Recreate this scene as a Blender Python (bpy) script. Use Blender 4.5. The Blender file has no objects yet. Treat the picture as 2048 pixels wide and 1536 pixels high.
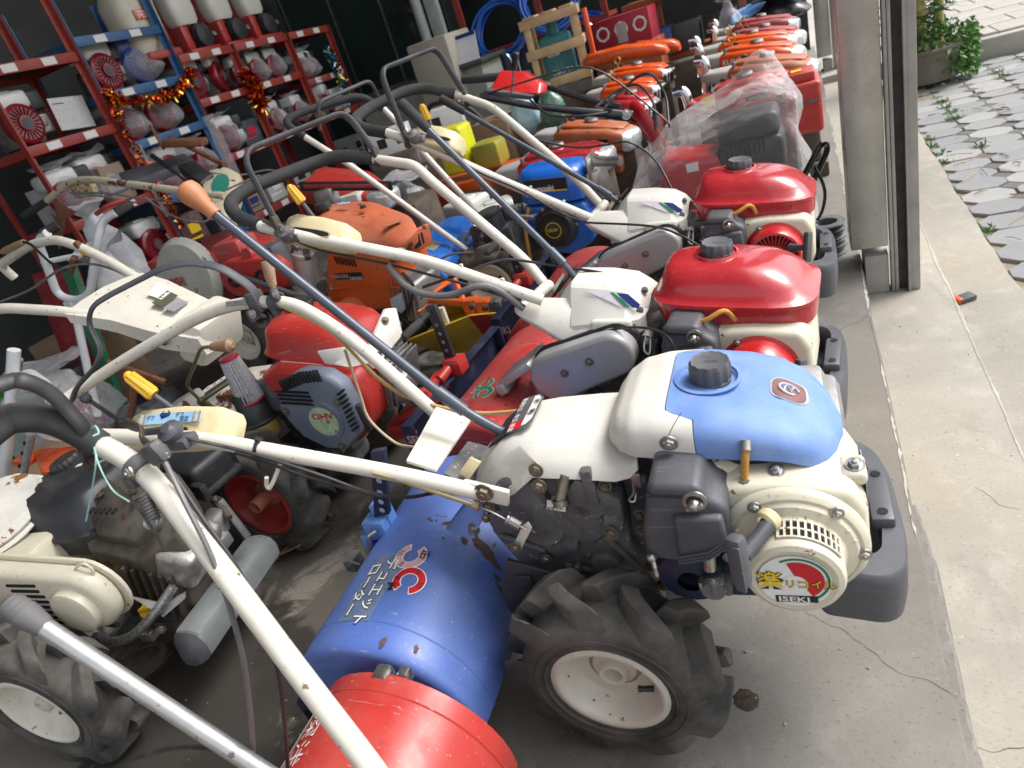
import bpy, bmesh, math, random
from mathutils import Vector, Matrix, noise
R = math.radians
PI = math.pi
rnd = random.Random(7)
S = bpy.context.scene
C = S.collection

# ---------------------------------------------------------------- camera
CAMROT = ((0.9004, 0.08056, 0.42755), (0.3246, 0.52994, -0.78345), (-0.28969, 0.8442, 0.451))
cam_d = bpy.data.cameras.new('camera')
cam_d.sensor_width = 36.0
cam_d.lens = 23.59
cam_d.clip_start = 0.02
cam_d.clip_end = 300
cam_d.dof.use_dof = True
cam_d.dof.focus_distance = 1.45
cam_d.dof.aperture_fstop = 6.0
cam = bpy.data.objects.new('camera', cam_d)
C.objects.link(cam)
m = Matrix(CAMROT).to_4x4()
m.translation = (0, 0, 1.2)
cam.matrix_world = m
S.camera = cam

# ---------------------------------------------------------------- sky, sun, exposure
SUN_EL, SUN_AZ = 52, 60            # the overcast sky is brightest over the street
w = bpy.data.worlds.new('World')
S.world = w
w.use_nodes = True
nt = w.node_tree
sky = nt.nodes.new('ShaderNodeTexSky')
sky.sky_type = 'NISHITA'
sky.sun_disc = False
sky.sun_elevation = R(SUN_EL)
sky.sun_rotation = R(SUN_AZ)
sky.air_density = 1.0
sky.dust_density = 4.0
sky.ozone_density = 1.0
hsv = nt.nodes.new('ShaderNodeHueSaturation')
hsv.inputs['Saturation'].default_value = 0.25
bg = nt.nodes['Background']
bg.inputs['Strength'].default_value = 0.15
nt.links.new(sky.outputs[0], hsv.inputs['Color'])
nt.links.new(hsv.outputs[0], bg.inputs['Color'])
sd = bpy.data.lights.new('sun', 'SUN')
sd.energy = 1.2
sd.angle = R(25)
sd.color = (1.0, 0.96, 0.9)
sun = bpy.data.objects.new('sun', sd)
C.objects.link(sun)
sdir = Vector((math.sin(R(SUN_AZ)) * math.cos(R(SUN_EL)), math.cos(R(SUN_AZ)) * math.cos(R(SUN_EL)), math.sin(R(SUN_EL))))
sun.rotation_euler = (-sdir).to_track_quat('-Z', 'Y').to_euler()
S.view_settings.view_transform = 'Standard'
S.view_settings.look = 'None'
S.view_settings.gamma = 1.0
S.view_settings.use_curve_mapping = False
S.view_settings.exposure = 1.02
S.render.engine = 'CYCLES'
S.cycles.use_denoising = True
S.cycles.max_bounces = 8
S.cycles.transparent_max_bounces = 16
S.cycles.sample_clamp_indirect = 6.0

# ---------------------------------------------------------------- materials
MATS = {}
def rgb(h):
    """sRGB hex to linear"""
    v = [int(h[i:i + 2], 16) / 255 for i in (0, 2, 4)]
    return tuple(((c + .055) / 1.055) ** 2.4 if c > .04045 else c / 12.92 for c in v)

def mat(name, col, rough=.45, metal=0., var=.12, vscale=9., dust=0., dustcol=(.36, .33, .29), dscale=5., chips=0., chipcol=(.09, .035, .02), cscale=14., bump=0., bscale=60., spec=.5, coat=0., streak=0., speck=.3, scratch=0.):
    """painted / moulded surface: colour drift, patches of dust, chipped spots with rust, fine relief"""
    if name in MATS:
        return MATS[name]
    if isinstance(col, str):
        col = rgb(col)
    M = bpy.data.materials.new(name)
    M.use_nodes = True
    t = M.node_tree
    N = t.nodes
    L = t.links.new
    b = N['Principled BSDF']
    tc = N.new('ShaderNodeTexCoord')
    def noise_(sc, det=4., rg=.6, off=0.):
        n = N.new('ShaderNodeTexNoise')
        n.inputs['Scale'].default_value = sc
        n.inputs['Detail'].default_value = det
        n.inputs['Roughness'].default_value = rg
        mp = N.new('ShaderNodeMapping')
        mp.inputs['Location'].default_value = (off, off * 1.7, -off)
        L(tc.outputs['Object'], mp.inputs[0])
        L(mp.outputs[0], n.inputs['Vector'])
        return n.outputs['Fac']
    def ramp(sock, a, bb, lo=0., hi=1.):
        r = N.new('ShaderNodeMapRange')
        r.inputs[1].default_value = a
        r.inputs[2].default_value = bb
        r.inputs[3].default_value = lo
        r.inputs[4].default_value = hi
        L(sock, r.inputs[0])
        return r.outputs[0]
    def mix(fac, a, bcol):
        x = N.new('ShaderNodeMix')
        x.data_type = 'RGBA'
        if isinstance(fac, float):
            x.inputs[0].default_value = fac
        else:
            L(fac, x.inputs[0])
        for s, v in ((x.inputs[6], a), (x.inputs[7], bcol)):
            if isinstance(v, tuple):
                s.default_value = (*v, 1)
            else:
                L(v, s)
        return x.outputs[2]
    lo = tuple(c * (1 - var) for c in col)
    hi = tuple(min(1, c * (1 + var)) for c in col)
    c = mix(ramp(noise_(vscale), .3, .7), lo, hi)
    r = ramp(noise_(vscale * 3, off=3.1), .3, .7, max(.04, rough - .08), min(1, rough + .08))
    if speck:
        c = mix(ramp(noise_(70., 3., .65, 2.2), .63, .72, 0., speck), c, tuple(v * .35 + .012 for v in col))
        c = mix(ramp(noise_(2.2, 5., .7, 4.4), .5, .75, 0., speck * .8), c, tuple(v * .72 + .01 for v in col))
    if dust:
        f = ramp(noise_(dscale, 6., .68, 7.3), .62 - .35 * dust, .75, 0., min(.9, .25 + dust * .7))
        c = mix(f, c, dustcol)
        a = N.new('ShaderNodeMath')
        a.operation = 'MULTIPLY_ADD'
        L(f, a.inputs[0])
        a.inputs[1].default_value = .45
        L(r, a.inputs[2])
        r = a.outputs[0]
    hgt = None
    if chips:
        f = ramp(noise_(cscale, 5., .62, 11.9), .71 - .14 * chips, .725 - .14 * chips)
        c = mix(f, c, chipcol)
        hgt = f
        a = N.new('ShaderNodeMath')
        a.operation = 'MULTIPLY_ADD'
        L(f, a.inputs[0])
        a.inputs[1].default_value = .5
        L(r, a.inputs[2])
        r = a.outputs[0]
    if streak:
        wv = N.new('ShaderNodeTexNoise')
        mp = N.new('ShaderNodeMapping')
        mp.inputs['Scale'].default_value = (40, 40, 1.5)
        L(tc.outputs['Object'], mp.inputs[0])
        L(mp.outputs[0], wv.inputs['Vector'])
        wv.inputs['Scale'].default_value = 1.
        c = mix(ramp(wv.outputs['Fac'], .5, .8, 0., streak), c, dustcol)
    if scratch:
        for rot, sc in (((.3, .5, .2), (2.5, 130, 130)), ((.9, -.4, 1.3), (3.5, 150, 150)), ((.1, 1.2, 2.2), (5, 190, 190))):
            wv = N.new('ShaderNodeTexNoise')
            mp = N.new('ShaderNodeMapping')
            mp.inputs['Rotation'].default_value = rot
            mp.inputs['Scale'].default_value = sc
            L(tc.outputs['Object'], mp.inputs[0])
            L(mp.outputs[0], wv.inputs['Vector'])
            wv.inputs['Scale'].default_value = 1.
            wv.inputs['Detail'].default_value = 2.
            c = mix(ramp(wv.outputs['Fac'], .69, .74, 0., scratch), c, tuple(min(1, v * .5 + .28) for v in col))
    L(c, b.inputs['Base Color'])
    L(r, b.inputs['Roughness'])
    b.inputs['Metallic'].default_value = metal
    b.inputs['Specular IOR Level'].default_value = spec
    if coat:
        b.inputs['Coat Weight'].default_value = coat
        b.inputs['Coat Roughness'].default_value = .08
    if bump or hgt:
        bn = N.new('ShaderNodeBump')
        bn.inputs['Distance'].default_value = .0008
        if bump:
            bn.inputs['Strength'].default_value = bump
            L(noise_(bscale, 3., .6, 5.), bn.inputs['Height'])
        else:
            bn.inputs['Strength'].default_value = .5
            bn.invert = True
            L(hgt, bn.inputs['Height'])
        L(bn.outputs[0], b.inputs['Normal'])
    MATS[name] = M
    return M

def film(name, tint=(.9, .9, .95), opac=.3, rough=.12):
    """thin clear plastic sheet, crumpled"""
    if name in MATS:
        return MATS[name]
    M = bpy.data.materials.new(name)
    M.use_nodes = True
    t = M.node_tree
    N = t.nodes
    L = t.links.new
    b = N['Principled BSDF']
    b.inputs['Base Color'].default_value = (*tint, 1)
    b.inputs['Roughness'].default_value = rough
    b.inputs['Specular IOR Level'].default_value = .8
    tr = N.new('ShaderNodeBsdfTransparent')
    tr.inputs[0].default_value = (.97, .97, .98, 1)
    lw = N.new('ShaderNodeLayerWeight')
    lw.inputs['Blend'].default_value = .35
    tc = N.new('ShaderNodeTexCoord')
    n = N.new('ShaderNodeTexNoise')
    n.inputs['Scale'].default_value = 9
    n.inputs['Detail'].default_value = 3
    n.inputs['Distortion'].default_value = 1.2
    L(tc.outputs['Object'], n.inputs['Vector'])
    bn = N.new('ShaderNodeBump')
    bn.inputs['Strength'].default_value = .9
    bn.inputs['Distance'].default_value = .02
    L(n.outputs['Fac'], bn.inputs['Height'])
    L(bn.outputs[0], b.inputs['Normal'])
    L(bn.outputs[0], lw.inputs['Normal'])
    a = N.new('ShaderNodeMath')
    a.operation = 'MULTIPLY_ADD'
    L(lw.outputs['Facing'], a.inputs[0])
    a.inputs[1].default_value = .45
    a.inputs[2].default_value = opac
    a.use_clamp = True
    mx = N.new('ShaderNodeMixShader')
    L(a.outputs[0], mx.inputs[0])
    L(tr.outputs[0], mx.inputs[1])
    L(b.outputs[0], mx.inputs[2])
    L(mx.outputs[0], N['Material Output'].inputs[0])
    MATS[name] = M
    return M

# ---------------------------------------------------------------- mesh builder
def V(*a):
    return Vector(a[0]) if len(a) == 1 else Vector(a)

def basis(ax, up=None):
    """right-handed frame whose third axis is ax"""
    w_ = Vector(ax).normalized()
    u_ = Vector(up) if up is not None else (Vector((0, 0, 1)) if abs(w_.z) < .9 else Vector((1, 0, 0)))
    u_ = (u_ - w_ * u_.dot(w_)).normalized()
    return u_, w_.cross(u_), w_

def arc_path(pts, rad=.05, n=5, closed=False):
    """polyline with rounded corners"""
    P = [Vector(p) for p in pts]
    out = []
    k = len(P)
    for i in range(k):
        if not closed and i in (0, k - 1):
            out.append(P[i])
            continue
        a, b, c = P[i - 1], P[i], P[(i + 1) % k]
        d = min(rad, (a - b).length * .48, (c - b).length * .48)
        s = b + (a - b).normalized() * d
        e = b + (c - b).normalized() * d
        for j in range(n + 1):
            t = j / n
            out.append(s * (1 - t) ** 2 + b * 2 * t * (1 - t) + e * t * t)
    return out

def curve_path(pts, n=6):
    """Catmull-Rom through the points"""
    P = [Vector(p) for p in pts]
    P = [P[0] * 2 - P[1]] + P + [P[-1] * 2 - P[-2]]
    out = []
    for i in range(1, len(P) - 2):
        a, b, c, d = P[i - 1:i + 3]
        for j in range(n):
            t = j / n
            out.append(.5 * ((2 * b) + (c - a) * t + (2 * a - 5 * b + 4 * c - d) * t * t + (3 * b - a - 3 * c + d) * t ** 3))
    out.append(P[-2])
    return out

WROOT = set()      # things whose parts are written in world coordinates
class MB:
    """collects shapes into one mesh"""
    def __init__(s):
        s.bm = bmesh.new()
        s.sub = []

    def new(s):
        """a like piece that becomes an object of its own"""
        q = MB()
        s.sub.append(q)
        return q

    def grid(s, rows, wrap=False, cap=(False, False), flip=False):
        vs = [[s.bm.verts.new(p) for p in r] for r in rows]
        n = len(rows[0])
        fs = []
        for i in range(len(vs) - 1):
            for j in range(n if wrap else n - 1):
                q = [vs[i][j], vs[i][(j + 1) % n], vs[i + 1][(j + 1) % n], vs[i + 1][j]]
                if flip:
                    q.reverse()
                try:
                    fs.append(s.bm.faces.new(q))
                except ValueError:
                    pass
        for e, (k, c) in enumerate(((0, cap[0]), (-1, cap[1]))):
            if c:
                q = list(vs[k])
                if (e == 0) != flip:
                    q.reverse()
                try:
                    fs.append(s.bm.faces.new(q))
                except ValueError:
                    pass
        return fs

    def box(s, c, size, ax=None, up=None, bev=0., seg=2):
        """box centred at c; ax, up turn its own x and z axes"""
        b = bmesh.new()
        bmesh.ops.create_cube(b, size=1.)
        if ax is None and up is None:
            M = Matrix.Identity(3)
        else:
            x = Vector(ax if ax is not None else (1, 0, 0)).normalized()
            z = Vector(up if up is not None else (0, 0, 1))
            z = (z - x * z.dot(x)).normalized()
            M = Matrix((x, z.cross(x), z)).transposed()
        for v in b.verts:
            v.co = Vector((v.co.x * size[0], v.co.y * size[1], v.co.z * size[2]))
        if bev:
            bmesh.ops.bevel(b, geom=b.edges[:], offset=min(bev, min(size) * .45), segments=seg, profile=.5, affect='EDGES')
        for v in b.verts:
            v.co = M @ v.co + Vector(c)
        s._join(b)
        return s

    def _join(s, b):
        me = bpy.data.meshes.new('tmp')
        b.to_mesh(me)
        b.free()
        s.bm.from_mesh(me)
        bpy.data.meshes.remove(me)

    def tube(s, pts, r, seg=10, cap=True, flat=1., closed=False, up=None):
        """round bar along the points; r may be a list; flat squashes it along its second axis"""
        P = [Vector(p) for p in pts]
        k = len(P)
        rr = r if isinstance(r, (list, tuple)) else [r] * k
        if len(rr) != k:
            rr = [rr[0] + (rr[-1] - rr[0]) * i / (k - 1) for i in range(k)] if len(rr) == 2 else [rr[min(len(rr) - 1, int(i * len(rr) / k))] for i in range(k)]
        rows = []
        u = None
        for i in range(k):
            if closed:
                d = P[(i + 1) % k] - P[i - 1]
            else:
                d = P[min(i + 1, k - 1)] - P[max(i - 1, 0)]
            if d.length < 1e-9:
                d = Vector((0, 0, 1))
            d.normalize()
            if u is None:
                u, v, _ = basis(d, up)
            else:
                u = u - d * u.dot(d)
                if u.length < 1e-6:
                    u, v, _ = basis(d)
                u.normalize()
                v = d.cross(u)
            rows.append([P[i] + (u * math.cos(a) + v * math.sin(a) * flat) * rr[i] for a in (2 * PI * j / seg for j in range(seg))])
        if closed:
            rows.append(rows[0])
        s.grid(rows, wrap=True, cap=(cap and not closed, cap and not closed))
        return s

    def lathe(s, prof, o=(0, 0, 0), ax=(0, 0, 1), seg=24, up=None, a0=0., a1=2 * PI, cap=False):
        """profile of (radius, height) turned about ax through o"""
        u, v, w_ = basis(ax, up)
        o = Vector(o)
        full = abs(a1 - a0 - 2 * PI) < 1e-6
        n = seg if full else seg + 1
        rows = []
        for r_, h in prof:
            rows.append([o + w_ * h + (u * math.cos(a) + v * math.sin(a)) * max(r_, 1e-5) for a in (a0 + (a1 - a0) * j / seg for j in range(n))])
        s.grid(rows, wrap=full, cap=(cap, cap))
        return s

    def prism(s, poly, o=(0, 0, 0), ux=(1, 0, 0), uy=(0, 0, 1), depth=.01, bev=0., seg=2):
        """outline in the plane (ux, uy), thickened along ux x uy"""
        ux = Vector(ux)
        uy = Vector(uy)
        w_ = ux.cross(uy).normalized()
        o = Vector(o)
        b = bmesh.new()
        vs = [b.verts.new(o + ux * p[0] + uy * p[1]) for p in poly]
        f = b.faces.new(vs)
        if depth:
            g = bmesh.ops.extrude_face_region(b, geom=[f])
            nv = [e for e in g['geom'] if isinstance(e, bmesh.types.BMVert)]
            bmesh.ops.translate(b, verts=nv, vec=w_ * depth)
            bmesh.ops.recalc_face_normals(b, faces=b.faces)
            if bev:
                ed = [e for e in b.edges if len(e.link_faces) == 2 and e.calc_face_angle(0) > .9]
                bmesh.ops.bevel(b, geom=ed, offset=bev, segments=seg, profile=.5, affect='EDGES')
        s._join(b)
        return s

    def sheet(s, rows, th=.003):
        """open surface given as rows of points, thickened inwards"""
        b = bmesh.new()
        vs = [[b.verts.new(p) for p in r] for r in rows]
        for i in range(len(vs) - 1):
            for j in range(len(vs[0]) - 1):
                try:
                    b.faces.new((vs[i][j], vs[i][j + 1], vs[i + 1][j + 1], vs[i + 1][j]))
                except ValueError:
                    pass
        if th:
            bmesh.ops.recalc_face_normals(b, faces=b.faces)
            bmesh.ops.solidify(b, geom=b.faces[:], thickness=th)
        s._join(b)
        return s

    def loft(s, secs, cap=True):
        s.grid(secs, wrap=True, cap=(cap, cap))
        return s

    def bolt(s, p, ax, r=.008, h=.006, washer=True):
        u, v, w_ = basis(ax)
        p = Vector(p)
        q = s.new()
        if washer:
            q.lathe([(0, .002), (r * 1.45, .002), (r * 1.45, 0)], p, w_, 14)
        q.lathe([(r, 0), (r, h * .85), (r * .86, h), (0, h)], p, w_, 6)
        q.lathe([(r * .5, h), (r * .5, h + r * .3), (0, h + r * .35)], p, w_, 8)
        return s

    def ball(s, c, r, seg=12, rings=8, sc=(1, 1, 1)):
        rows = []
        for i in range(rings + 1):
            a = PI * i / rings
            rows.append([Vector(c) + Vector((math.sin(a) * math.cos(2 * PI * j / seg) * r * sc[0], math.sin(a) * math.sin(2 * PI * j / seg) * r * sc[1], -math.cos(a) * r * sc[2])) for j in range(seg)])
        s.grid(rows, wrap=True)
        return s

    def spring(s, a, b, r, wire, turns):
        a, b = Vector(a), Vector(b)
        u, v, w_ = basis(b - a)
        n = turns * 10
        s.tube([a + (b - a) * (i / n) + (u * math.cos(2 * PI * i / 10) + v * math.sin(2 * PI * i / 10)) * r for i in range(n + 1)], wire, 6)
        return s

    def mesh(s, name, material, angle=35):
        me = bpy.data.meshes.new(name)
        bmesh.ops.remove_doubles(s.bm, verts=s.bm.verts, dist=1e-5)
        bmesh.ops.recalc_face_normals(s.bm, faces=s.bm.faces)
        s.bm.to_mesh(me)
        s.bm.free()
        me.materials.append(material)
        if angle:
            me.shade_smooth()
            me.set_sharp_from_angle(angle=R(angle))
        return me

    def part(s, name, material, parent=None, angle=35, kind=None, label=None):
        o = None
        for q in ([s] if len(s.bm.verts) else []) + s.sub:
            x = bpy.data.objects.new(name, q.mesh(name, material, angle))
            C.objects.link(x)
            x.parent = parent
            if parent is not None and parent.name in WROOT:
                x.location = -parent.location
            if kind:
                x['kind'] = kind
            if label:
                x['label'] = label
            o = o or x
        return o

def ring(c, ux, uy, a, b, n=24, p=2.6, ph=0.):
    """super-ellipse ring with half axes a, b"""
    c, ux, uy = Vector(c), Vector(ux), Vector(uy)
    out = []
    for j in range(n):
        t = 2 * PI * j / n + ph
        x, y = math.cos(t), math.sin(t)
        out.append(c + ux * (a * math.copysign(abs(x) ** (2 / p), x)) + uy * (b * math.copysign(abs(y) ** (2 / p), y)))
    return out

def thing(name, label, cat, loc=(0, 0, 0), rz=0., group=None):
    o = bpy.data.objects.new(name, None)
    o.empty_display_size = .1
    C.objects.link(o)
    o.location = loc
    o.rotation_euler = (0, 0, R(rz))
    tag(o, label, cat, group)
    return o

def thing_w(name, label, cat, loc, group=None):
    o = thing(name, label, cat, loc, 0., group)
    WROOT.add(o.name)
    return o

def tag(o, label, cat, group=None):
    o['label'] = label
    o['category'] = cat
    if group:
        o['group'] = group
    return o

def struct(o):
    o['kind'] = 'structure'
    return o

def copy_tree(o, parent=None):
    c = o.copy()
    C.objects.link(c)
    c.parent = parent
    for ch in list(o.children):
        copy_tree(ch, c)
    return c

TXT = {}
def text_pts(body, bold=0.):
    """letter faces of a word: (vertices, faces), cap height about 0.7, starting at x = 0"""
    if (body, bold) not in TXT:
        cu = bpy.data.curves.new('lettering', 'FONT')
        cu.body = body
        cu.resolution_u = 2
        cu.offset = bold
        ob = bpy.data.objects.new('lettering', cu)
        C.objects.link(ob)
        bpy.context.view_layer.update()
        me = bpy.data.meshes.new_from_object(ob.evaluated_get(bpy.context.evaluated_depsgraph_get()))
        TXT[(body, bold)] = ([(v.co.x, v.co.y) for v in me.vertices], [tuple(p.vertices) for p in me.polygons])
        bpy.data.objects.remove(ob)
        bpy.data.curves.remove(cu)
        bpy.data.meshes.remove(me)
    return TXT[(body, bold)]

def lettering(body, fn, size, material, parent, bold=.0, name='lettering', sx=1.):
    """print a word on a surface: fn(x, y) gives the point in the parent's space"""
    vs, fs = text_pts(body, bold)
    me = bpy.data.meshes.new(name)
    me.from_pydata([tuple(fn(x * size * sx, y * size)) for x, y in vs], [], fs)
    me.materials.append(material)
    o = bpy.data.objects.new(name, me)
    C.objects.link(o)
    o.parent = parent
    if parent is not None and parent.name in WROOT:
        o.location = -parent.location
    return o

def plane_fn(o, ux, uy):
    o, ux, uy = Vector(o), Vector(ux).normalized(), Vector(uy).normalized()
    return lambda x, y: o + ux * x + uy * y

# ================================================================ the shop and the street
def concrete(name, col, dark=.55, stain=.5, pores=.5, rough=.8, oil=None, crack=0.):
    M = bpy.data.materials.new(name)
    M.use_nodes = True
    t = M.node_tree
    N = t.nodes
    L = t.links.new
    b = N['Principled BSDF']
    tc = N.new('ShaderNodeTexCoord')
    def nz(sc, det=6., rg=.6, dist=0., scale=None):
        n = N.new('ShaderNodeTexNoise')
        n.inputs['Scale'].default_value = sc
        n.inputs['Detail'].default_value = det
        n.inputs['Roughness'].default_value = rg
        n.inputs['Distortion'].default_value = dist
        if scale:
            mp = N.new('ShaderNodeMapping')
            mp.inputs['Scale'].default_value = scale
            L(tc.outputs['Object'], mp.inputs[0])
            L(mp.outputs[0], n.inputs['Vector'])
        else:
            L(tc.outputs['Object'], n.inputs['Vector'])
        return n.outputs['Fac']
    def rg_(s, a, b_, lo=0., hi=1.):
        r = N.new('ShaderNodeMapRange')
        for i, v in enumerate((a, b_, lo, hi)):
            r.inputs[i + 1].default_value = v
        L(s, r.inputs[0])
        return r.outputs[0]
    def mx(f, a, c):
        x = N.new('ShaderNodeMix')
        x.data_type = 'RGBA'
        L(f, x.inputs[0])
        for s, v in ((x.inputs[6], a), (x.inputs[7], c)):
            if isinstance(v, tuple):
                s.default_value = (*v, 1)
            else:
                L(v, s)
        return x.outputs[2]
    d = tuple(c * dark for c in col)
    warm = (col[0] * 1.08, col[1] * 1.0, col[2] * .86)
    c = mx(rg_(nz(1.7, 8, .65, .6), .3, .72), d, col)
    c = mx(rg_(nz(.55, 4, .6, 1.2), .42, .62, 0., stain), c, tuple(v * .62 for v in col))
    c = mx(rg_(nz(3.3, 6, .7, 1.5, (1, .35, 1)), .58, .66, 0., .35), c, tuple(v * .5 for v in col))
    c = mx(rg_(nz(.9, 3, .5), .45, .7, 0., stain), c, warm)
    c = mx(rg_(nz(9, 8, .7, .4), .52, .75, 0., .45), c, tuple(min(1, v * 1.25) for v in col))
    c = mx(rg_(nz(130, 3, .6), .58, .72, 0., pores), c, tuple(v * .45 for v in col))
    c = mx(rg_(nz(45, 4, .8), .66, .7, 0., pores), c, tuple(min(1, v * 1.5) for v in col))
    rr = rg_(nz(5, 5, .6), .3, .7, rough - .15, min(1., rough + .1))
    if oil:
        for (ox, oy, rad, f0) in oil:
            mp = N.new('ShaderNodeMapping')
            mp.inputs['Location'].default_value = (-ox, -oy, 0)
            L(tc.outputs['Object'], mp.inputs[0])
            ln = N.new('ShaderNodeVectorMath')
            ln.operation = 'LENGTH'
            L(mp.outputs[0], ln.inputs[0])
            a = N.new('ShaderNodeMath')
            a.operation = 'MULTIPLY_ADD'
            L(nz(7, 7, .65, .8), a.inputs[0])
            a.inputs[1].default_value = rad * 1.3
            L(ln.outputs['Value'], a.inputs[2])
            f = rg_(a.outputs[0], rad * 1.75, rad * 1.6, 0., f0)
            c = mx(f, c, (.028, .024, .02))
    if crack:
        vo = N.new('ShaderNodeTexVoronoi')
        vo.feature = 'DISTANCE_TO_EDGE'
        vo.inputs['Scale'].default_value = crack
        n = N.new('ShaderNodeTexNoise')
        n.inputs['Scale'].default_value = 6
        n.inputs['Detail'].default_value = 6
        L(tc.outputs['Object'], n.inputs['Vector'])
        ad = N.new('ShaderNodeMix')
        ad.data_type = 'VECTOR'
        ad.inputs[0].default_value = .12
        L(tc.outputs['Object'], ad.inputs[4])
        L(n.outputs['Color'], ad.inputs[5])
        L(ad.outputs[1], vo.inputs['Vector'])
        f = rg_(vo.outputs['Distance'], .0016, .0006, 0., .5)
        c = mx(f, c, tuple(v * .3 for v in col))
    L(c, b.inputs['Base Color'])
    L(rr, b.inputs['Roughness'])
    b.inputs['Specular IOR Level'].default_value = .3
    bn = N.new('ShaderNodeBump')
    bn.inputs['Strength'].default_value = .35
    bn.inputs['Distance'].default_value = .003
    L(nz(70, 6, .7), bn.inputs['Height'])
    L(bn.outputs[0], b.inputs['Normal'])
    return M

M_floor = concrete('worn shop concrete', (.20, .188, .170), .5, .85, .9, .68, oil=[(-1.45, .62, .30, .9), (-1.2, .35, .22, .8), (-2.2, 1.6, .9, .7), (-1.1, .9, .3, .6), (-.7, .3, .3, .7), (-1.2, 1.9, .6, .6), (-.35, .45, .22, .35), (-2.6, 3.2, 1.2, .6)], crack=.33)  # oil spots; they also paint in the shade between the machines at left
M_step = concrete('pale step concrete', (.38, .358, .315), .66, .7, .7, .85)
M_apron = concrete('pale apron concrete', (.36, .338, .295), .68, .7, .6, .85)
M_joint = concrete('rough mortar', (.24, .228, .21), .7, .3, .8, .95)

def uneven_slab(name, x0, x1, y0, y1, z0, z1, mat_, jag0=.0, jag1=.006, n=160):
    """slab whose long edges are a little worn and wavy"""
    b = MB()
    rows_t = []
    for i in range(n + 1):
        y = y0 + (y1 - y0) * i / n
        j1 = (noise.noise((y * 3.1, x1 * 7, .3)) * 1.2 + noise.noise((y * 14, x1 * 5, 2.)) * .5) * jag1
        j0 = noise.noise((y * 3.1, x0 * 7, .3)) * jag0
        rows_t.append([(x0 + j0, y, z0), (x0 + j0, y, z1), (x1 + j1 - .008, y, z1), (x1 + j1 - .002, y, z1 - .003), (x1 + j1, y, z1 - .01), (x1 + j1 * .6, y, z0)])
    b.grid(rows_t, wrap=True, cap=(True, True))
    return struct(b.part(name, mat_, None, 30))

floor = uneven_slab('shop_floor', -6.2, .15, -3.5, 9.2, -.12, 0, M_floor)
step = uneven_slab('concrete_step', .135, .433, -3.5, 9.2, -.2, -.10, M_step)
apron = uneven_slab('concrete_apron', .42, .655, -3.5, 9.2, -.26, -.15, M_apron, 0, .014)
# mortar fillet along the foot of the shop floor
b = MB()
rows = []
for i in range(140):
    y = .45 + i * .0066
    a = (.012 + .012 * noise.noise((y * 5, 1, 0)) + .006 * noise.noise((y * 30, 4, 0))) * min(1, i / 25, (139 - i) / 25)
    rows.append([(.136, y, -.003), (.150 + a, y, -.003), (.155 + a, y, -.004 - .01 * abs(noise.noise((y * 22, 2, 0)))), (.163 + a * 1.3, y, -.0985), (.14, y, -.0985)])
b.grid(rows)
struct(b.part('mortar_fillet', M_joint, None, 20))

# pale worn arrises along the floor edge and the step edge
M_arris = concrete('pale worn cement', (.47, .45, .41), .7, .5, .7, .9)
for x1, z1, jg, ya, nm in ((.15, 0, .006, 1.25, 'worn_edge'), (.433, -.10, .006, -.5, 'worn_edge')):
    b = MB()
    rows = []
    for i in range(420):
        y = ya + i * .0185
        a = max(0., .0005 + .006 * noise.noise((y * 5, 3 + x1, 0)) + .005 * noise.noise((y * 33, 4, 0)))
        e = (noise.noise((y * 3.1, x1 * 7, .3)) * 1.2 + noise.noise((y * 14, x1 * 5, 2.)) * .5) * jg
        rows.append([(x1 - .008 + e - a, y, z1 + .0008), (x1 - .008 + e, y, z1 + .001), (x1 - .008 + e + min(.006, a * 1.5), y, z1 - .0012 + .001), (x1 - .008 + e + min(.0085, a * 2), y, z1 - .004)])
    b.grid(rows)
    struct(b.part(nm, M_arris, None, 40))
# hairline cracks in the slabs, drawn as thin dark lines
M_crack = mat('dark crack line', (.085, .078, .07), .95, var=.3)
for pts, par in (([(-0.084, 1.033, 0.001), (-0.049, 1.01, 0.001), (-0.014, 0.993, 0.001), (0.027, 0.952, 0.001), (0.071, 0.908, 0.001), (0.109, 0.897, 0.001), (0.154, 0.87, 0.001)], floor), ([(0.302, 1.54, -0.099), (0.319, 1.521, -0.099), (0.34, 1.475, -0.099), (0.375, 1.458, -0.099)], step), ([(0.165, 0.848, -0.099), (0.198, 0.843, -0.099), (0.248, 0.856, -0.099)], step)):
    P = curve_path(pts, 8)
    b = MB()
    b.tube([p + V(noise.noise(p * 60) * .006, noise.noise(p * 60 + V(3, 3, 3)) * .006, 0) for p in P], [.0003 + .0006 * abs(noise.noise(p * 30)) for p in P], 5, flat=.3, up=(0, 1, 0))
    b.part('hairline_crack', M_crack, par)
# street yard of eight-sided pavers with small dark diamonds between
M_sand = concrete('sandy joint soil', (.3, .27, .21), .6, .8, .7, .95)
b = MB()
b.box((20.6, 10, -.455), (40, 60, .5))
yard = struct(b.part('yard_ground', M_sand, None, 0))
M_pav = [concrete('grey paver %d' % i, c, .8, .3, .4, .8) for i, c in enumerate([(.30, .305, .31), (.36, .36, .355), (.27, .275, .285)])]
M_dia = concrete('dark paver', (.16, .155, .15), .7, .3, .4, .8)
PX, PY = .225, .185
def paver_mesh(mt, hw, hh, cut, name):
    b = MB()
    poly = [(-hw + cut, -hh), (hw - cut, -hh), (hw, -hh + cut), (hw, hh - cut), (hw - cut, hh), (-hw + cut, hh), (-hw, hh - cut), (-hw, -hh + cut)] if cut else [(-hw, 0), (0, -hh), (hw, 0), (0, hh)]
    b.prism(poly, (0, 0, -.05), (1, 0, 0), (0, 1, 0), .05, .003, 1)
    return b.mesh(name, mt, 30)
pmesh = [paver_mesh(M_, PX * .488, PY * .485, .056, 'paver') for M_ in M_pav]
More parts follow.
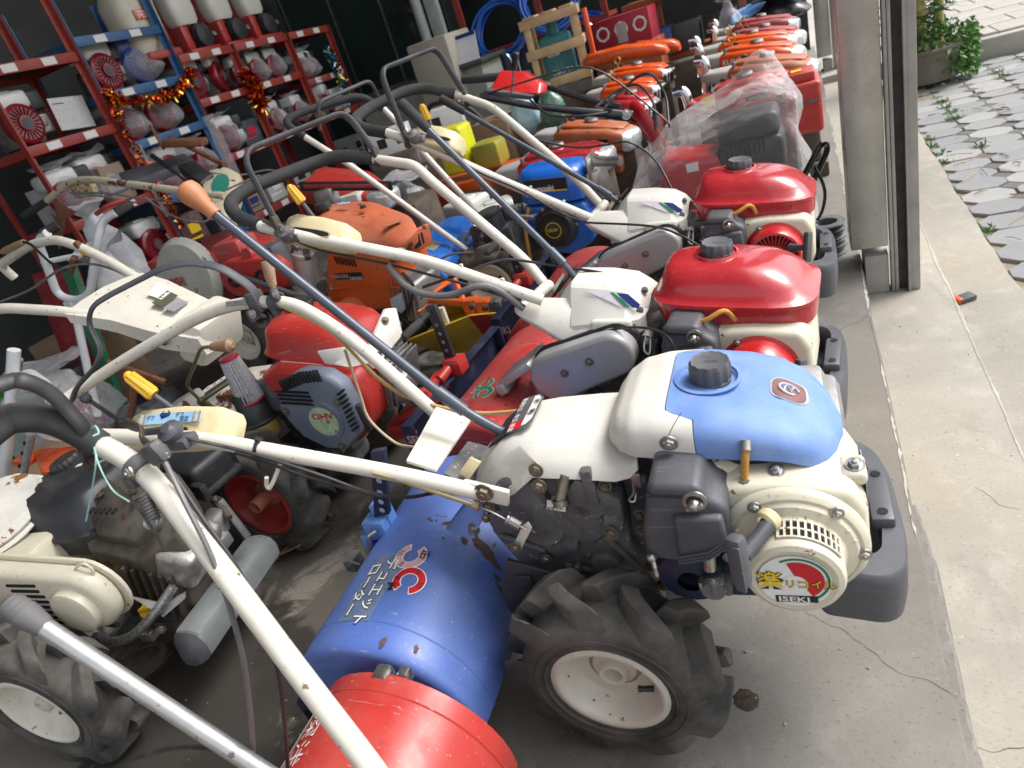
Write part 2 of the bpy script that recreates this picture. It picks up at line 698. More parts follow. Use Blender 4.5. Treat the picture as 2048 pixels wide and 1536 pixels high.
dmesh = paver_mesh(M_dia, .052, .052, 0, 'diamond_paver')
rp = random.Random(3)
for i in range(10):
    for j in range(28):
        x = .78 + i * PX
        y = 2.2 + j * PY
        if x + .05 * rp.random() < .74 or y > 7.05:
            continue
        if x < .85 and rp.random() < .03:
            continue
        o = bpy.data.objects.new('paver', pmesh[rp.randrange(3)])
        C.objects.link(o)
        o.parent = yard
        o.location = (x + rp.uniform(-.004, .004), y + rp.uniform(-.004, .004), -.192 + rp.uniform(-.004, .005))
        o.rotation_euler = (rp.uniform(-.02, .02), rp.uniform(-.02, .02), rp.uniform(-.03, .03))
        if x < 1.6 or y > 4:
            d = bpy.data.objects.new('diamond_paver', dmesh)
            C.objects.link(d)
            d.parent = yard
            d.location = (x + PX / 2, y + PY / 2, -.196 + rp.uniform(-.004, .003))
            d.rotation_euler = (0, 0, rp.uniform(-.05, .05))
# far pavement behind a kerb
M_kerb = concrete('kerb concrete', (.42, .40, .36), .7, .5, .4, .85)
b = MB()
rk = random.Random(5)
kerb = thing('kerb', 'weathered concrete kerb edging the pavement beyond the paved yard', 'kerb', (0, 0, 0))
for i in range(12):
    b = MB()
    b.box((.95 + i * .62, 7.2 - i * .0, -.13), (.612, .12, .2), bev=.012)
    b.part('kerb_stone', M_kerb, kerb)
b = MB()
b.box((9, 12.3, -.2), (22, 10, .32))
pav2 = struct(b.part('pavement', concrete('pavement flags', (.44, .42, .39), .75, .5, .4, .85, crack=2.2), None, 0))
slab_me = MB().box((0, 0, 0), (.392, .392, .03), bev=.006, seg=1).mesh('paving_flag', concrete('paving flag', (.43, .41, .38), .75, .5, .4, .85), 30)
for i in range(6):
    for j in range(8):
        o = bpy.data.objects.new('paving_flag', slab_me)
        C.objects.link(o)
        o.parent = pav2
        o.location = (.9 + i * .4 + .2 * (j % 2), 7.47 + j * .4, -.028 + rk.uniform(-.002, .002))

# building shell; the roof slab is unseen, its height shaped to let sky light in
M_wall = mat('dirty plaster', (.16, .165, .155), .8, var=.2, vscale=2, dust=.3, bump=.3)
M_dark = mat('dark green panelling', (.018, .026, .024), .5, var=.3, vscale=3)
b = MB(); b.box((-5.9, 3, 2.6), (.2, 13, 5.4)); wall_l = struct(b.part('wall_left', mat('grimy dark plaster', (.055, .06, .058), .8, var=.2, vscale=2, bump=.3), None, 0))  # left wall plaster has an evenly darker colour than the roof
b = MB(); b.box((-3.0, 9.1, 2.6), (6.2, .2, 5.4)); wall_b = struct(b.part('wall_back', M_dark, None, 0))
b = MB(); b.box((-2.75, 3.6, 5.2), (6.6, 12, .2)); roof = struct(b.part('unseen_ceiling', M_wall, None, 0))

# grey steel column with a roller shutter guide standing at the floor edge
M_clad = mat('brushed grey cladding', (.42, .42, .40), .28, metal=.55, var=.18, vscale=6, dust=.35, dustcol=(.30, .29, .26), dscale=2.5, streak=.35, bump=.08, bscale=30)
M_chan = mat('galvanised channel', (.36, .36, .36), .38, metal=.6, var=.2, vscale=7, dust=.2, streak=.3)
M_rustln = mat('rust streaked slot', (.055, .05, .05), .6, var=.4, vscale=20, dust=.2, dustcol=(.16, .06, .02))
def column(loc, label, top=3.2):
    t = thing('steel_column', label, 'column', loc)
    b = MB(); b.box((.0, .1, (top + .06) / 2 + .03), (.125, .2, top - .06), bev=.006); b.part('cladding_panel', M_clad, t)
    b = MB(); b.box((.022, .1, -.022), (.08, .19, .155), bev=.003); b.part('base_block', mat('pale base stone', (.36, .355, .33), .6, dust=.3, bump=.2), t)
    b = MB()
    b.box((.074, .02, top / 2 - .05), (.012, .05, top + .1), bev=.002)
    b.box((.087, .0, top / 2 - .05), (.012, .012, top + .1), bev=.002)
    b.part('guide_lip', M_chan, t)
    b = MB(); b.box((.1, .05, top / 2 - .05), (.05, .05, top + .1)); b.part('guide_slot', M_rustln, t)
    b = MB()
    b.box((.128, .015, top / 2 - .05), (.010, .06, top + .1), bev=.002)
    b.box((.146, .0, top / 2 - .05), (.036, .014, top + .1), bev=.003)
    b.box((.159, .04, top / 2 - .05), (.008, .08, top + .1), bev=.002)
    b.part('guide_flange', M_chan, t)
    return t
column((.175, 2.71, 0), 'tall grey metal column with shutter guide on the floor edge, nearest to the camera')
c2 = column((.2, 7.6, 0), 'far grey metal column behind the row of red and orange tractor engines')

# ================================================================ shared materials and machine parts
def plate(b, pts, dv, bev=0., seg=2):
    """flat outline given by 3-D points, thickened by the vector dv"""
    q = bmesh.new()
    f = q.faces.new([q.verts.new(p) for p in pts])
    g = bmesh.ops.extrude_face_region(q, geom=[f])
    bmesh.ops.translate(q, verts=[e for e in g['geom'] if isinstance(e, bmesh.types.BMVert)], vec=Vector(dv))
    bmesh.ops.recalc_face_normals(q, faces=q.faces)
    if bev:
        ed = [e for e in q.edges if len(e.link_faces) == 2 and e.calc_face_angle(0) > .5]
        bmesh.ops.bevel(q, geom=ed, offset=bev, segments=seg, profile=.5, affect='EDGES')
    b._join(q)
    return b

RUST = (.10, .04, .018)
M_white = mat('cream white paint', (.68, .65, .57), .38, var=.06, scratch=.4, dust=.32, dustcol=(.42, .38, .30), chips=.34, chipcol=(.20, .13, .085), cscale=60)
M_white2 = mat('plain white plastic', (.68, .66, .61), .45, var=.07, scratch=.3, dust=.5, dustcol=(.46, .42, .35), dscale=5, bump=.15, bscale=260)
M_cream = mat('cream engine paint', (.62, .58, .46), .36, scratch=.3, var=.06, dust=.3, dustcol=(.45, .40, .28), dscale=6, chips=.35, chipcol=(.2, .13, .08), cscale=40)
M_consl = mat('yellowed cream plastic', (.62, .54, .33), .42, var=.08, dust=.25, dustcol=(.4, .33, .2))
M_bluep = mat('faded blue plastic', (.135, .245, .56), .52, scratch=.35, bump=.12, bscale=180, var=.14, vscale=7, dust=.6, dustcol=(.27, .38, .62), dscale=9)
M_blue = mat('chipped blue paint', (.085, .155, .45), .38, var=.14, scratch=.5, dust=.65, dustcol=(.17, .23, .43), dscale=3, chips=.2, chipcol=(.085, .04, .028), cscale=8)
M_bluec = mat('light blue paint', (.12, .25, .60), .4, dust=.3)
M_bluek = mat('bright blue engine paint', (.012, .12, .50), .3, var=.1, dust=.3, dustcol=(.12, .2, .4), coat=.3)
M_red = mat('glossy red plastic', (.42, .024, .032), .24, scratch=.15, var=.07, dust=.15, dustcol=(.5, .12, .11), dscale=3, coat=.6)
M_redm = mat('dusty red paint', (.40, .03, .03), .42, scratch=.6, var=.12, dust=.55, dustcol=(.36, .13, .11), dscale=4, chips=.3, cscale=22)
M_redh = mat('worn scarlet paint', (.42, .032, .026), .36, scratch=.5, var=.12, dust=.4, dustcol=(.40, .12, .10), chips=.33, cscale=13)
M_rede = mat('red engine paint', (.46, .012, .016), .3, var=.1, dust=.3, dustcol=(.38, .1, .08), coat=.3)
M_orange = mat('orange paint', (.62, .10, .014), .38, var=.1, dust=.4, dustcol=(.46, .2, .1), chips=.25, cscale=30)
M_orang2 = mat('glossy orange plastic', (.68, .085, .01), .3, var=.08, dust=.25, dustcol=(.6, .25, .13), coat=.3)
M_orold = mat('sunburnt orange paint', (.48, .11, .045), .6, var=.2, vscale=5, dust=.5, dustcol=(.33, .16, .10), chips=.55, chipcol=(.07, .04, .03), cscale=16)
M_silver = mat('satin silver paint', (.42, .42, .43), .36, metal=.35, var=.08, dust=.3, dustcol=(.4, .38, .36))
M_alu = mat('cast aluminium', (.40, .40, .40), .5, metal=.85, var=.25, vscale=15, dust=.5, dustcol=(.2, .19, .17), bump=.5, bscale=90)
M_cast = mat('dark oily casting', (.075, .077, .085), .55, metal=.1, var=.35, vscale=11, dust=.7, dustcol=(.22, .21, .19), dscale=14, chips=.5, chipcol=(.36, .35, .33), cscale=95, bump=.6, bscale=80)
M_cast2 = mat('brown grimy iron', (.06, .045, .035), .6, metal=.1, var=.4, vscale=14, dust=.6, dustcol=(.16, .13, .10), dscale=9, chips=.4, cscale=20, bump=.7, bscale=70)
M_black = mat('black plastic', (.020, .021, .024), .48, var=.25, dust=.35, dustcol=(.12, .12, .12), bump=.15, bscale=200)
M_greyp = mat('dark grey plastic', (.068, .071, .083), .5, scratch=.18, var=.15, dust=.4, dustcol=(.16, .16, .165), bump=.2, bscale=300)
M_foam = mat('black foam grip', (.035, .036, .038), .85, var=.2, dust=.3, dustcol=(.11, .11, .105), bump=.4, bscale=300)
M_lever = mat('blue grey lever tube', (.075, .088, .115), .36, metal=.25, var=.12, dust=.25, dustcol=(.2, .21, .22), chips=.3, chipcol=(.12, .08, .06), cscale=26)
M_rubber = mat('dusty tyre rubber', (.030, .029, .028), .78, var=.2, vscale=14, dust=.85, dustcol=(.175, .162, .142), dscale=9, bump=.35, bscale=220)
M_zinc = mat('yellow zinc bolts', (.22, .20, .15), .42, metal=.7, var=.25, vscale=60, dust=.3, dustcol=(.15, .1, .06))
M_steel = mat('bright steel', (.46, .455, .44), .36, metal=.95, var=.15, vscale=40, dust=.2)
M_cable = mat('black cable sheath', (.018, .018, .020), .42, var=.15, dust=.2)
M_gcable = mat('grey cable sheath', (.13, .13, .13), .5, var=.15, dust=.3)
M_hose = mat('amber fuel hose', (.55, .27, .05), .3, var=.2, vscale=25)
M_galv = mat('galvanised steel weight', (.30, .33, .34), .42, metal=.5, var=.2, vscale=7, dust=.45, dustcol=(.22, .22, .20), chips=.25, cscale=25)
M_yell = mat('yellow plastic grip', (.72, .40, .03), .42, var=.1, dust=.2, dustcol=(.4, .25, .06))
M_yelp = mat('yellow plough paint', (.74, .50, .04), .42, var=.1, dust=.35, dustcol=(.4, .32, .12), chips=.3, cscale=20)
M_wood = mat('turned wood grip', (.36, .22, .12), .5, var=.25, vscale=30, streak=.5)
M_rust = mat('rusty iron', (.17, .065, .03), .8, var=.4, vscale=20, dust=.4, dustcol=(.24, .13, .07), bump=.6)
M_tan = mat('tan leather knob', (.50, .19, .085), .5, var=.15, dust=.35, dustcol=(.42, .27, .18), bump=.5, bscale=420)
M_navy = mat('dark navy paint', (.012, .018, .045), .42, var=.2, dust=.3, dustcol=(.1, .1, .11), chips=.3, chipcol=(.2, .2, .2), cscale=25)
M_print_w = mat('white print', (.78, .78, .76), .5, var=.04)
M_print_k = mat('black print', (.012, .012, .012), .5, var=.1)
M_print_r = mat('red print', (.55, .012, .02), .45, var=.06)
M_print_g = mat('green print', (.01, .19, .10), .45, var=.08)
M_print_b = mat('navy print', (.012, .03, .16), .45, var=.08)
M_print_y = mat('yellow print', (.80, .56, .01), .45, var=.06)
M_print_p = mat('pale pink print', (.60, .36, .36), .5, var=.1)
M_print_s = mat('silver print', (.42, .47, .58), .4, metal=.3, var=.1)
M_sky = mat('light blue print', (.32, .56, .78), .5, var=.06)
M_slot_shade = mat('painted opening shade', (.006, .006, .007), .9, var=.2)  # near-black colour stands in for the shade inside slots and holes
M_film = film('clear plastic film', (.85, .85, .9), .14)
M_filmw = film('milky plastic film', (.85, .87, .9), .62, .3)
M_chrome = mat('chrome muffler', (.62, .62, .63), .13, metal=1., var=.08, dust=.15)
M_headl = mat('headlamp glass', (.62, .66, .66), .12, metal=.35, var=.15, vscale=30, coat=.8)

M_rustw = mat('rust stained enamel', (.34, .24, .15), .7, var=.4, vscale=70, dust=.5, dustcol=(.52, .46, .36), dscale=40)
def lug_tyre(parent, c, ax, Ro, Wd, ri, rim_mat, lugs=10, hub=True, dish=.03, hubr=.022, huglen=.03, hubmat=None, valve=True, seed=0, flip=1, text=None):
    """agricultural tyre with chevron lugs on a pressed rim; ax points outwards"""
    u, v, w_ = basis(ax, (0, 0, 1))
    c = Vector(c)
    h = Wd / 2
    Rb = Ro * .80
    b = MB()
    b.lathe([(ri * .95, -h * .72), (ri + .006, -h * .80), (ri + .02, -h * .92), ((ri + Rb) / 2 + .005, -h), (Rb - .012, -h * .96), (Rb - .002, -h * .8), (Rb + .004, 0), (Rb - .002, h * .8), (Rb - .012, h * .96), ((ri + Rb) / 2 + .005, h), (ri + .02, h * .92), (ri + .014, h * .90), (ri + .006, h * .80), (ri * .95, h * .72)], c, w_, 64)
    # raised rings on the sidewall
    for rr in (ri + .024, Rb - .03):
        b.lathe([(rr - .0015, h * .94), (rr, h * .99 + .002), (rr + .0015, h * .94)], c, w_, 64)
    rl = random.Random(seed)
    for side in (-1, 1):
        for k in range(lugs):
            a0 = 2 * PI * (k + (.5 if side > 0 else 0)) / lugs + rl.uniform(-.01, .01)
            rows = []
            n = 8
            for i in range(n + 1):
                t = i / n
                axp = side * (-.10 + 1.09 * t) * h
                an = a0 + flip * (.42 * t ** 1.5)
                rt = Ro - .006 * t
                if t > .86:
                    rt = Ro - .006 - (t - .86) / .14 * (Ro - Rb + .022)
                wt = .015 + .013 * t
                wb = .022 + .019 * t
                base = Rb - .008 - (.02 if t > .9 else 0)
                def P(r_, da, ap=axp, an=an):
                    aa = an + da / Ro
                    return c + w_ * ap + (u * math.cos(aa) + v * math.sin(aa)) * r_
                rows.append([P(base, -wb), P(base + (rt - base) * .45, -wt * 1.25), P(rt - .003, -wt), P(rt, -wt * .7), P(rt, wt * .7), P(rt - .003, wt), P(base + (rt - base) * .45, wt * 1.25), P(base, wb)])
            b.grid(rows, cap=(True, True), wrap=True)
    tyre = b.part('tyre', M_rubber, parent, 40)
    if text:
        for k, (wd, a_, rr, sz) in enumerate(text):
            def fn(x, y, a_=a_, rr=rr):
                an = a_ - x / rr
                return c + w_ * (h * 1.0 + .0035) + (u * math.cos(an) + v * math.sin(an)) * (rr + y)
            lettering(wd, fn, sz, M_rubber, tyre, .006)
    b = MB()
    d = dish
    b.lathe([(ri + .012, h * .86), (ri + .014, h * .93), (ri + .006, h * .98), (ri, h * .95), (ri - .004, h * .86), (ri - .010, h * .86 - d * .8), (ri * .78, h * .86 - d * 1.25), (ri * .70, h * .86 - d * 1.3), (ri * .45, h * .86 - d * 1.35), (0, h * .86 - d * 1.35)], c, w_, 56)
    b.lathe([(ri + .012, -h * .86), (ri + .014, -h * .93), (ri, -h * .95), (ri - .012, -h * .5), (ri * .75, 0), (0, 0)], c, w_, 40)
    rim = b.part('rim', rim_mat, parent, 40)
    if hub:
        b = MB()
        z0 = h * .86 - d * 1.36
        b.lathe([(hubr * 1.7, z0), (hubr * 1.6, z0 + .005), (hubr * 1.08, z0 + .008), (hubr, z0 + huglen), (hubr * .94, z0 + huglen + .002), (hubr * .7, z0 + huglen), (hubr * .66, z0 + huglen - .02), (0, z0 + huglen - .022)], c, w_, 24)
        b.part('hub', hubmat or rim_mat, rim)
        b = MB()
        b.grid([[c + w_ * (z0 + .0008) + (u * math.cos(a) + v * math.sin(a)) * (r_ * (1 + (.16 * noise.noise((math.cos(a) * 2.5 + seed, math.sin(a) * 2.5, r_ * 40)) if r_ > hubr * 1.8 else 0))) for a in (2 * PI * j / 40 for j in range(40))] for r_ in (hubr * 1.45, hubr * 2.0)], wrap=True)
        b.part('hub_rust', M_rustw, rim, 60)
        b = MB()
        for k in range(4):
            an = k * PI / 2 + .5
            b.bolt(c + w_ * z0 + (u * math.cos(an) + v * math.sin(an)) * hubr * 2.3, w_, .006, .005)
        if not valve:
            b.part('wheel_bolt', M_zinc, rim)
        else:
            b.bm.free()
    if valve:
        b = MB()
        p = c + (u * math.cos(-1.9) + v * math.sin(-1.9)) * ri * .8 + w_ * (h * .86 - d * .7)
        q = c + (u * math.cos(-1.9) + v * math.sin(-1.9)) * ri * .52 + w_ * (h * .86 - d * .45)
        b.tube([p, p * .3 + q * .7, q], [.0055, .005, .0065], 10)
        b.part('valve_stem', M_cable, rim)
    return tyre

def tine_hood(parent, prof, v0, v1, material, lip=.03, side=.10, name='tine_cover', seams=()):
    """sheet metal cover over the rotary tines: arc outline [(u, z)] swept across v0..v1 with rounded, closed ends"""
    n = len(prof)
    cu = sum(p[0] for p in prof) / n
    cz = min(p[1] for p in prof)
    def sc(k, v):
        return [(cu + (p[0] - cu) * k, v, cz + (p[1] - cz) * k) for p in prof]
    rows = []
    for k, dv in ((1 - side / .2, .002), (.90, .0), (.955, .003), (.985, .012), (1., lip)):
        rows.append(sc(k, v0 + dv))
    m = 10
    for i in range(1, m):
        rows.append(sc(1, v0 + lip + (v1 - v0 - 2 * lip) * i / m))
    for k, dv in reversed(((1 - side / .2, .002), (.90, .0), (.955, .003), (.985, .012), (1., lip))):
        rows.append(sc(k, v1 - dv))
    b = MB()
    b.sheet(rows, .004)
    for v in seams:
        b.tube([(p[0], v, p[1] - .0006) for p in prof], .0018, 6)
    return b.part(name, material, parent, 50)

def arc_prof(cu, cz, rad, a0, a1, n=20, sq=1.):
    return [(cu + rad * math.cos(R(a0 + (a1 - a0) * i / n)), cz + rad * sq * math.sin(R(a0 + (a1 - a0) * i / n))) for i in range(n + 1)]

def fuel_cap(parent, c, r, h, up=(0, 0, 1), material=None, lobes=12, words=None, name='fuel_cap'):
    u, v, w_ = basis(up, (1, 0, 0))
    c = Vector(c)
    b = MB()
    b.lathe([(r * 1.02, -.006), (r * 1.02, .002), (r * .96, .004)], c, w_, 36)
    rows = []
    for k, z in ((1., .004), (1.02, h * .5), (.99, h * .86), (.92, h)):
        rows.append([c + w_ * z + (u * math.cos(a) + v * math.sin(a)) * r * k * (1 + .035 * math.cos(a * lobes)) for a in (2 * PI * j / 72 for j in range(72))])
    rows.append([c + w_ * (h - .002) + (u * math.cos(a) + v * math.sin(a)) * r * .78 for a in (2 * PI * j / 72 for j in range(72))])
    b.grid(rows, wrap=True, cap=(False, True))
    o = b.part(name, material or M_black, parent)
    for k, (wd, y, sz) in enumerate(words or ()):
        lettering(wd, lambda x, yy: c + w_ * (h + .0012) + u * (x - .31 * sz * len(wd)) + v * (yy + y), sz, M_greyp, o)
    return o

def recoil(parent, c, r, material, ax=(0, -1, 0), fins=True, depth=.05, cen=.45, cenmat=None, grip=None, nfin=40, finmat=None, voidmat=None, name='recoil_starter', cent=True):
    """pull starter cover with radial slots"""
    u, v, w_ = basis(ax, (0, 0, 1))
    c = Vector(c)
    b = MB()
    b.lathe([(r * 1.12, 0), (r * 1.12, .006), (r * 1.02, .01), (r, depth * .75), (r * .93, depth * .96), (r * .86, depth)] + ([(r * cen, depth), (r * cen * .9, depth + .004), (0, depth + .005)] if not fins else [(r * .84, depth * .94), (0, depth * .9)]), c, w_, 48)
    o = b.part(name, material, parent)
    if fins:
        b = MB()
        b.lathe([(r * .83, depth * .955), (r * cen, depth * .955)], c, w_, 48)
        b.part('air_slot', M_slot_shade, o)
        b = MB()
        for k in range(nfin):
            a = 2 * PI * k / nfin
            d = u * math.cos(a) + v * math.sin(a)
            b.box(c + w_ * (depth - .001) + d * r * (.85 + cen) / 2, (r * (.86 - cen), r * .055, .007), ax=d, up=w_)
        b.part('radial_fin', finmat or material, o, 0, 'stuff')
        b = MB()
        b.lathe([(r * cen * 1.03, depth * .9), (r * cen * 1.03, depth + .003), (r * cen * .9, depth + .005), (0, depth + .006)], c, w_, 32)
        b.part('centre_cap', cenmat or material, o)
    b = MB()
    for k in range(3):
        a = 2 * PI * k / 3 + .45
        b.bolt(c + w_ * .008 + (u * math.cos(a) + v * math.sin(a)) * r * 1.07, w_, .0062, .006)
    b.part('cover_bolt', M_steel, o)
    if grip:
        g, e = Vector(grip[0]), Vector(grip[1])
        b = MB()
        b.tube([e, e * .5 + g * .5, g], [.012, .009, .008], 10)
        d = (g - e).normalized()
        b.box(g + d * .006, (.018, .022, .085), ax=d, up=grip[2] if len(grip) > 2 else (0, 0, 1), bev=.006)
        b.part('pull_handle', M_greyp, o)
    return o

def cable(b, pts, r=.0035, seg=7):
    b.tube(curve_path(pts, 7), r, seg)
    return b

def tie(b, p, ax, r):
    u, v, w_ = basis(ax)
    b.lathe([(r + .001, -.003), (r + .003, -.003), (r + .003, .003), (r + .001, .003)], p, w_, 14)
    b.box(Vector(p) + u * (r + .003), (.008, .007, .007))
    return b

# ================================================================ the blue rotary tiller in front
T1 = thing('rotary_tiller', 'rotary tiller with blue and white tank, cream engine and blue tine cover, in front', 'tiller', (-0.383, 0.93, 0), 1.5 )
def blend(tab, u):
    for i in range(len(tab) - 1):
        a, b = tab[i], tab[i + 1]
        if u <= b[0] or i == len(tab) - 2:
            t = (u - a[0]) / (b[0] - a[0])
            t = max(0, min(1, t))
            t = t * t * (3 - 2 * t) * .5 + t * .5
            return [a[k] + (b[k] - a[k]) * t for k in range(1, len(a))]
# tank shell: u, half width, bottom, top
TK = [(.044, .040, .584, .592), (.054, .078, .584, .614), (.074, .104, .584, .632), (.10, .120, .584, .643), (.14, .127, .584, .647), (.20, .131, .582, .642), (.26, .130, .575, .630), (.31, .126, .566, .614), (.345, .115, .546, .595), (.372, .094, .526, .571), (.388, .062, .523, .552), (.395, .02, .527, .541)]
def tank_ring(th, u, k=1.):
    w_, zb, zt = blend(TK, u)
    x, y = math.cos(th), math.sin(th)
    p = 5.0
    vv = w_ * k * math.copysign(abs(x) ** (2 / p), x)
    zz = zb + (zt - zb) * abs(y) ** (2 / 3.2) * (k if y > 0 else 1)
    return (u, vv, zz)
def tank_part(lo, hi, name, material, k=1., n=16, m=40):
    b = MB()
    rows = []
    for i in range(n + 1):
        t = i / n
        rows.append([tank_ring(PI * j / m, lo(PI * j / m) + (hi(PI * j / m) - lo(PI * j / m)) * t, k) for j in range(m + 1)])
    b.sheet(rows, .004)
    return b.part(name, material, T1, 60)
def seam(th):
    s = min(1., max(0., math.sin(th) - .80) / .14)
    return .194 - .042 * (s * s * (3 - 2 * s))
wt = tank_part(lambda t: .044, lambda t: seam(t) - .0008, 'rear_tank_shell', M_white2, 1.012)
bt = tank_part(lambda t: seam(t) + .0008, lambda t: .394, 'fuel_tank', M_bluep)
b = MB()
b.loft([ring((u, .0, z), (0, 1, 0), (0, 0, 1), a, c, 24, 3.) for u, z, a, c in ((.10, .575, .09, .012), (.12, .572, .112, .03), (.22, .564, .118, .034), (.30, .55, .108, .03), (.345, .535, .07, .016))])
b.part('tank_base', M_navy, T1)
fuel_cap(T1, (.213, 0, .639), .031, .034, (.09, 0, 1), M_greyp, 12, [('燃料', -.004, .011), ('FUEL', .010, .008)])
b = MB(); b.lathe([(.050, .0), (.052, .004), (.046, .005), (.044, .001)], (.209, 0, .6395), (.09, 0, 1), 40); b.part('filler_ring', M_bluep, bt)
def on_tank(x, y):
    w_, zb, zt = blend(TK, x)
    zz = zb + (zt - zb) * max(0, 1 - abs(y / w_) ** 5.0) ** (1 / 3.2) if abs(y) < w_ else zb
    return Vector((x, y, zz))
def tank_decal(cx, cy, a, b_, name, material, lift, parent, p=3.2, n=28):
    q = MB()
    rows = [[on_tank(cx + (P[0] - cx) * k, cy + (P[1] - cy) * k) + Vector((0, 0, lift)) for P in ring((cx, cy, 0), (1, 0, 0), (0, 1, 0), a, b_, n, p)] for k in (1, .66, .33, .01)]
    q.grid(rows, wrap=True)
    return q.part(name, material, parent, 60)
tank_decal(.325, -.004, .026, .030, 'emblem_border', M_print_s, .0012, bt)
em = tank_decal(.325, -.004, .0235, .0275, 'emblem', mat('dull brown badge', (.16, .045, .04), .4, dust=.4), .002, bt)
b = MB(); b.tube([on_tank(.325 + .013 * math.cos(a), -.004 + .013 * math.sin(a)) + Vector((0, 0, .003)) for a in [i * .25 for i in range(22)]], .0022, 6)
b.tube([on_tank(.318 + .014 * i / 6, -.012 + .018 * abs(math.sin(i * .8))) + Vector((0, 0, .003)) for i in range(7)], .002, 6)
b.part('badge_mark', M_print_s, em)
b = MB(); b.bolt((0.159, -0.135, 0.617), (0, -1, -.1), .0095, .007); b.part('tank_bolt', M_steel, wt)
# crack in the white shell
b = MB(); b.tube([(0.162, -0.137, 0.633), (0.172, -0.136, 0.649), (0.18, -0.135, 0.66), (0.185, -0.132, 0.666)], .0006, 4); b.part('hairline_crack', M_print_k, wt)
# fuel outlet and hoses
b = MB(); b.tube(arc_path([(0.265, -0.125, 0.603), (0.262, -0.14, 0.588), (0.255, -0.145, 0.544)], .02), .0058, 10); b.part('fuel_hose', M_hose, T1)
b = MB(); b.tube([(0.265, -0.127, 0.607), (0.264, -0.137, 0.597)], .0085, 12)
b.new().lathe([(.0075, 0), (.0095, .002), (.0075, .006)], (0.256, -0.146, 0.55), (0, 0, -1), 12)
b.part('hose_clamp', M_steel, T1)
b = MB()
b.tube([(0.256, -0.147, 0.553), (0.256, -0.15, 0.537), (0.263, -0.152, 0.527)], .009, 8)
b.tube(curve_path([(0.229, -0.15, 0.519), (0.248, -0.152, 0.531), (0.271, -0.15, 0.525), (0.292, -0.14, 0.529), (0.3, -0.11, 0.534), (0.3, -0.08, 0.529)], 6), .0075, 10)
b.part('vent_hose', M_gcable, T1)

# gear cover behind the tank
b = MB()
sec = []
for u, zt, zl, wl, wr in ((-.235, .515, .478, .062, .050), (-.20, .545, .490, .085, .075), (-.16, .575, .505, .10, .095), (-.13, .586, .520, .105, .10), (-.08, .588, .560, .112, .105), (0., .585, .556, .116, .11), (.06, .582, .550, .118, .11), (.085, .584, .556, .118, .11), (.10, .585, .57, .116, .11)):
    sec.append([(u, -wl - .012, zl - .006), (u, -wl - .004, zl + .008), (u, -wl + .012, zl + (zt - zl) * .55), (u, -wl + .035, zt - .006), (u, -wl + .055, zt), (u, 0, zt + .003), (u, wr - .04, zt), (u, wr - .015, zt - .012), (u, wr, zl), ])
b.sheet(sec, .003)
cov = b.part('gear_cover', M_white2, T1, 40)
b = MB()
plate(b, [(-0.174, -0.075, 0.548), (-0.13, -0.118, 0.519), (-0.065, -0.116, 0.574), (-0.102, -0.09, 0.593)], (0, .003, .002))
b.part('torn_flap', M_white2, cov)
b = MB()
p1, p2, p3, p4 = Vector((-.185, .05, .559)), Vector((-.135, .068, .588)), Vector((-.14, -.04, .589)), Vector((-.19, -.04, .560))
plate(b, [p1, p2, p3, p4], (0, 0, .003))
slot = b.part('gate_slot', M_slot_shade, cov)
b = MB()
def gp(s, t, h=.0045):
    a = Vector((-.145 + .05 * s, .068 - .11 * t, 0)); a.z = .5875 + .012 * s + h - .004 * abs(t - .4); return a
pts = [gp(.0, 0), gp(.75, 0), gp(1, .15), gp(1, .85), gp(.75, 1), gp(.0, 1)]
plate(b, pts, (0, 0, .002))
gate = b.part('gear_plate', mat('grey gear plate', (.10, .10, .11), .45, dust=.3), cov)
b = MB(); plate(b, [gp(.58, .06, .007), gp(.74, .06, .007), gp(.93, .18, .007), gp(.93, .80, .007), gp(.74, .92, .007), gp(.58, .92, .007)], (0, 0, .0006)); b.part('white_field', M_print_w, gate)
b = MB(); plate(b, [gp(.02, .76, .007), gp(.56, .76, .007), gp(.56, .97, .007), gp(.02, .97, .007)], (0, 0, .0006)); b.part('red_field', M_print_r, gate)
for wd, s, t, sz, mm in (('移', .66, .22, .017, M_print_k), ('動', .66, .52, .017, M_print_k), ('高速', .1, .04, .012, M_print_w), ('中立', .1, .25, .012, M_print_w), ('中立', .1, .55, .012, M_print_w), ('後進', .1, .80, .012, M_print_w)):
    lettering(wd, lambda x, y, s=s, t=t: gp(s + y / .05, t + x / .11, .0085), sz, mm, gate, .008)
b = MB(); b.bolt((-0.071, -0.12, 0.567), (0, -1, .2), .009, .007); b.part('cover_bolt', M_zinc, cov)

# engine
b = MB()
plate(b, [(.185, -.165, .555), (.30, -.165, .552), (.395, -.165, .538), (.412, -.165, .50), (.412, -.165, .42), (.385, -.165, .375), (.33, -.165, .352), (.26, -.165, .36), (.215, -.165, .40), (.19, -.165, .47)], (0, .17, 0), .014, 3)
b.ball((.20, -.09, .545), .045, 16, 10, (1.3, 1.2, .7))
shroud = b.part('fan_shroud', M_cream, T1, 50)
b = MB(); b.box((.398, -.105, .53), (.036, .05, .022), bev=.008, seg=3); b.part('shroud_ear', M_cream, shroud)
b = MB(); b.bolt((.402, -.11, .543), (0, -.2, 1), .009, .008); b.bolt((.30, -.13, .553), (0, -.3, 1), .008, .007); b.part('shroud_bolt', M_steel, shroud)
b = MB(); plate(b, [(.4135, -.12, .52), (.4135, -.12, .455), (.4135, -.045, .455), (.4135, -.045, .52)], (.001, 0, 0)); b.part('data_label', M_print_s, shroud)
RC = Vector((.311, -.165, .452))
b = MB()
b.lathe([(.101, 0), (.101, .006), (.097, .012), (.092, .016), (.088, .016)], RC, (0, -1, 0), 56)
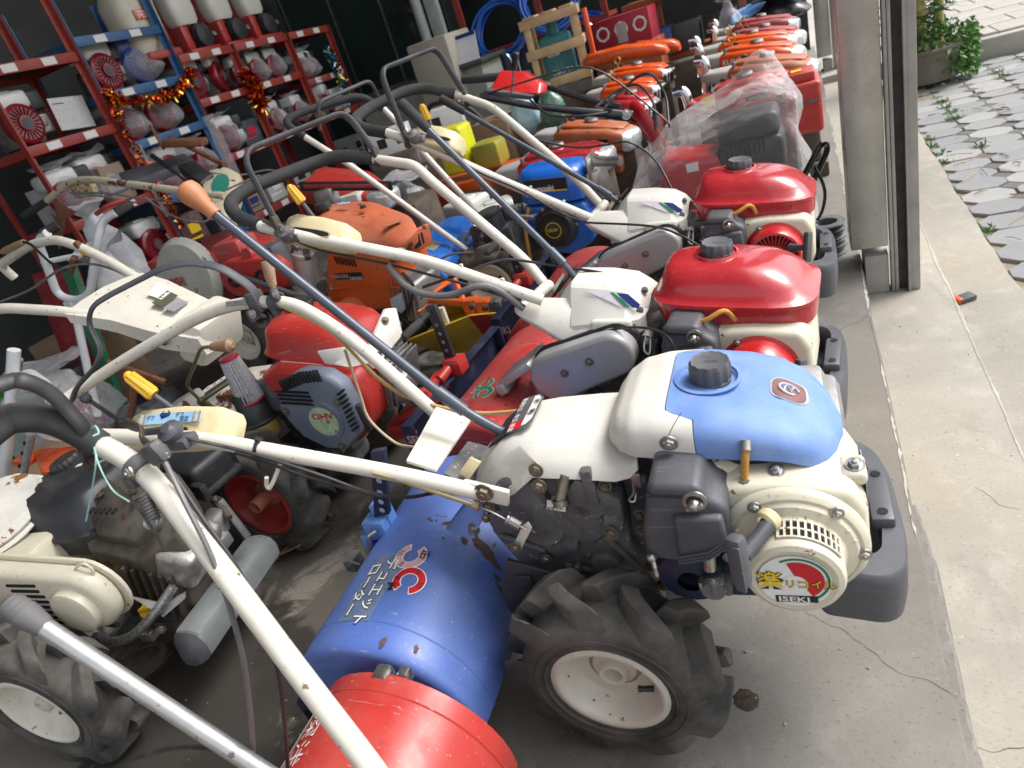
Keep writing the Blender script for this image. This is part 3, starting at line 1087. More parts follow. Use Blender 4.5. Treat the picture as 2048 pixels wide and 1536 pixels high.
b.lathe([(.090, .012), (.083, .022), (.070, .026), (.0655, .034), (.0655, .068), (.062, .074), (.055, .077), (.048, .0755), (0, .0755)], RC, (0, -1, 0), 56)
rec = b.part('recoil_cover', M_cream, shroud)
# slotted window on the drum's upper right
b = MB(); b.lathe([(.0668, .030), (.0668, .062)], RC, (0, -1, 0), 30, (0, 0, 1), -R(62), R(12)); b.part('vent_window', M_slot_shade, rec, 0)
b = MB()
for k in range(11):
    a = -R(62) + R(74) * k / 10
    d = Vector((-math.sin(a), 0, math.cos(a)))
    b.box(RC + Vector((0, -.046, 0)) + d * .068, (.003, .034, .0025), ax=Vector((d.z, 0, -d.x)), up=d)
for h in (.031, .0465, .062):
    b.lathe([(.067, h - .0012), (.0692, h - .0012), (.0692, h + .0012), (.067, h + .0012)], RC, (0, -1, 0), 24, (0, 0, 1), -R(62), R(12))
b.part('vent_bar', M_cream, rec, 0, 'stuff')
b = MB()
for a in (28, -42, -95, 100, 165, -160):
    b.bolt(RC + Vector((-math.sin(R(a)) * .091, -.017, math.cos(R(a)) * .091)), (0, -1, 0), .0068, .007)
b.part('cover_bolt', M_steel, rec)
b = MB()
for a in (-10, -30, -62, -75, 60, 130): b.new().lathe([(.003, .0), (.003, .002), (0, .003)], RC + Vector((-math.sin(R(a)) * .082, -.022, math.cos(R(a)) * .082)), (0, -1, 0), 10)
b.part('rivet', M_cream, rec)
# round sticker
SC = RC + Vector((.0, -.0765, 0))
def disc(c, r, mt, name, parent, y=0., a0=0., a1=360., r0=0.):
    b = MB()
    b.lathe([(r, y), (max(r0, 1e-4), y)], c, (0, -1, 0), 40, (0, 0, 1), R(a0), R(a1))
    return b.part(name, mt, parent, 0)
st = disc(SC, .047, M_print_w, 'sticker', rec, .0008)
disc(SC + V(.004, 0, .002), .041, M_print_g, 'green_arc', st, .0012, -150, 30, .037)
disc(SC + V(.004, 0, .002), .034, M_print_r, 'red_swirl', st, .0013, -150, 20, .0)
disc(SC + V(.0, 0, -.006), .017, M_print_w, 'swirl_gap', st, .0016)
fs = lambda dx, dz: plane_fn(SC + V(dx, -.002, dz), (1, 0, -.03), (0, 0, 1))
lettering('楽', fs(-.048, -.010), .034, M_print_k, st, .05)
lettering('楽', lambda x, y: SC + V(-.0475 + x, -.0026, -.0095 + y), .034, M_print_y, st, .012)
lettering('リコイル', fs(-.014, -.010), .0165, M_print_k, st, .05)
lettering('リコイル', lambda x, y: SC + V(-.0138 + x, -.0026, -.0098 + y), .0165, M_print_y, st, .01)
b = MB(); b.box(SC + V(0, -.0011, -.0335), (.054, .001, .0125)); b.part('name_panel', M_print_k, st, 0)
lettering('ISEKI', fs(-.024, -.0375), .0135, M_print_w, st, .02, sx=1.45)
# pull handle
b = MB()
b.box((.248, -.268, .515), (.024, .022, .078), ax=(1, -.5, .1), up=(.1, .1, 1), bev=.007)
b.box((.247, -.2805, .512), (.015, .004, .07), ax=(1, -.5, .1), up=(.1, .1, 1), bev=.002)
b.part('pull_handle', M_greyp, rec)
b = MB(); b.tube([(.254, -.256, .515), (.278, -.225, .525), (.29, -.205, .528)], [.0105, .0105, .013], 14); b.part('rope_guide', M_greyp, rec)
b = MB(); b.lathe([(.0135, 0), (.0175, .006), (.0165, .014), (.012, .018)], (.292, -.198, .53), (-.6, -.8, -.1), 20); b.part('guide_collar', M_consl, rec)
# air cleaner
b = MB()
plate(b, [(.138, -.22, .620), (.208, -.22, .612), (.214, -.22, .590), (.240, -.22, .574), (.236, -.22, .512), (.222, -.22, .487), (.150, -.22, .468), (.108, -.22, .474), (.112, -.22, .53)], (0, .11, 0), .011, 3)
ac = b.part('air_cleaner', M_greyp, T1, 50)
ac.location = (-.004, .012, -.02)
b = MB()
plate(b, [(.166, -.2335, .568), (.232, -.2335, .566), (.233, -.2335, .515), (.218, -.2335, .492), (.160, -.2335, .478)], (0, .02, 0), .006, 2)
for k in range(3): b.tube([(.160 + k * .001, -.236, .484 + k * .006), (.205, -.236, .494 + k * .006), (.232, -.232, .513 + k * .006)], .0022, 6)
b.part('raised_panel', M_greyp, ac, 50)
b = MB(); plate(b, [(.134, -.2225, .604), (.212, -.2225, .596), (.213, -.2225, .592), (.133, -.2225, .600)], (0, .1, 0)); b.part('lid_edge', M_black, ac)
b = MB(); b.ball((.199, -.232, .590), .009, 10, 6); b.box((.199, -.235, .590), (.026, .006, .008), ax=(1, 0, .3), bev=.002); b.lathe([(.017, 0), (.017, .003), (.012, .004)], (.199, -.221, .590), (0, -1, 0), 20); q = b.new(); q.tube([(.118, -.222, .482), (.122, -.234, .472), (.122, -.234, .456)], .0035, 8); q.ball((.118, -.225, .484), .008, 10, 6); b.part('wing_nut', M_steel, ac)
# fuel cock and carburettor
b = MB()
b.tube([(0.196, -0.19, 0.463), (0.193, -0.2, 0.427)], .009, 10)
b.lathe([(.014, 0), (.014, .012), (.009, .016)], (0.192, -0.2, 0.416), (0, 0, -1), 6)
b.box((0.193, -0.2, 0.4), (.04, .025, .022), bev=.004)
b.part('fuel_cock', M_steel, T1)
b = MB(); b.lathe([(.017, 0), (.017, .012), (0, .014)], (0.196, -0.212, 0.406), (0, -1, 0), 16); b.box((0.199, -0.226, 0.418), (.009, .008, .03), bev=.003); b.box((0.214, -0.2, 0.396), (.012, .02, .03), bev=.004); b.part('cock_lever', M_cast, T1)
b = MB(); b.box((.15, -.10, .42), (.11, .1, .09), bev=.01); b.box((.215, -.09, .37), (.2, .12, .12), bev=.015); b.lathe([(.05, 0), (.05, .03), (.02, .04)], (.16, -.16, .40), (0, -1, 0), 20); b.part('crankcase', M_navy, T1)
b = MB(); b.box((.30, .08, .44), (.2, .16, .2), bev=.02); b.box((.31, .13, .50), (.14, .1, .1), bev=.02)
for k in range(6): b.box((.30, .175, .37 + k * .026), (.17, .02, .008))
b.part('cylinder_block', M_alu, T1)
b = MB(); b.box((.12, .1, .46), (.16, .12, .1), bev=.02); b.part('muffler', M_cast2, T1)

# front bumper: moulded tub with a thick rim and bolt pad
b = MB()
out = [(.365, .165), (.415, .165), (.447, .13), (.462, .06), (.466, -.08), (.457, -.155), (.43, -.18), (.335, -.175), (.325, -.15)]
inn = [(.372, .13), (.405, .135), (.425, .11), (.432, .05), (.435, -.06), (.428, -.115), (.412, -.13), (.35, -.13), (.35, -.10)]
def rr(poly, z, k=1.):
    P = arc_path([(p[0], p[1], 0) for p in poly], .025, 3, True)
    cx = sum(p.x for p in P) / len(P); cy = sum(p.y for p in P) / len(P)
    return [(cx + (p.x - cx) * k, cy + (p.y - cy) * k, z - .10 * (p.x - .42)) for p in P]
b.grid([rr(out, .27, .72), rr(out, .285, .9), rr(out, .335, .99), rr(out, .375, 1.0), rr(out, .388, .985), rr(out, .392, .955), rr(inn, .392, 1.03), rr(inn, .386, 1.), rr(inn, .33, .96)], wrap=True, cap=(True, True))
bump = b.part('front_bumper', M_greyp, T1, 40)
b = MB(); b.box((.437, -.01, .394), (.034, .125, .026), bev=.007, up=(.1, 0, 1)); pad = b.part('bolt_pad', M_greyp, bump)
b = MB()
for y in (.035, -.055): b.new().lathe([(.0075, 0), (.0, .0)], (.438, y, .4085), (.1, 0, 1), 16)
b.part('bolt_hole', M_slot_shade, pad, 0)
b = MB(); b.box((.35, 0, .34), (.12, .05, .03), bev=.005); b.part('bumper_arm', M_navy, bump)

# gearbox
b = MB()
b.box((-.03, .0, .36), (.26, .13, .3), bev=.03)
b.box((-.13, .0, .44), (.14, .16, .14), bev=.03)
b.box((.07, .0, .34), (.14, .12, .1), bev=.03)
b.box((0, 0, .2), (.11, .16, .14), bev=.03)
gb = b.part('gearbox', M_cast, T1)
b = MB()
plate(b, [(-0.216, -0.09, 0.469), (-0.161, -0.09, 0.496), (-0.073, -0.09, 0.532), (0.052, -0.09, 0.521), (0.051, -0.09, 0.439), (0.042, -0.09, 0.369), (0.068, -0.09, 0.284), (0.076, -0.09, 0.233), (-0.035, -0.09, 0.241), (-0.106, -0.09, 0.278), (-0.175, -0.09, 0.289), (-0.202, -0.09, 0.355), (-0.218, -0.09, 0.4)], (0, .05, 0), .006)
side = b.part('gear_case', M_cast, gb)
b = MB()
for px in ((-0.108, -0.09, 0.43), (-0.029, -0.09, 0.44), (-0.129, -0.09, 0.489)):
    b.new().lathe([(.052, 0), (.050, .014), (.043, .02), (.03, .019), (0, .021)], px, (0, -1, 0), 28)
b.lathe([(.055, 0), (.05, .05), (.04, .07), (.02, .075)], (.01, -.09, .22), (0, -1, 0), 28)
b.part('bearing_boss', M_cast, side)
b = MB(); plate(b, [(-0.031, -0.125, 0.521), (-0.007, -0.125, 0.547), (0.058, -0.125, 0.502), (0.056, -0.125, 0.454), (0.036, -0.125, 0.46), (-0.029, -0.125, 0.494)], (0, .035, 0), .004)
b.box((0.014, -0.12, 0.531), (.02, .02, .07), up=(.3, 0, 1), bev=.004)
plate(b, [(0.024, -0.13, 0.476), (0.058, -0.13, 0.459), (0.04, -0.13, 0.414), (0.009, -0.13, 0.414)], (0, .03, 0), .006)
b.part('lever_bracket', M_cast, side)
b = MB(); b.tube([(-0.022, -0.12, 0.554), (-0.037, -0.14, 0.518)], .009, 12); b.lathe([(.012, 0), (.012, .01), (0, .012)], (-0.037, -0.14, 0.518), (0, -.5, -1), 12); b.part('pin', M_zinc, side)
b = MB()
for px, r_ in (((-0.07, -0.13, 0.541), .0095), ((0.033, -0.14, 0.445), .0095), ((-0.051, -0.12, 0.501), .008), ((0.037, -0.115, 0.526), .008), ((-0.123, -0.1, 0.344), .009), ((-0.171, -0.11, 0.324), .009), ((-0.066, -0.1, 0.326), .007), ((0.072, -0.1, 0.414), .008), ((0.076, -0.1, 0.45), .007), ((0.068, -0.09, 0.321), .008), ((0.081, -0.09, 0.274), .009), ((-0.241, -0.11, 0.428), .009), ((-0.211, -0.1, 0.447), .007)):
    b.bolt(px, (0, -1, .1), r_, .009)
b.part('case_bolt', M_zinc, side)
b = MB(); plate(b, [(-0.071, -0.118, 0.5), (-0.039, -0.118, 0.493), (-0.045, -0.118, 0.473), (-0.078, -0.118, 0.48)], (0, .001, 0)); lab = b.part('oil_label', M_print_w, side, 0)
lettering('オイル', plane_fn((-0.056, -0.119, 0.493), (1, 0, -.05), (0, 0, 1)), .008, M_print_k, lab)
lettering('80', plane_fn((-0.056, -0.119, 0.487), (1, 0, -.05), (0, 0, 1)), .007, M_print_k, lab)
lettering('容量 5.20', plane_fn((-0.076, -0.119, 0.48), (1, 0, -.05), (0, 0, 1)), .007, M_print_k, lab)
b = MB(); plate(b, [(-0.173, -0.15, 0.39), (-0.131, -0.15, 0.373), (-0.088, -0.15, 0.355), (-0.116, -0.16, 0.282), (-0.195, -0.17, 0.275), (-0.198, -0.17, 0.321)], (0, .008, 0), .002); mud = b.part('mud_plate', M_black, gb)
b = MB(); b.box((-0.148, -0.158, 0.343), (.032, .006, .036), up=(-.2, 0, 1), bev=.003); b.part('plate_boss', M_black, mud)
b = MB(); plate(b, [(-0.311, -0.1, 0.417), (-0.267, -0.09, 0.458), (-0.208, -0.09, 0.462), (-0.224, -0.11, 0.438), (-0.243, -0.13, 0.417)], (0, .02, .0), .003); b.part('hood_bracket', M_blue, gb)
b = MB()
for px, r_, h_ in (((-0.18, -0.09, 0.437), .03, .012), ((-0.086, -0.09, 0.387), .038, .01), ((-0.009, -0.09, 0.332), .03, .014), ((0.002, -0.09, 0.474), .026, .02), ((0.028, -0.085, 0.315), .022, .02)):
    b.new().lathe([(r_, 0), (r_ * .95, h_), (r_ * .7, h_ * 1.3), (r_ * .3, h_ * 1.2), (0, h_ * 1.2)], px, (0, -1, 0), 22)
b.part('case_boss', M_cast, side)
b = MB()
for p_, q_ in (((-0.202, -0.095, 0.399), (-0.121, -0.095, 0.361)), ((-0.092, -0.095, 0.323), (0.017, -0.095, 0.3)), ((-0.158, -0.095, 0.471), (-0.056, -0.095, 0.386)), ((-0.004, -0.095, 0.41), (0.048, -0.095, 0.314))):
    b.new().tube([p_, q_], .006, 8)
b.part('case_rib', M_cast, side)
b = MB(); b.tube(curve_path([(0.085, -0.12, 0.533), (0.086, -0.13, 0.521), (0.075, -0.13, 0.506), (0.084, -0.13, 0.504), (0.088, -0.125, 0.517)], 5), .002, 6); b.box((0.088, -0.1, 0.527), (.018, .02, .03), bev=.004); b.part('safety_pin', M_steel, gb)
# clutch spring and arm
b = MB(); plate(b, [(-0.154, -0.15, 0.417), (-0.149, -0.15, 0.409), (-0.136, -0.15, 0.415), (-0.101, -0.15, 0.464), (-0.104, -0.15, 0.478), (-0.116, -0.15, 0.471)], (0, .006, 0), .0015); arm = b.part('clutch_arm', M_white, gb)
b = MB(); b.bolt((-0.14, -0.157, 0.429), (0, -1, 0), .0075, .008); b.part('arm_bolt', M_zinc, arm)
b = MB(); b.spring((-0.137, -0.155, 0.492), (-0.117, -0.155, 0.476), .0085, .0018, 9); b.tube([(-0.117, -0.155, 0.476), (-0.109, -0.155, 0.467)], .002, 6); b.tube(curve_path([(-0.138, -0.155, 0.49), (-0.155, -0.155, 0.505), (-0.186, -0.15, 0.518)], 4), .0018, 6); b.part('spring', M_steel, gb)
b = MB(); b.tube([(-0.186, -0.15, 0.518), (-0.309, -0.16, 0.59), (-0.348, -0.17, 0.616)], .0045, 8); b.lathe([(.009, 0), (.009, .012)], (-0.194, -0.15, 0.522), (1, 0, -.4), 10); b.part('clutch_cable', mat('tan cable sheath', (.30, .24, .12), .5, dust=.3), T1)

# rotary with its cover
HP = arc_prof(-.432, .165, .198, 186, -6, 26, .98)
hood = tine_hood(T1, HP, -.335, .24, M_blue, .035, .085, seams=(-.272,))
b = MB()
for v in [(-.28 + k * .07) for k in range(7)]:
    for j in range(4):
        a = j * PI / 2 + v * 9
        d = Vector((math.cos(a), 0, math.sin(a)))
        e = Vector((-math.sin(a), 0, math.cos(a)))
        c0 = Vector((-.432, v, .175))
        b.tube([c0 + d * .02, c0 + d * .11, c0 + d * .145 + e * .02 + V(0, .02, 0), c0 + d * .155 + e * .05 + V(0, .04, 0)], .007, 6, flat=.45)
b.tube([(-.432, -.32, .175), (-.432, .22, .175)], .02, 12)
b.part('tine_shaft', M_cast2, T1)
b = MB(); b.box((-.640, -.05, .16), (.022, .57, .022), bev=.003); b.box((-.655, -.05, .12), (.006, .56, .09), bev=.002); b.part('rear_bar', M_navy, T1)
LA = .198
def on_hood(s, v, lift=.0018):
    """s = angle in degrees along the cover, v = across"""
    a = R(s)
    return Vector((-.432 + (LA + lift) * math.cos(a), v, .165 + .98 * (LA + lift) * math.sin(a)))
def hood_patch(s0, s1, v0, v1, mt, name, par, lift=.0012, skew=0.):
    b = MB()
    b.grid([[on_hood(s0 + (s1 - s0) * i / 8, v + skew * i / 8, lift) for v in (v0, (v0 + v1) / 2, v1)] for i in range(9)])
    return b.part(name, mt, par, 60)
dec = hood_patch(86, 108, -.275, -.105, mat('brushed blue foil', (.22, .30, .48), .35, metal=.4, var=.2, vscale=25), 'decal', hood, .001)
def hood_text(word, s, v, size, mt, bold, lift):
    lettering(word, lambda x, y: on_hood(s - y / LA * 57.3, v - x, lift), size, mt, dec, bold)
for wd, s, v, sz in (('デュエット', 96, -.118, .034), ('ローター', 106.5, -.130, .034)):
    hood_text(wd, s, v, sz, M_print_k, .045, .002)
    hood_text(wd, s, v, sz, M_print_w, .012, .0026)
def ribbon(sc, vc, r0, r1, a0, a1, mt, name, lift):
    b = MB()
    n = 30
    b.grid([[on_hood(sc - (r_ * math.cos(a)) / LA * 57.3, vc + r_ * math.sin(a) * 1.0, lift) for r_ in (r0, (r0 + r1) / 2, r1)] for a in (R(a0 + (a1 - a0) * i / n) for i in range(n + 1))])
    return b.part(name, mt, dec, 60)
for k, (sc, vc, a0, a1, mt) in enumerate(((83, -.112, -250, 60, M_print_p), (76, -.172, -70, 240, M_print_r))):
    ribbon(sc, vc, .016, .034, a0, a1, M_print_w, 'ring_border', .0016)
    ribbon(sc, vc, .018, .032, a0 + 4, a1 - 4, mt, 'ring_band', .0022)
    for q in (20, 26, 31, 60, 64, 110, 113):
        ribbon(sc, vc, .018, .032, a0 + q * 2.2, a0 + q * 2.2 + 3.5, M_print_k, 'ring_stripe', .0026)
lettering('正', lambda x, y: on_hood(77 - y / LA * 57.3, -.092 - x, .003), .020, M_print_k, dec, .03)
lettering('逆', lambda x, y: on_hood(87 - y / LA * 57.3, -.182 - x, .003), .020, M_print_k, dec, .03)
def rust_patch(sc, vc, a, b_, seed, ang=0.):
    q = MB(); rows = []
    for k in (1., .5, .02):
        row = []
        for j in range(40):
            t = 2 * PI * j / 40; r_ = k * (1 + .45 * noise.noise((math.cos(t) * 2.3 + seed, math.sin(t) * 2.3, seed)) + .3 * noise.noise((math.cos(t) * 7, math.sin(t) * 7 + seed, 1)))
            x, y = a * r_ * math.cos(t), b_ * r_ * math.sin(t); row.append(on_hood(sc + (x * math.sin(ang) + y * math.cos(ang)) / LA * 57.3, vc + x * math.cos(ang) - y * math.sin(ang), .0009))
        rows.append(row)
    q.grid(rows, wrap=True); q.part('rust_patch', M_rustp, hood, 60)
M_rustp = mat('bare rusted metal', (.095, .052, .042), .75, var=.3, vscale=60, bump=.5)
for sc, vc, a, b_, sd, an in ((44, -.035, .034, .013, 1, 1.2), (58, -.035, .012, .007, 2, .5), (34, -.05, .014, .007, 3, 1.2), (53, -.012, .010, .004, 4, 1.), (66, -.012, .006, .004, 5, 0), (30, -.075, .012, .005, 6, 1.4), (40, -.01, .006, .003, 7, 0), (70, -.05, .004, .003, 8, 0), (25, -.09, .02, .004, 9, 1.3), (60, .06, .006, .004, 10, 1), (85, .10, .008, .004, 11, .4), (75, .13, .006, .003, 12, .2), (55, -.3, .008, .004, 13, .3), (72, -.31, .01, .005, 14, 0)):
    rust_patch(sc, vc, a, b_, sd, an)
# depth post in its clamp
b = MB(); plate(b, [(-0.505, 0.02, 0.525), (-0.467, 0.02, 0.529), (-0.516, -0, 0.369), (-0.559, 0, 0.362)], (0, .014, 0), .002); post = b.part('depth_post', M_navy, T1)
b = MB()
for py in ((-0.506, 0.008, 0.458), (-0.515, 0.005, 0.429), (-0.522, 0.002, 0.405), (-0.527, -0.001, 0.384)):
    b.new().lathe([(.007, 0), (.0, .0)], py, (0, -1, 0), 14)
b.part('post_hole', M_print_s, post, 0)
b = MB(); b.box((-0.557, 0, 0.337), (.055, .04, .05), bev=.004, up=(.1, 0, 1)); b.box((-0.546, 0.02, 0.344), (.04, .03, .09), bev=.003); b.box((-0.591, 0, 0.302), (.02, .05, .05), bev=.003); clamp = b.part('post_clamp', M_bluec, T1)
b = MB(); b.tube(arc_path([(-0.542, -0.03, 0.35), (-0.556, -0.04, 0.348), (-0.575, -0.04, 0.303), (-0.58, -0.03, 0.28)], .02), .006, 10); b.part('locking_pin', M_steel, clamp)
b = MB(); b.box((-0.658, -0.02, 0.247), (.03, .04, .035), bev=.004); b.tube([(-0.655, -0.04, 0.251), (-0.626, -0.03, 0.28)], .0035, 8); b.tube([(-0.646, -0.045, 0.273), (-0.617, -0.045, 0.261)], .003, 8); b.part('rear_latch', M_cast, T1)

# wheels
lug_tyre(T1, (-.004, -.205, .198), (0, -1, 0), .2, .118, .089, M_white, 9, seed=1, flip=-1, text=[('4.00-7', -2.6, .112, .018)], dish=.034, hubr=.024, huglen=.02)
lug_tyre(T1, (0, .205, .198), (0, 1, 0), .2, .118, .089, M_white, 9, seed=2, valve=False)
b = MB(); b.tube([(0, -.2, .205), (0, .2, .205)], .018, 12); b.part('axle', M_cast, T1)

# handlebar loop
HB = [(-0.171, -0.13, 0.527), (-0.311, -0.15, 0.595), (-0.514, -0.18, 0.678), (-0.654, -0.2, 0.735), (-0.897, -0.205, 0.763), (-1.11, -0.17, 0.759), (-1.33, -0.06, 0.73), (-1.395, 0.05, 0.72), (-1.205, 0.14, 0.774), (-0.961, 0.2, 0.829), (-0.834, 0.21, 0.839), (-0.695, 0.21, 0.82), (-0.617, 0.2, 0.766), (-0.533, 0.17, 0.705), (-0.373, 0.13, 0.518)]
b = MB(); b.tube(arc_path(HB, .09, 6), .0145, 14); hbar = b.part('handlebar', M_white, T1)
b = MB(); b.box((-0.172, -0.13, 0.531), (.085, .012, .034), ax=(1, 0, -.35), bev=.004); b.part('mount_tab', M_white, hbar)
b = MB(); b.bolt((-0.171, -0.138, 0.538), (0, -1, 0), .0125, .011); b.bolt((-0.179, -0.13, 0.5), (0, -1, 0), .009, .009); b.part('mount_bolt', M_zinc, hbar)
b = MB(); plate(b, [(-0.373, 0.12, 0.564), (-0.301, 0.12, 0.527), (-0.254, -0.125, 0.583), (-0.307, -0.125, 0.606)], (-.002, 0, -.008), .002); b.part('cross_plate', M_white, T1)
b = MB(); plate(b, [(-0.285, 0.05, 0.519), (-0.241, 0.05, 0.501), (-0.238, -0.09, 0.523), (-0.27, -0.09, 0.548)], (0, 0, -.03), .004); b.part('handle_bracket', M_cast, T1)
b = MB(); plate(b, [(-0.244, -0.08, 0.538), (-0.223, -0.06, 0.556), (-0.198, -0.07, 0.551), (-0.223, -0.09, 0.528)], (0, .004, 0), .001); b.part('bent_tab', M_consl, T1)
# safety lever: flat bar
b = MB(); b.tube(arc_path([(-0.774, 0.21, 0.836), (-0.782, 0.21, 0.873), (-0.826, 0.2, 0.933), (-0.892, 0.19, 0.96), (-0.947, 0.17, 0.967), (-1.119, 0.13, 0.94), (-1.159, 0.11, 0.93), (-1.191, 0.1, 0.896), (-1.175, 0.08, 0.828), (-1.203, 0.06, 0.797), (-1.298, 0.05, 0.756), (-1.341, 0.05, 0.724)], .03, 5), .0125, 12, flat=.45, up=(0, 1, .3)); dm = b.part('safety_lever', M_greyp, T1)
b = MB(); b.box((-0.781, 0.205, 0.836), (.03, .036, .05), bev=.006, up=(.2, 0, 1)); b.lathe([(.017, -.012), (.021, -.012), (.021, .012), (.017, .012)], (-0.731, 0.21, 0.825), (1, 0, .1), 16); b.box((-0.716, 0.2, 0.844), (.016, .016, .03), bev=.004); b.box((-0.737, 0.2, 0.807), (.016, .016, .024), bev=.004); b.box((-0.794, 0.19, 0.811), (.012, .03, .03), bev=.004); b.part('lever_bracket', M_greyp, dm)
b = MB(); b.bolt((-0.774, 0.17, 0.82), (0, -1, .2), .007, .006); b.bolt((-0.703, 0.188, 0.85), (0, -1, .2), .006, .006); b.part('bracket_bolt', M_steel, dm)
b = MB(); b.tube([(-0.726, 0.21, 0.847), (-0.719, 0.215, 0.872)], .006, 8); b.tube([(-0.724, 0.215, 0.861), (-0.725, 0.22, 0.879), (-0.719, 0.225, 0.909), (-0.719, 0.226, 0.916)], [.009, .012, .014, .013], 14); b.part('wooden_knob', M_wood, T1)
# gear lever
GL = [(-0.159, 0, 0.561), (-0.178, 0, 0.569), (-0.226, 0.005, 0.604), (-0.271, 0.01, 0.647), (-0.626, 0.05, 1.074)]
b = MB(); b.tube(arc_path(GL, .05), .0095, 14); gl = b.part('gear_lever', M_lever, T1)
b = MB(); b.tube([(-0.283, 0.012, 0.661), (-0.239, 0.007, 0.615)], .0125, 14); b.part('lever_sleeve', M_lever, gl)
k0, k1 = Vector((-0.618, 0.05, 1.062)), Vector((-0.666, 0.056, 1.126))
b = MB(); b.tube([k0 + (k1 - k0) * t for t in (0, .08, .3, .55, .75, .9, .98, 1.0)], [.0125, .0135, .0145, .0205, .0235, .021, .013, .004], 20); b.part('lever_knob', M_tan, gl)
# cream console with its yellow lever
c0, c1 = Vector((-0.883, -0.14, 0.712)), Vector((-0.613, -0.14, 0.705))
con, cs2, cd, cn_, cs_ = None, None, None, None, None
def tilted_console(T, c0, c1, labelled=False, tilt=38):
    """rounded console box whose slotted top leans towards the operator's side"""
    d = (c1 - c0).normalized(); L_ = (c1 - c0).length
    s_ = V(0, math.cos(R(tilt)), math.sin(R(tilt))); n_ = V(0, -math.sin(R(tilt)), math.cos(R(tilt)))
    b = MB(); b.loft([ring(c0 + d * L_ * t + n_ * h * .5, s_, n_, w_, h * .5, 28, 4.5) for t, w_, h in ((-.01, .016, .014), (0, .026, .03), (.05, .034, .045), (.2, .040, .058), (.6, .041, .060), (.9, .037, .05), (.98, .03, .036), (1., .02, .02))]); con = b.part('lever_console', M_consl, T, 50)
    cs = c0 + d * L_ * .5 + n_ * .0605 - s_ * .012
    def oval(a, c_, z, nm, mt, par):
        q = MB(); q.grid([[cs + d * (p.x * k) + s_ * (p.y * k) + n_ * z for p in ring((0, 0, 0), (1, 0, 0), (0, 1, 0), a, c_, 28, 3.)] for k in (1, .02)], wrap=True); return q.part(nm, mt, par, 0)
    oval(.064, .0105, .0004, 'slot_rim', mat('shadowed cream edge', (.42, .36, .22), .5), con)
    oval(.060, .008, .001, 'console_slot', M_slot_shade, con)
    if labelled:
        o_ = cs + s_ * .027
        q = MB(); plate(q, [o_ - d * .078 - s_ * .012, o_ + d * .085 - s_ * .012, o_ + d * .085 + s_ * .008, o_ - d * .078 + s_ * .008], n_ * .0012); lb = q.part('console_label', M_sky, con, 0)
        for e0, e1 in ((-.0775, -.058), (.066, .0845)):
            q = MB(); plate(q, [o_ + d * e0 - s_ * .0115 + n_ * .0013, o_ + d * e1 - s_ * .0115 + n_ * .0013, o_ + d * e1 + s_ * .0075 + n_ * .0013, o_ + d * e0 + s_ * .0075 + n_ * .0013], n_ * .0004); q.part('grey_field', mat('grey label field', (.3, .3, .3), .5), lb, 0)
        for wd, q_, yy, mm in (('旋', -.074, -.001, M_print_w), ('回', -.074, -.011, M_print_w), ('デフ', -.056, -.004, M_print_b), ('⇔', -.024, -.003, M_print_b), ('デフ', .020, -.001, M_print_b), ('固定', .034, -.010, M_print_b), ('直', .070, -.001, M_print_w), ('進', .070, -.011, M_print_w)):
            lettering(wd, lambda x, y, q_=q_, yy=yy: o_ + d * (q_ + x) + s_ * (yy + y) + n_ * .0022, .0115 if wd != '⇔' else .026, mm, lb, .012)
    return con
con = tilted_console(T1, c0, c1, True)
b = MB(); y0, y1 = Vector((-0.748, -0.135, 0.748)), Vector((-0.791, -0.135, 0.801)); b.tube([y0, y1], .005, 10); lv = b.part('console_lever', M_greyp, con)
b = MB(); y2 = Vector((-0.83, -0.135, 0.855)); pts_ = [y1 + (y2 - y1) * t for t in (0, .06, .4, .8, .95, 1)]; b.tube(pts_, [.0125, .0135, .012, .0105, .008, .003], 12)
for k in range(8):
    u_, v_, w_ = basis(y2 - y1)
    dd = (u_ * math.cos(k * PI / 4) + v_ * math.sin(k * PI / 4))
    b.tube([y1 + (y2 - y1) * .06 + dd * .0125, y1 + (y2 - y1) * .85 + dd * .0105], .0022, 6)
b.part('yellow_grip', M_yell, lv)
# throttle lever, cables, hook
b = MB(); tc_ = Vector((-0.682, -0.22, 0.761)); b.lathe([(.021, 0), (.023, .006), (.022, .014), (.012, .018), (.009, .022), (0, .022)], tc_, (.1, -.5, 1), 24); b.tube([tc_ + V(0, -.004, .01), Vector((-0.709, -0.225, 0.774)), Vector((-0.748, -0.225, 0.773))], [.012, .008, .007], 10, flat=.6); b.box(tc_ + V(.012, .0, -.016), (.045, .035, .02), bev=.004); b.part('throttle_lever', M_greyp, T1)
b = MB(); cable(b, [tc_ + V(.03, -.005, -.008), (-0.587, -0.215, 0.723), (-0.533, -0.205, 0.691), (-0.442, -0.19, 0.632), (-0.374, -0.17, 0.572), (-0.313, -0.15, 0.542), (-0.246, -0.12, 0.537)], .0034); cable(b, [(-0.579, -0.21, 0.706), (-0.509, -0.2, 0.66), (-0.45, -0.18, 0.607), (-0.366, -0.16, 0.555), (-0.296, -0.13, 0.53), (-0.244, -0.1, 0.523)], .003); b.part('throttle_cable', M_cable, T1)
b = MB(); tie(b, (-0.55, -0.185, 0.694), Vector((-0.514, -0.18, 0.678)) - Vector((-0.654, -0.2, 0.735)), .0145); b.part('cable_tie', M_cable, T1)
b = MB(); b.tube(arc_path([(-0.507, -0.185, 0.671), (-0.533, -0.21, 0.635), (-0.544, -0.215, 0.625), (-0.545, -0.215, 0.634), (-0.534, -0.215, 0.651)], .01), .004, 8); b.part('cable_hook', M_white, hbar)
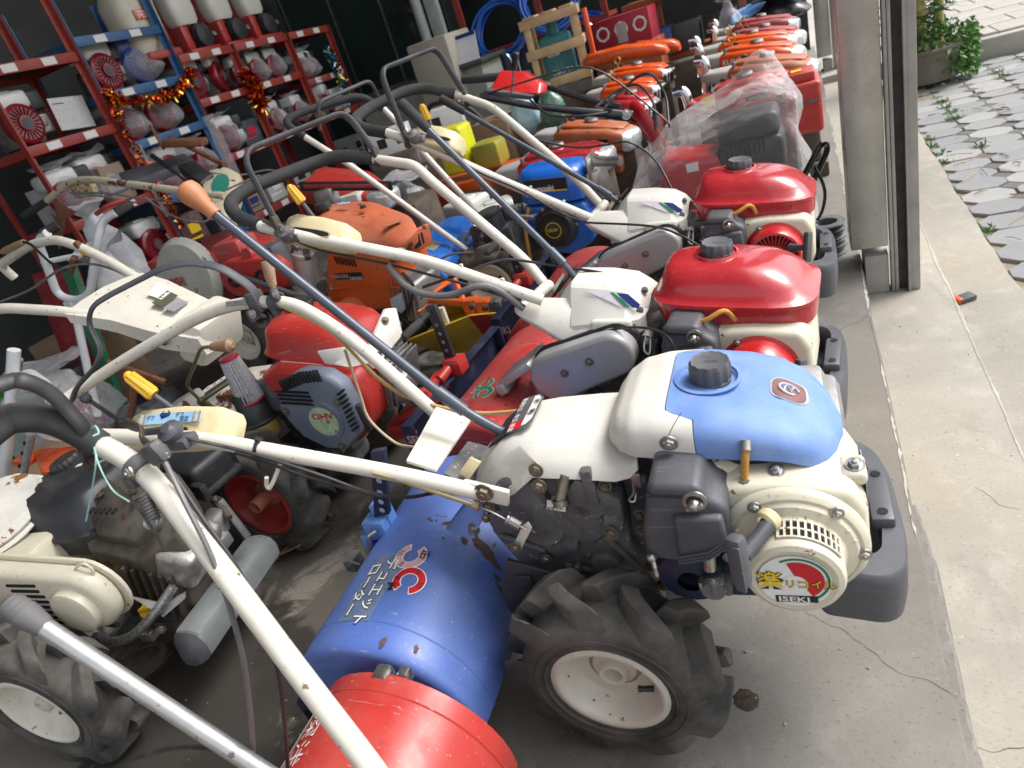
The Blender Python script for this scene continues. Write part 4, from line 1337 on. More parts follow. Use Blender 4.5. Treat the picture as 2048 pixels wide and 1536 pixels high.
b = MB(); cable(b, [(-0.719, 0.2, 0.82), (-0.627, 0.19, 0.76), (-0.578, 0.18, 0.708), (-0.513, 0.16, 0.621), (-0.432, 0.14, 0.572), (-0.288, 0.12, 0.539), (-0.155, 0.1, 0.547), (-0.077, 0.09, 0.552), (-0.002, 0.09, 0.556)], .0042); b.part('tan_cable', mat('tan and yellow cable', (.55, .36, .13), .45, dust=.2), T1)
b = MB(); cable(b, [(-0.576, 0.17, 0.7), (-0.591, 0.17, 0.583), (-0.588, 0.16, 0.519), (-0.54, 0.15, 0.458), (-0.469, 0.12, 0.461)], .0035); b.part('pale_cable', mat('pale tan cable', (.5, .38, .26), .5), T1)
# printing on the bar
b = MB(); plate(b, [(-0.855, 0.194, 0.853), (-0.795, 0.194, 0.848), (-0.799, 0.192, 0.836), (-0.861, 0.192, 0.841)], (0, -.001, .0)); b.part('worn_label', mat('worn grey label', (.3, .3, .29), .6, var=.3, vscale=40), hbar, 0)

# ================================================================ two red-tanked tillers of the same make behind it
def kid(root, name):
    return next(c for c in root.children if c.name.split('.')[0] == name)
def lone(o, parent, off=(0, 0, 0)):
    c = o.copy(); C.objects.link(c); c.parent = parent; c.location = Vector(o.location) + Vector(off); return c
def handle_set(T, hb, foam, dm, console, yel, thr, lever, knob_len, cableA, cableB, gripmat=None):
    """white tube handlebar with foam bend, flat safety lever, console with yellow lever, throttle and gear lever"""
    b = MB(); b.tube(arc_path(hb[0], .07, 6), .0145, 14); h1 = b.part('handlebar', M_white, T)
    b = MB(); b.tube(arc_path(hb[1], .07, 6), .0145, 14); b.part('handlebar', M_white, T)
    b = MB(); b.tube(arc_path(foam, .075, 6), .0185, 14); b.part('foam_grip', M_foam, T)
    b = MB(); b.tube(arc_path(dm, .05, 6), .0115, 12, flat=.6, up=(1, 0, .3)); d_ = b.part('safety_lever', M_greyp, T)
    for p in (dm[0], dm[-1]):
        b = MB(); b.box(Vector(p) + V(.005, -.005, -.02), (.014, .022, .055), bev=.004, up=(.3, 0, 1)); b.bolt(Vector(p) + V(.005, -.017, -.035), (0, -1, 0), .006, .006); b.part('lever_pivot', M_cast2, d_)
    c0, c1 = Vector(console[0]), Vector(console[1])
    con = tilted_console(T, c0, c1)
    y0, y1, y2 = Vector(yel[0]), Vector(yel[1]), Vector(yel[2])
    b = MB(); b.tube([y0, y1], .005, 10); lv = b.part('console_lever', M_greyp, con)
    b = MB(); b.tube([y1 + (y2 - y1) * t for t in (0, .06, .4, .8, .95, 1)], [.0115, .013, .0115, .010, .008, .003], 12)
    u_, v_, w_ = basis(y2 - y1)
    for k in range(8):
        dd = (u_ * math.cos(k * PI / 4) + v_ * math.sin(k * PI / 4)); b.tube([y1 + (y2 - y1) * .06 + dd * .012, y1 + (y2 - y1) * .85 + dd * .010], .0022, 6)
    b.part('yellow_grip', M_yell, lv)
    t0 = Vector(thr[0])
    b = MB(); b.lathe([(.020, -.012), (.022, .004), (.021, .012), (.011, .016), (.008, .020), (0, .020)], t0, (.1, -.5, 1), 22); b.tube([t0 + V(0, 0, .01), Vector(thr[1])], [.012, .006], 10, flat=.6); b.box(t0 + V(.01, .01, -.014), (.04, .03, .02), bev=.004); b.part('throttle_lever', M_cast if gripmat is None else gripmat, T)
    b = MB(); b.tube(arc_path(lever, .05), .0085, 12); g = b.part('gear_lever', M_lever, T)
    e, f = Vector(lever[-1]), Vector(lever[-2])
    dd = (f - e).normalized()
    b = MB(); b.tube([e - dd * .004, e, e + dd * knob_len * .2, e + dd * knob_len * .9, e + dd * knob_len], [.006, .0135, .0145, .0125, .0105], 14); b.part('lever_grip', M_foam, g)
    b = MB(); b.tube([Vector(lever[1]) + (Vector(lever[-2]) - Vector(lever[1])).normalized() * q for q in (.0, .05)], .0115, 12); b.part('lever_sleeve', M_lever, g)
    for pts, r_, mt, nm in ((cableA, .0036, M_cable, 'throttle_cable'), (cableB, .0036, M_cable, 'clutch_cable')):
        if pts:
            b = MB(); cable(b, pts, r_); b.part(nm, mt, T)
    b = MB()
    for q in (.35, .7):
        a0, a1 = Vector(hb[0][0]), Vector(hb[0][1]); tie(b.new(), a0 + (a1 - a0) * q, a1 - a0, .0145)
    b.part('cable_tie', M_white2, T)
    return h1

def red_tiller(frame_loc, rz, label):
    T = thing('rotary_tiller', label, 'tiller', frame_loc, rz, 'matching red tank tillers beside the blue one')
    # tank: skirt, lip and dome, leaning nose down
    def pr(a, b_, z, uc=.237, p=4.):
        return [(q.x, q.y, z - .135 * (q.x - .237) - (0 if z > .57 else 0)) for q in ring((uc, 0, 0), (1, 0, 0), (0, 1, 0), a, b_, 44, p)]
    b = MB()
    b.grid([pr(.155, .108, .515), pr(.166, .122, .518), pr(.168, .124, .535), pr(.168, .125, .556), pr(.172, .129, .559), pr(.172, .129, .567), pr(.166, .123, .570), pr(.158, .115, .575, .235), pr(.148, .106, .592, .232), pr(.136, .096, .608, .226, 3.6), pr(.122, .082, .622, .219, 3.2), pr(.100, .062, .632, .21, 2.8), pr(.06, .036, .636, .205, 2.4), pr(.02, .012, .637, .205, 2.)], wrap=True, cap=(True, True))
    tk = b.part('fuel_tank', M_red, T, 50)
    b = MB(); b.lathe([(.050, .0), (.047, .006), (.043, .007)], (.205, 0, .638), (.14, 0, 1), 36); b.part('filler_ring', M_red, tk)
    fuel_cap(T, (.206, 0, .642), .034, .026, (.14, 0, 1), M_greyp, 12, [('燃料', -.006, .012)])
    b = MB(); b.lathe([(.019, .0), (.021, .003), (.017, .004), (0, .0035)], (.296, -.002, .6175), (.32, 0, 1), 28); eb = b.part('emblem_ring', mat('gold badge', (.42, .33, .14), .3, metal=.6), tk)
    b = MB(); b.box((.297, -.002, .622), (.018, .026, .001), up=(.32, 0, 1), bev=.0004); b.part('emblem_plate', mat('bronze badge field', (.30, .22, .08), .35, metal=.5), eb)
    b = MB(); plate(b, [(.115, -.062, .6265), (.135, -.062, .6265), (.135, -.042, .6355), (.115, -.042, .6355)], (0, -.0004, .001)); b.part('caution_label', M_print_p, tk, 0)
    # white faceted gear cover
    b = MB()
    sec = []
    for u, zt, zl, wl in ((-.205, .575, .505, .085), (-.15, .620, .515, .105), (-.135, .630, .515, .110), (-.06, .618, .518, .114), (.0, .602, .515, .112), (.03, .585, .512, .10), (.045, .565, .515, .085)):
        sec.append([(u, -wl - .008, zl), (u, -wl, zl + .03), (u, -wl + .03, zl + (zt - zl) * .62), (u, -wl + .055, zt - .008), (u, -wl + .068, zt), (u, wl - .068, zt + .002), (u, wl - .05, zt - .006), (u, wl - .01, zl + (zt - zl) * .5), (u, wl, zl)])
    b.sheet(sec, .003)
    cov = b.part('gear_cover', M_white2, T, 16)
    b = MB(); b.box((-.03, -.118, .535), (.1, .022, .045), ax=(1, 0, -.06), bev=.010, seg=3); b.part('cover_bulge', M_white2, cov)
    b = MB(); plate(b, [(-.268, -.122, .598), (-.235, -.07, .616), (-.13, -.055, .595), (-.075, -.09, .56), (-.075, -.122, .535), (-.155, -.128, .512)], (.004, .02, -.03), .006); b.part('handle_shroud', M_white2, cov)
    b = MB(); plate(b, [(-.20, .03, .588), (-.15, .05, .634), (-.155, -.04, .634), (-.205, -.045, .585)], (-.003, 0, .004)); b.part('gate_slot', M_slot_shade, cov, 0)
    b = MB(); plate(b, [(-.245, .055, .572), (-.20, .06, .615), (-.185, .035, .618), (-.225, .03, .574)], (0, 0, .003)); b.part('slot_guard', M_white2, cov)
    def sp(s, t):
        # point on the sloping side face: s along the machine, t down from the shoulder
        a = Vector((-.10 + .125 * s, -.0585 - .025 * t, .6165 - .0275 * s - .0275 * t)); return a + V(0, -.0016, .0016)
    for nm, pts, mt in (('green_stripe', [(.50, .1), (.58, .1), (.90, .95), (.80, .95)], M_print_g), ('blue_stripe', [(.63, .1), (.85, .1), (1.08, .7), (1.05, .95), (.94, .95)], M_print_b), ('pale_stripe', [(.0, .1), (.47, .1), (.74, .95), (.70, .95)], mat('faded lilac print', (.62, .56, .64), .5))):
        b = MB(); plate(b, [sp(*q) for q in pts], (0, -.0006, .0006)); b.part(nm, mt, cov, 0)
    b = MB(); b.bolt((.036, -.03, .583), (.7, -.5, .6), .006, .005); b.bolt((.030, -.075, .553), (.6, -.7, .4), .006, .005); b.part('cover_screw', M_cast, cov)
    # silver belt case
    A_, B_ = Vector((-.185, 0, .440)), Vector((-.022, 0, .492))
    dd = (B_ - A_).normalized(); nn = Vector((-dd.z, 0, dd.x))
    out = []
    for c_, r_, a0 in ((B_, .055, -90), (A_, .066, 90)):
        for i in range(13):
            a = R(a0 + 180 * i / 12); out.append(c_ + dd * r_ * math.cos(a) + nn * r_ * math.sin(a) + V(0, -.182, 0))
    b = MB(); plate(b, out, (0, .05, 0), .012, 4); bc = b.part('belt_case', M_silver, T, 50)
    b = MB(); b.bolt((-.150, -.183, .456), (0, -1, 0), .0075, .008); b.bolt((-.078, -.183, .484), (0, -1, 0), .0075, .008); b.part('case_bolt', M_zinc, bc)
    b = MB(); plate(b, [p * 1. + (p - (A_ + B_) / 2 - V(0, -.182, 0)) * .06 + V(0, .05, 0) for p in out], (0, .012, 0), .003); b.part('case_gasket', M_black, bc)
    b = MB(); b.box((-.30, -.12, .445), (.13, .11, .02), ax=(1, 0, .55), bev=.006); b.box((-.345, -.12, .41), (.03, .12, .03), ax=(1, 0, .4), bev=.006); b.part('guard_strip', M_silver, T)
    # tine cover, rear channel and its lettering
    prof = arc_prof(-.40, .185, .215, 184, -4, 26, .96)
    hd = tine_hood(T, prof, -.30, .27, M_redm, .03, .07)
    def oh(s, v, lift=.0016):
        a = R(s); return Vector((-.40 + (.215 + lift) * math.cos(a), v, .185 + .96 * (.215 + lift) * math.sin(a)))
    for sc, vc, a0, a1 in ((101, -.105, -250, 60), (95, -.155, -70, 240)):
        for r0, r1, mt, nm, lf in ((.014, .030, M_print_w, 'ring_border', .0012), (.0155, .0285, M_print_g, 'ring_band', .0018)):
            b = MB(); b.grid([[oh(sc - r_ * math.cos(a) / .215 * 57.3, vc + r_ * math.sin(a), lf) for r_ in (r0, r1)] for a in (R(a0 + (a1 - a0) * i / 24) for i in range(25))]); b.part(nm, mt, hd, 60)
    for wd, s, v in (('デュエット', 110, -.125), ('ローター', 120, -.14)):
        lettering(wd, lambda x, y, s=s, v=v: oh(s - y / .215 * 57.3, v - x, .002), .03, M_print_s, hd, .012)
    b = MB(); b.box((-.60, -.005, .375), (.035, .57, .006), bev=.002); b.box((-.618, -.005, .31), (.006, .57, .13), bev=.002); b.box((-.60, -.285, .31), (.04, .006, .13), bev=.002); b.box((-.60, .275, .31), (.04, .006, .13), bev=.002); ch = b.part('rear_channel', M_navy, T)
    lettering('ISEKI', lambda x, y: Vector((-.625 + .25 * .0, -.2 + x, .27 + y)) + V(.0, 0, 0), .085, M_print_p, ch, .02)
    lettering('ISEKI', lambda x, y: Vector((-.622 + x * .9, -.2895, .32 + y)), .036, M_print_p, ch, .03)
    b = MB(); b.box((-.60, .0, .5), (.035, .016, .19), bev=.003); post = b.part('depth_post', M_black, T)
    b = MB()
    for k in range(4): b.new().lathe([(.006, 0), (0, 0)], (-.60, -.0085, .45 + k * .028), (0, -1, 0), 12)
    b.part('post_hole', M_steel, post, 0)
    b = MB(); b.tube([(-.605, -.01, .575), (-.625, -.05, .565)], .006, 8); b.tube([(-.62, -.04, .567), (-.632, -.065, .56), (-.65, -.10, .55), (-.655, -.108, .548)], [.011, .013, .0125, .005], 12); b.part('post_handle', M_foam, post)
    b = MB(); b.box((-.59, -.005, .40), (.06, .05, .05), bev=.004); b.tube([(-.60, -.03, .40), (-.61, -.075, .39)], .016, 12); b.tube([(-.61, -.07, .39), (-.63, -.12, .38)], .007, 8); b.part('post_clamp', M_redh, T)
    b = MB(); b.box((-.665, -.12, .36), (.045, .05, .04), bev=.004); b.tube([(-.69, -.13, .36), (-.65, -.15, .385)], .004, 8); b.part('rear_latch', M_cast, T)
    # running gear and engine shared with the blue machine
    off = (-.015, .01, -.03)
    for nm in ('air_cleaner', 'front_bumper', 'gearbox'):
        c_ = copy_tree(kid(T1, nm), T); c_.location = Vector(kid(T1, nm).location) + Vector(off)
        if nm == 'gearbox': c_.location = (0, .02, -.03)
    for nm in ('crankcase', 'cylinder_block', 'muffler', 'fuel_cock', 'axle', 'fan_shroud', 'tine_shaft'):
        lone(kid(T1, nm), T, off if nm not in ('axle', 'tine_shaft') else (0, 0, 0))
    recoil(T, (.29, -.15, .425), .075, M_rede, (0, -1, 0), True, .055, .42, M_rede, ((.375, -.245, .455), (.335, -.215, .45), (.3, .2, 1)), 34)
    for v, ax in ((-.205, (0, -1, 0)), (.205, (0, 1, 0))):
        lug_tyre(T, (0, v, .205), ax, .2, .118, .089, M_white, 9, seed=3, valve=False)
    b = MB(); b.tube(curve_path([(.13, -.14, .56), (.19, -.16, .555), (.235, -.15, .57), (.25, -.125, .535)], 6), .0055, 8); b.part('fuel_hose', M_hose, T)
    b = MB(); b.lathe([(.012, 0), (.012, .03)], (.06, -.13, .52), (0, -1, 0), 10); b.tube(curve_path([(.06, -.15, .53), (.055, -.17, .5), (.065, -.17, .49), (.07, -.155, .52)], 5), .0025, 6); b.part('linch_pin', M_steel, T)
    return T

T2 = red_tiller((-.41, 1.49, 0), -5, 'red tank tiller with white striped cover standing directly behind the blue tiller')
handle_set(T2,
    ([(-0.195, -0.1, 0.616), (-0.457, -0.14, 0.774), (-0.62, -0.19, 0.857), (-0.781, -0.205, 0.916), (-0.892, -0.21, 0.965)],
     [(-0.26, 0.06, 0.586), (-0.32, 0.1, 0.652), (-0.583, 0.18, 0.898), (-0.622, 0.19, 0.945), (-0.789, 0.21, 0.993)]),
    [(-0.861, -0.21, 0.955), (-0.938, -0.2, 0.984), (-1.006, -0.15, 1.019), (-1.001, -0.06, 1.031), (-0.924, 0.14, 1.027), (-0.866, 0.19, 1.023), (-0.767, 0.21, 0.987)],
    [(-0.756, 0.21, 1.01), (-0.804, 0.21, 1.132), (-0.813, -0.21, 1.131), (-0.803, -0.21, 0.964)],
    ((-0.823, -0.15, 0.899), (-0.623, -0.15, 0.841)), ((-0.731, -0.15, 0.925), (-0.75, -0.15, 0.975), (-0.771, -0.15, 1.024)),
    ((-0.778, -0.215, 0.92), (-0.839, -0.215, 0.967)),
    [(-0.143, -0, 0.623), (-0.162, 0, 0.663), (-0.194, 0.01, 0.701), (-0.52, 0.08, 1.117)], .10,
    [(-0.781, -0.21, 0.909), (-0.712, -0.2, 0.861), (-0.569, -0.17, 0.795), (-0.399, -0.15, 0.717), (-0.287, -0.13, 0.654), (-0.235, -0.12, 0.614)],
    [(-0.479, -0.16, 0.711), (-0.37, -0.12, 0.72), (-0.291, -0.05, 0.713), (-0.2, -0, 0.665), (-0.083, 0.02, 0.621), (-0.017, 0, 0.602)])
b = MB(); b.tube(curve_path([(-0.549, -0.17, 0.785), (-0.512, -0.18, 0.731), (-0.463, -0.18, 0.701), (-0.4, -0.17, 0.686), (-0.321, -0.15, 0.692), (-0.284, -0.13, 0.664), (-0.24, -0.12, 0.607)], 8), .0085, 10); b.part('corrugated_sleeve', M_gcable, T2)
b = MB(); b.tube([(-0.271, -0.09, 0.589), (-0.25, 0.06, 0.588)], .016, 12); b.lathe([(.017, 0), (.02, .004), (.017, .008)], (-0.26, -0.06, 0.597), (0, 1, 0), 14); b.part('cross_tube', M_white, T2)
b = MB(); cable(b, [(-0.064, -0.14, 0.538), (0.03, -0.16, 0.554), (0.096, -0.19, 0.558), (0.134, -0.22, 0.547), (0.141, -0.23, 0.516)], .003); b.part('engine_cable', M_cable, T2)
T3 = red_tiller((-.40, 2.15, 0), -1.5, 'red tank tiller with white striped cover farther back, next to the plastic wrapped machine')
handle_set(T3,
    ([(-0.244, -0.08, 0.589), (-0.509, -0.12, 0.788), (-0.626, -0.18, 0.903), (-0.715, -0.205, 0.977), (-0.811, -0.21, 1.036)],
     [(-0.257, 0.06, 0.591), (-0.338, 0.1, 0.695), (-0.559, 0.17, 0.934), (-0.611, 0.19, 0.982), (-0.748, 0.21, 1.055)]),
    [(-0.796, -0.21, 1.027), (-0.887, -0.2, 1.058), (-0.946, -0.15, 1.089), (-0.931, -0.05, 1.105), (-0.879, 0.12, 1.114), (-0.831, 0.18, 1.103), (-0.739, 0.21, 1.051)],
    [(-0.703, 0.21, 1.047), (-0.755, 0.21, 1.212), (-0.746, -0.21, 1.203), (-0.738, -0.21, 1.013)],
    ((-0.727, -0.15, 0.966), (-0.579, -0.15, 0.909)), ((-0.669, -0.15, 0.984), (-0.675, -0.15, 1.025), (-0.68, -0.15, 1.075)),
    ((-0.704, -0.215, 0.997), (-0.77, -0.215, 0.992)),
    [(-0.175, -0, 0.603), (-0.199, -0, 0.634), (-0.233, 0.01, 0.661), (-0.73, 0.08, 1.059)], .10,
    [(-0.709, -0.21, 0.985), (-0.617, -0.19, 0.912), (-0.55, -0.16, 0.833), (-0.447, -0.13, 0.746), (-0.328, -0.11, 0.632), (-0.225, -0.1, 0.576)],
    [(-0.265, -0.12, 0.599), (-0.052, -0.16, 0.563), (0.04, -0.2, 0.533), (0.095, -0.22, 0.497)], M_gcable)
b = MB(); b.tube([(-0.262, -0.09, 0.587), (-0.244, 0.06, 0.596)], .016, 12); b.part('cross_tube', M_white, T3)

# ================================================================ scarlet tiller in the very foreground (mostly below the frame)
T0 = thing('rotary_tiller', 'tiller with scarlet tine cover at the bottom edge, silver gear lever and white handlebar', 'tiller', (-0.4, 0.28, 0), 0 )
prof0 = arc_prof(-.31, .17, .187, 186, -6, 26)
hd0 = tine_hood(T0, prof0, -.30, .275, M_redh, .008, .05, seams=(.235,))
def oh0(s, v, lift=.0016):
    a = R(s); return Vector((-.31 + (.187 + lift) * math.cos(a), v, .17 + (.187 + lift) * math.sin(a)))
for k in range(7):
    b = MB(); s0 = 141 - k * 2.1; b.grid([[oh0(s, v) for v in (.22, .05, -.1, -.28)] for s in (s0, s0 + .9 + .1 * k)]); b.part('white_stripe', M_print_w, hd0, 60)
for wd, s, v, sz in (('深浅', 124, .20, .05), ('カロー', 128, .07, .055)):
    lettering(wd, lambda x, y, s=s, v=v: oh0(s - y / .187 * 57.3, v - x, .0018), sz, M_print_w, hd0, -.004)
b = MB(); b.box((-.31, .27, .345), (.03, .03, .03), bev=.006); b.box((-.275, .28, .34), (.02, .02, .024), bev=.004); b.part('hood_latch', M_steel, T0)
b = MB(); b.tube([(-.31, -.3, .17), (-.31, .27, .17)], .02, 12); b.part('tine_shaft', M_cast2, T0)
for v, ax in ((.085, (0, 1, 0)), (-.25, (0, -1, 0))):
    lug_tyre(T0, (.055, v, .205), ax, .205, .118, .089, M_white, 9, seed=4, valve=False)
c_ = copy_tree(kid(T1, 'gearbox'), T0); c_.location = (.03, -.06, -.06)
H0 = [(-0.097, 0.03, 0.49), (-0.122, 0.045, 0.515), (-0.204, 0.085, 0.613), (-0.311, 0.14, 0.744), (-0.381, 0.175, 0.82), (-0.414, 0.19, 0.846), (-0.455, 0.2, 0.867), (-0.5, 0.205, 0.888)]
b = MB(); b.tube(arc_path(H0, .05, 6), .0145, 16); hb0 = b.part('handlebar', M_white, T0)
b = MB(); b.tube(curve_path([(-0.495, 0.205, 0.882), (-0.513, 0.2, 0.913), (-0.534, 0.19, 0.939), (-0.547, 0.17, 0.956), (-0.556, 0.15, 0.96), (-.54, .04, .95), (-.53, -.1, .93), (-.45, -.19, .90)], 6), .0195, 16); b.part('foam_grip', M_foam, T0)
b = MB(); b.tube([(-.46, -.185, .905), (-.40, -.20, .87), (-.18, -.10, .52)], .0145, 14); b.part('handlebar', M_white, T0)
b = MB(); b.tube(curve_path([(-0.517, 0.2, 0.871), (-0.495, 0.2, 0.91), (-0.501, 0.2, 0.948), (-0.503, 0.195, 0.977), (-0.505, 0.18, 1.001), (-0.517, 0.16, 1.01), (-.52, .02, 1.03), (-.5, -.14, .99), (-.44, -.2, .9)], 6), .011, 12, flat=.65, up=(0, 1, .4)); sl0 = b.part('safety_lever', M_black, T0)
b = MB(); b.box((-0.518, 0.2, 0.867), (.016, .02, .04), bev=.004); b.bolt((-0.517, 0.19, 0.862), (0, -1, .3), .007, .006); b.part('lever_pivot', M_cast2, sl0)
# clutch lever and clamp on the bar
b = MB(); b.lathe([(.015, -.010), (.020, -.010), (.020, .010), (.015, .010)], (-0.424, 0.193, 0.85), Vector((-0.413, 0.19, 0.837)) - Vector((-0.446, 0.2, 0.86)), 16); b.box((-0.379, 0.195, 0.873), (.03, .018, .03), ax=(.3, 0, -1), bev=.005); b.box((-0.439, 0.185, 0.838), (.018, .02, .02), bev=.004); cl0 = b.part('lever_clamp', M_cast, T0)
b = MB(); b.bolt((-0.416, 0.175, 0.859), (-.3, -1, .2), .007, .006); b.part('clamp_screw', M_steel, cl0)
b = MB(); b.tube(curve_path([(-0.385, 0.2, 0.875), (-0.412, 0.21, 0.885), (-0.419, 0.22, 0.894), (-0.449, 0.23, 0.896), (-0.484, 0.24, 0.893)], 5), [.009, .006, .008, .01, .006], 10, flat=.5); b.part('clutch_lever', M_cast2, cl0)
b = MB(); cable(b, [(-0.366, 0.19, 0.86), (-0.33, 0.16, 0.816), (-0.3, 0.13, 0.746), (-0.302, 0.1, 0.636), (-0.338, 0.08, 0.525), (-0.405, 0.06, 0.377)], .0036); b.part('clutch_rod', M_gcable, T0)
b = MB(); cable(b, [(-0.365, 0.19, 0.844), (-0.333, 0.17, 0.791), (-0.297, 0.15, 0.725), (-0.282, 0.13, 0.639), (-0.302, 0.11, 0.532), (-0.368, 0.08, 0.354)], .0032); b.part('clutch_cable', M_cable, T0)
b = MB(); cable(b, [(-0.526, 0.19, 0.862), (-0.482, 0.18, 0.843), (-0.445, 0.17, 0.817), (-0.414, 0.155, 0.787), (-0.41, 0.15, 0.747)], .002); b.part('throttle_wire', M_cast2, T0)
b = MB(); b.spring((-0.406, 0.165, 0.829), (-0.398, 0.155, 0.796), .007, .0022, 8); b.part('wire_spring', M_cast, T0)
b = MB()
for pts in ([(-0.481, 0.19, 0.89), (-0.457, 0.17, 0.884), (-0.485, 0.16, 0.847), (-0.531, 0.15, 0.797)], [(-0.483, 0.19, 0.886), (-0.46, 0.17, 0.872), (-0.448, 0.16, 0.842), (-0.413, 0.15, 0.831)], [(-0.501, 0.21, 0.903), (-0.468, 0.2, 0.917), (-0.452, 0.19, 0.912), (-0.449, 0.18, 0.914)], [(-0.486, 0.18, 0.869), (-0.471, 0.19, 0.87), (-0.457, 0.2, 0.859)]):
    b.tube(curve_path(pts, 6), .0011, 5)
b.part('green_string', mat('pale green twine', (.32, .62, .55), .6), T0)
# silver gear lever
a0, a1 = Vector((-0.587, 0.05, 0.707)), Vector((-0.344, 0.05, 0.43))
b = MB(); b.tube([a0, a1, a1 + (a1 - a0) * .2], .0125, 16); gl0 = b.part('gear_lever', mat('dented silver tube', (.50, .51, .50), .32, metal=.75, var=.15, vscale=12, dust=.2, chips=.35, chipcol=(.2, .2, .2), cscale=60), T0)
d0 = (a1 - a0).normalized()
b = MB(); b.tube([a0 - d0 * q for q in (-.012, 0, .012, .022, .024, .03, .032, .038, .04, .046, .050)], [.0135, .0155, .0175, .0185, .0172, .0188, .0172, .0185, .017, .0155, .009], 20); b.part('lever_grip', mat('dull grey rubber knob', (.11, .11, .115), .6, dust=.4, dustcol=(.2, .2, .19)), gl0)
b = MB(); cable(b, [(-0.841, 0.1, 0.244), (-0.691, 0.1, 0.314), (-0.579, 0.1, 0.349), (-0.5, 0.1, 0.349), (-0.434, 0.1, 0.3)], .004); b.part('front_cable', M_cable, T0)

# ================================================================ white tiller with the grimy black engine
T7 = thing('walking_tractor', 'white walking tractor with grimy black tank engine and white belt case, at lower left', 'tractor', (-1.75, 0.8, 0), 6 )
def tank_box(parent, secs, material, name='fuel_tank', p=4.):
    b = MB()
    b.grid([[tuple(q) for q in ring((u, v, z), (1, 0, 0), (0, 1, 0), a, c_, 36, p)] for u, v, z, a, c_ in secs], wrap=True, cap=(True, True))
    return b.part(name, material, parent, 50)
M_soot = mat('sooty black tank', (.022, .024, .03), .42, var=.3, vscale=6, dust=.45, dustcol=(.11, .10, .09), chips=.3, chipcol=(.03, .05, .04), cscale=10)
tk7 = tank_box(T7, [(-.075, .09, .37, .145, .125), (-.075, .09, .38, .158, .138), (-.075, .09, .425, .16, .14), (-.075, .09, .43, .17, .15), (-.075, .09, .442, .17, .15), (-.075, .09, .447, .158, .138), (-.075, .10, .49, .15, .132), (-.075, .108, .522, .138, .12), (-.075, .11, .532, .12, .105), (-.075, .11, .534, .06, .05)], M_soot, 'fuel_tank', 6.5)
fuel_cap(T7, (-.145, .15, .533), .04, .022, (-.1, -.05, 1), M_black, 18)
b = MB(); b.lathe([(.026, 0), (.026, .006), (.02, .009), (0, .009)], (-.13, .06, .531), (0, 0, 1), 24); b.box((-.13, .06, .542), (.03, .008, .006), ax=(1, 1, 0), bev=.002); b.part('sight_cap', M_soot, tk7)
b = MB(); plate(b, [(-.09, .125, .5355), (.03, .165, .5335), (.025, .18, .5325), (-.095, .14, .5345)], (0, 0, .001)); wl = b.part('warning_label', M_print_w, tk7, 0)
b = MB(); plate(b, [(-.04, .143, .5362), (.025, .165, .5347), (.022, .174, .534), (-.043, .152, .5355)], (0, 0, .0008)); b.part('red_field', M_print_r, wl, 0)
# muffler guard: folded plate with slots
b = MB()
g = [(-.02, .0, .425), (.10, .02, .445), (.235, .0, .44), (.27, -.03, .41), (.255, -.10, .355), (.17, -.135, .32), (.02, -.115, .345), (-.045, -.06, .385)]
g = [V(.135, -.03, .43) + (Vector(p) - V(.115, -.05, .40)) * 1.16 + V(.045, .035, .045) for p in g]
plate(b, g, (0, .004, -.07), .006, 2)
plate(b, [V(.18, .005, .492) + (p - V(.18, .005, .475)) * .72 for p in g], (0, .0, -.03), .006, 2)
mg = b.part('muffler_guard', mat('scorched guard plate', (.075, .06, .05), .7, metal=.2, var=.5, vscale=9, dust=.6, dustcol=(.15, .155, .12), dscale=12, chips=.6, chipcol=(.10, .035, .02), cscale=9, bump=.8, bscale=50), T7, 30)
b = MB()
for k in range(5): b.new().box((.085 + k * .022, -.015 - k * .003, .491), (.007, .018, .006), ax=(1, .15, 0))
b.part('guard_slot', M_slot_shade, mg, 0)
b = MB(); b.lathe([(.020, 0), (.024, .004), (.020, .008), (.017, .002), (0, .0)], (.295, -.045, .465), (.3, -.6, .7), 20); b.part('exhaust_hole', M_cast, mg)
b = MB(); b.bolt((.085, .025, .507), (0, 0, 1), .008, .004); b.bolt((.195, .025, .506), (0, 0, 1), .009, .005); b.bolt((.215, .005, .5), (0, 0, 1), .008, .005); b.part('guard_bolt', M_cast2, mg)
# rocker cover and cylinder
b = MB(); b.box((.295, -.01, .335), (.10, .15, .10), ax=(1, .1, -.5), bev=.018, seg=3); b.part('rocker_cover', mat('spotted aluminium', (.42, .41, .39), .5, metal=.8, var=.3, vscale=40, dust=.5, dustcol=(.1, .09, .08), dscale=25, bump=.5), T7)
b = MB(); b.box((.20, .0, .29), (.2, .17, .13), ax=(1, .05, -.3), bev=.02)
for k in range(6): b.box((.15 + k * .024, .0, .30 - k * .008), (.008, .2, .15), ax=(1, .05, -.3))
b.box((.06, .02, .25), (.22, .2, .16), bev=.03)
b.part('engine_block', M_cast2, T7)
b = MB(); plate(b, [(.19, -.125, .31), (.255, -.115, .275), (.30, -.08, .275), (.30, -.09, .262), (.26, -.135, .25), (.245, -.13, .262)], (0, -.006, .0), .002); b.bolt((.262, -.135, .268), (0, -1, .3), .008, .006); b.part('head_bracket', M_alu, T7)
b = MB(); b.tube(curve_path([(.005, -.105, .35), (.02, -.16, .29), (.09, -.19, .235), (.18, -.185, .235), (.25, -.15, .27), (.30, -.10, .31)], 8), .0115, 14); b.part('braided_hose', mat('braided steel hose', (.33, .33, .32), .4, metal=.8, var=.5, vscale=160, bump=.9, bscale=260), T7)
b = MB(); b.tube(curve_path([(.05, -.13, .33), (.08, -.16, .27), (.14, -.165, .255)], 6), .007, 8); b.part('breather_hose', M_cable, T7)
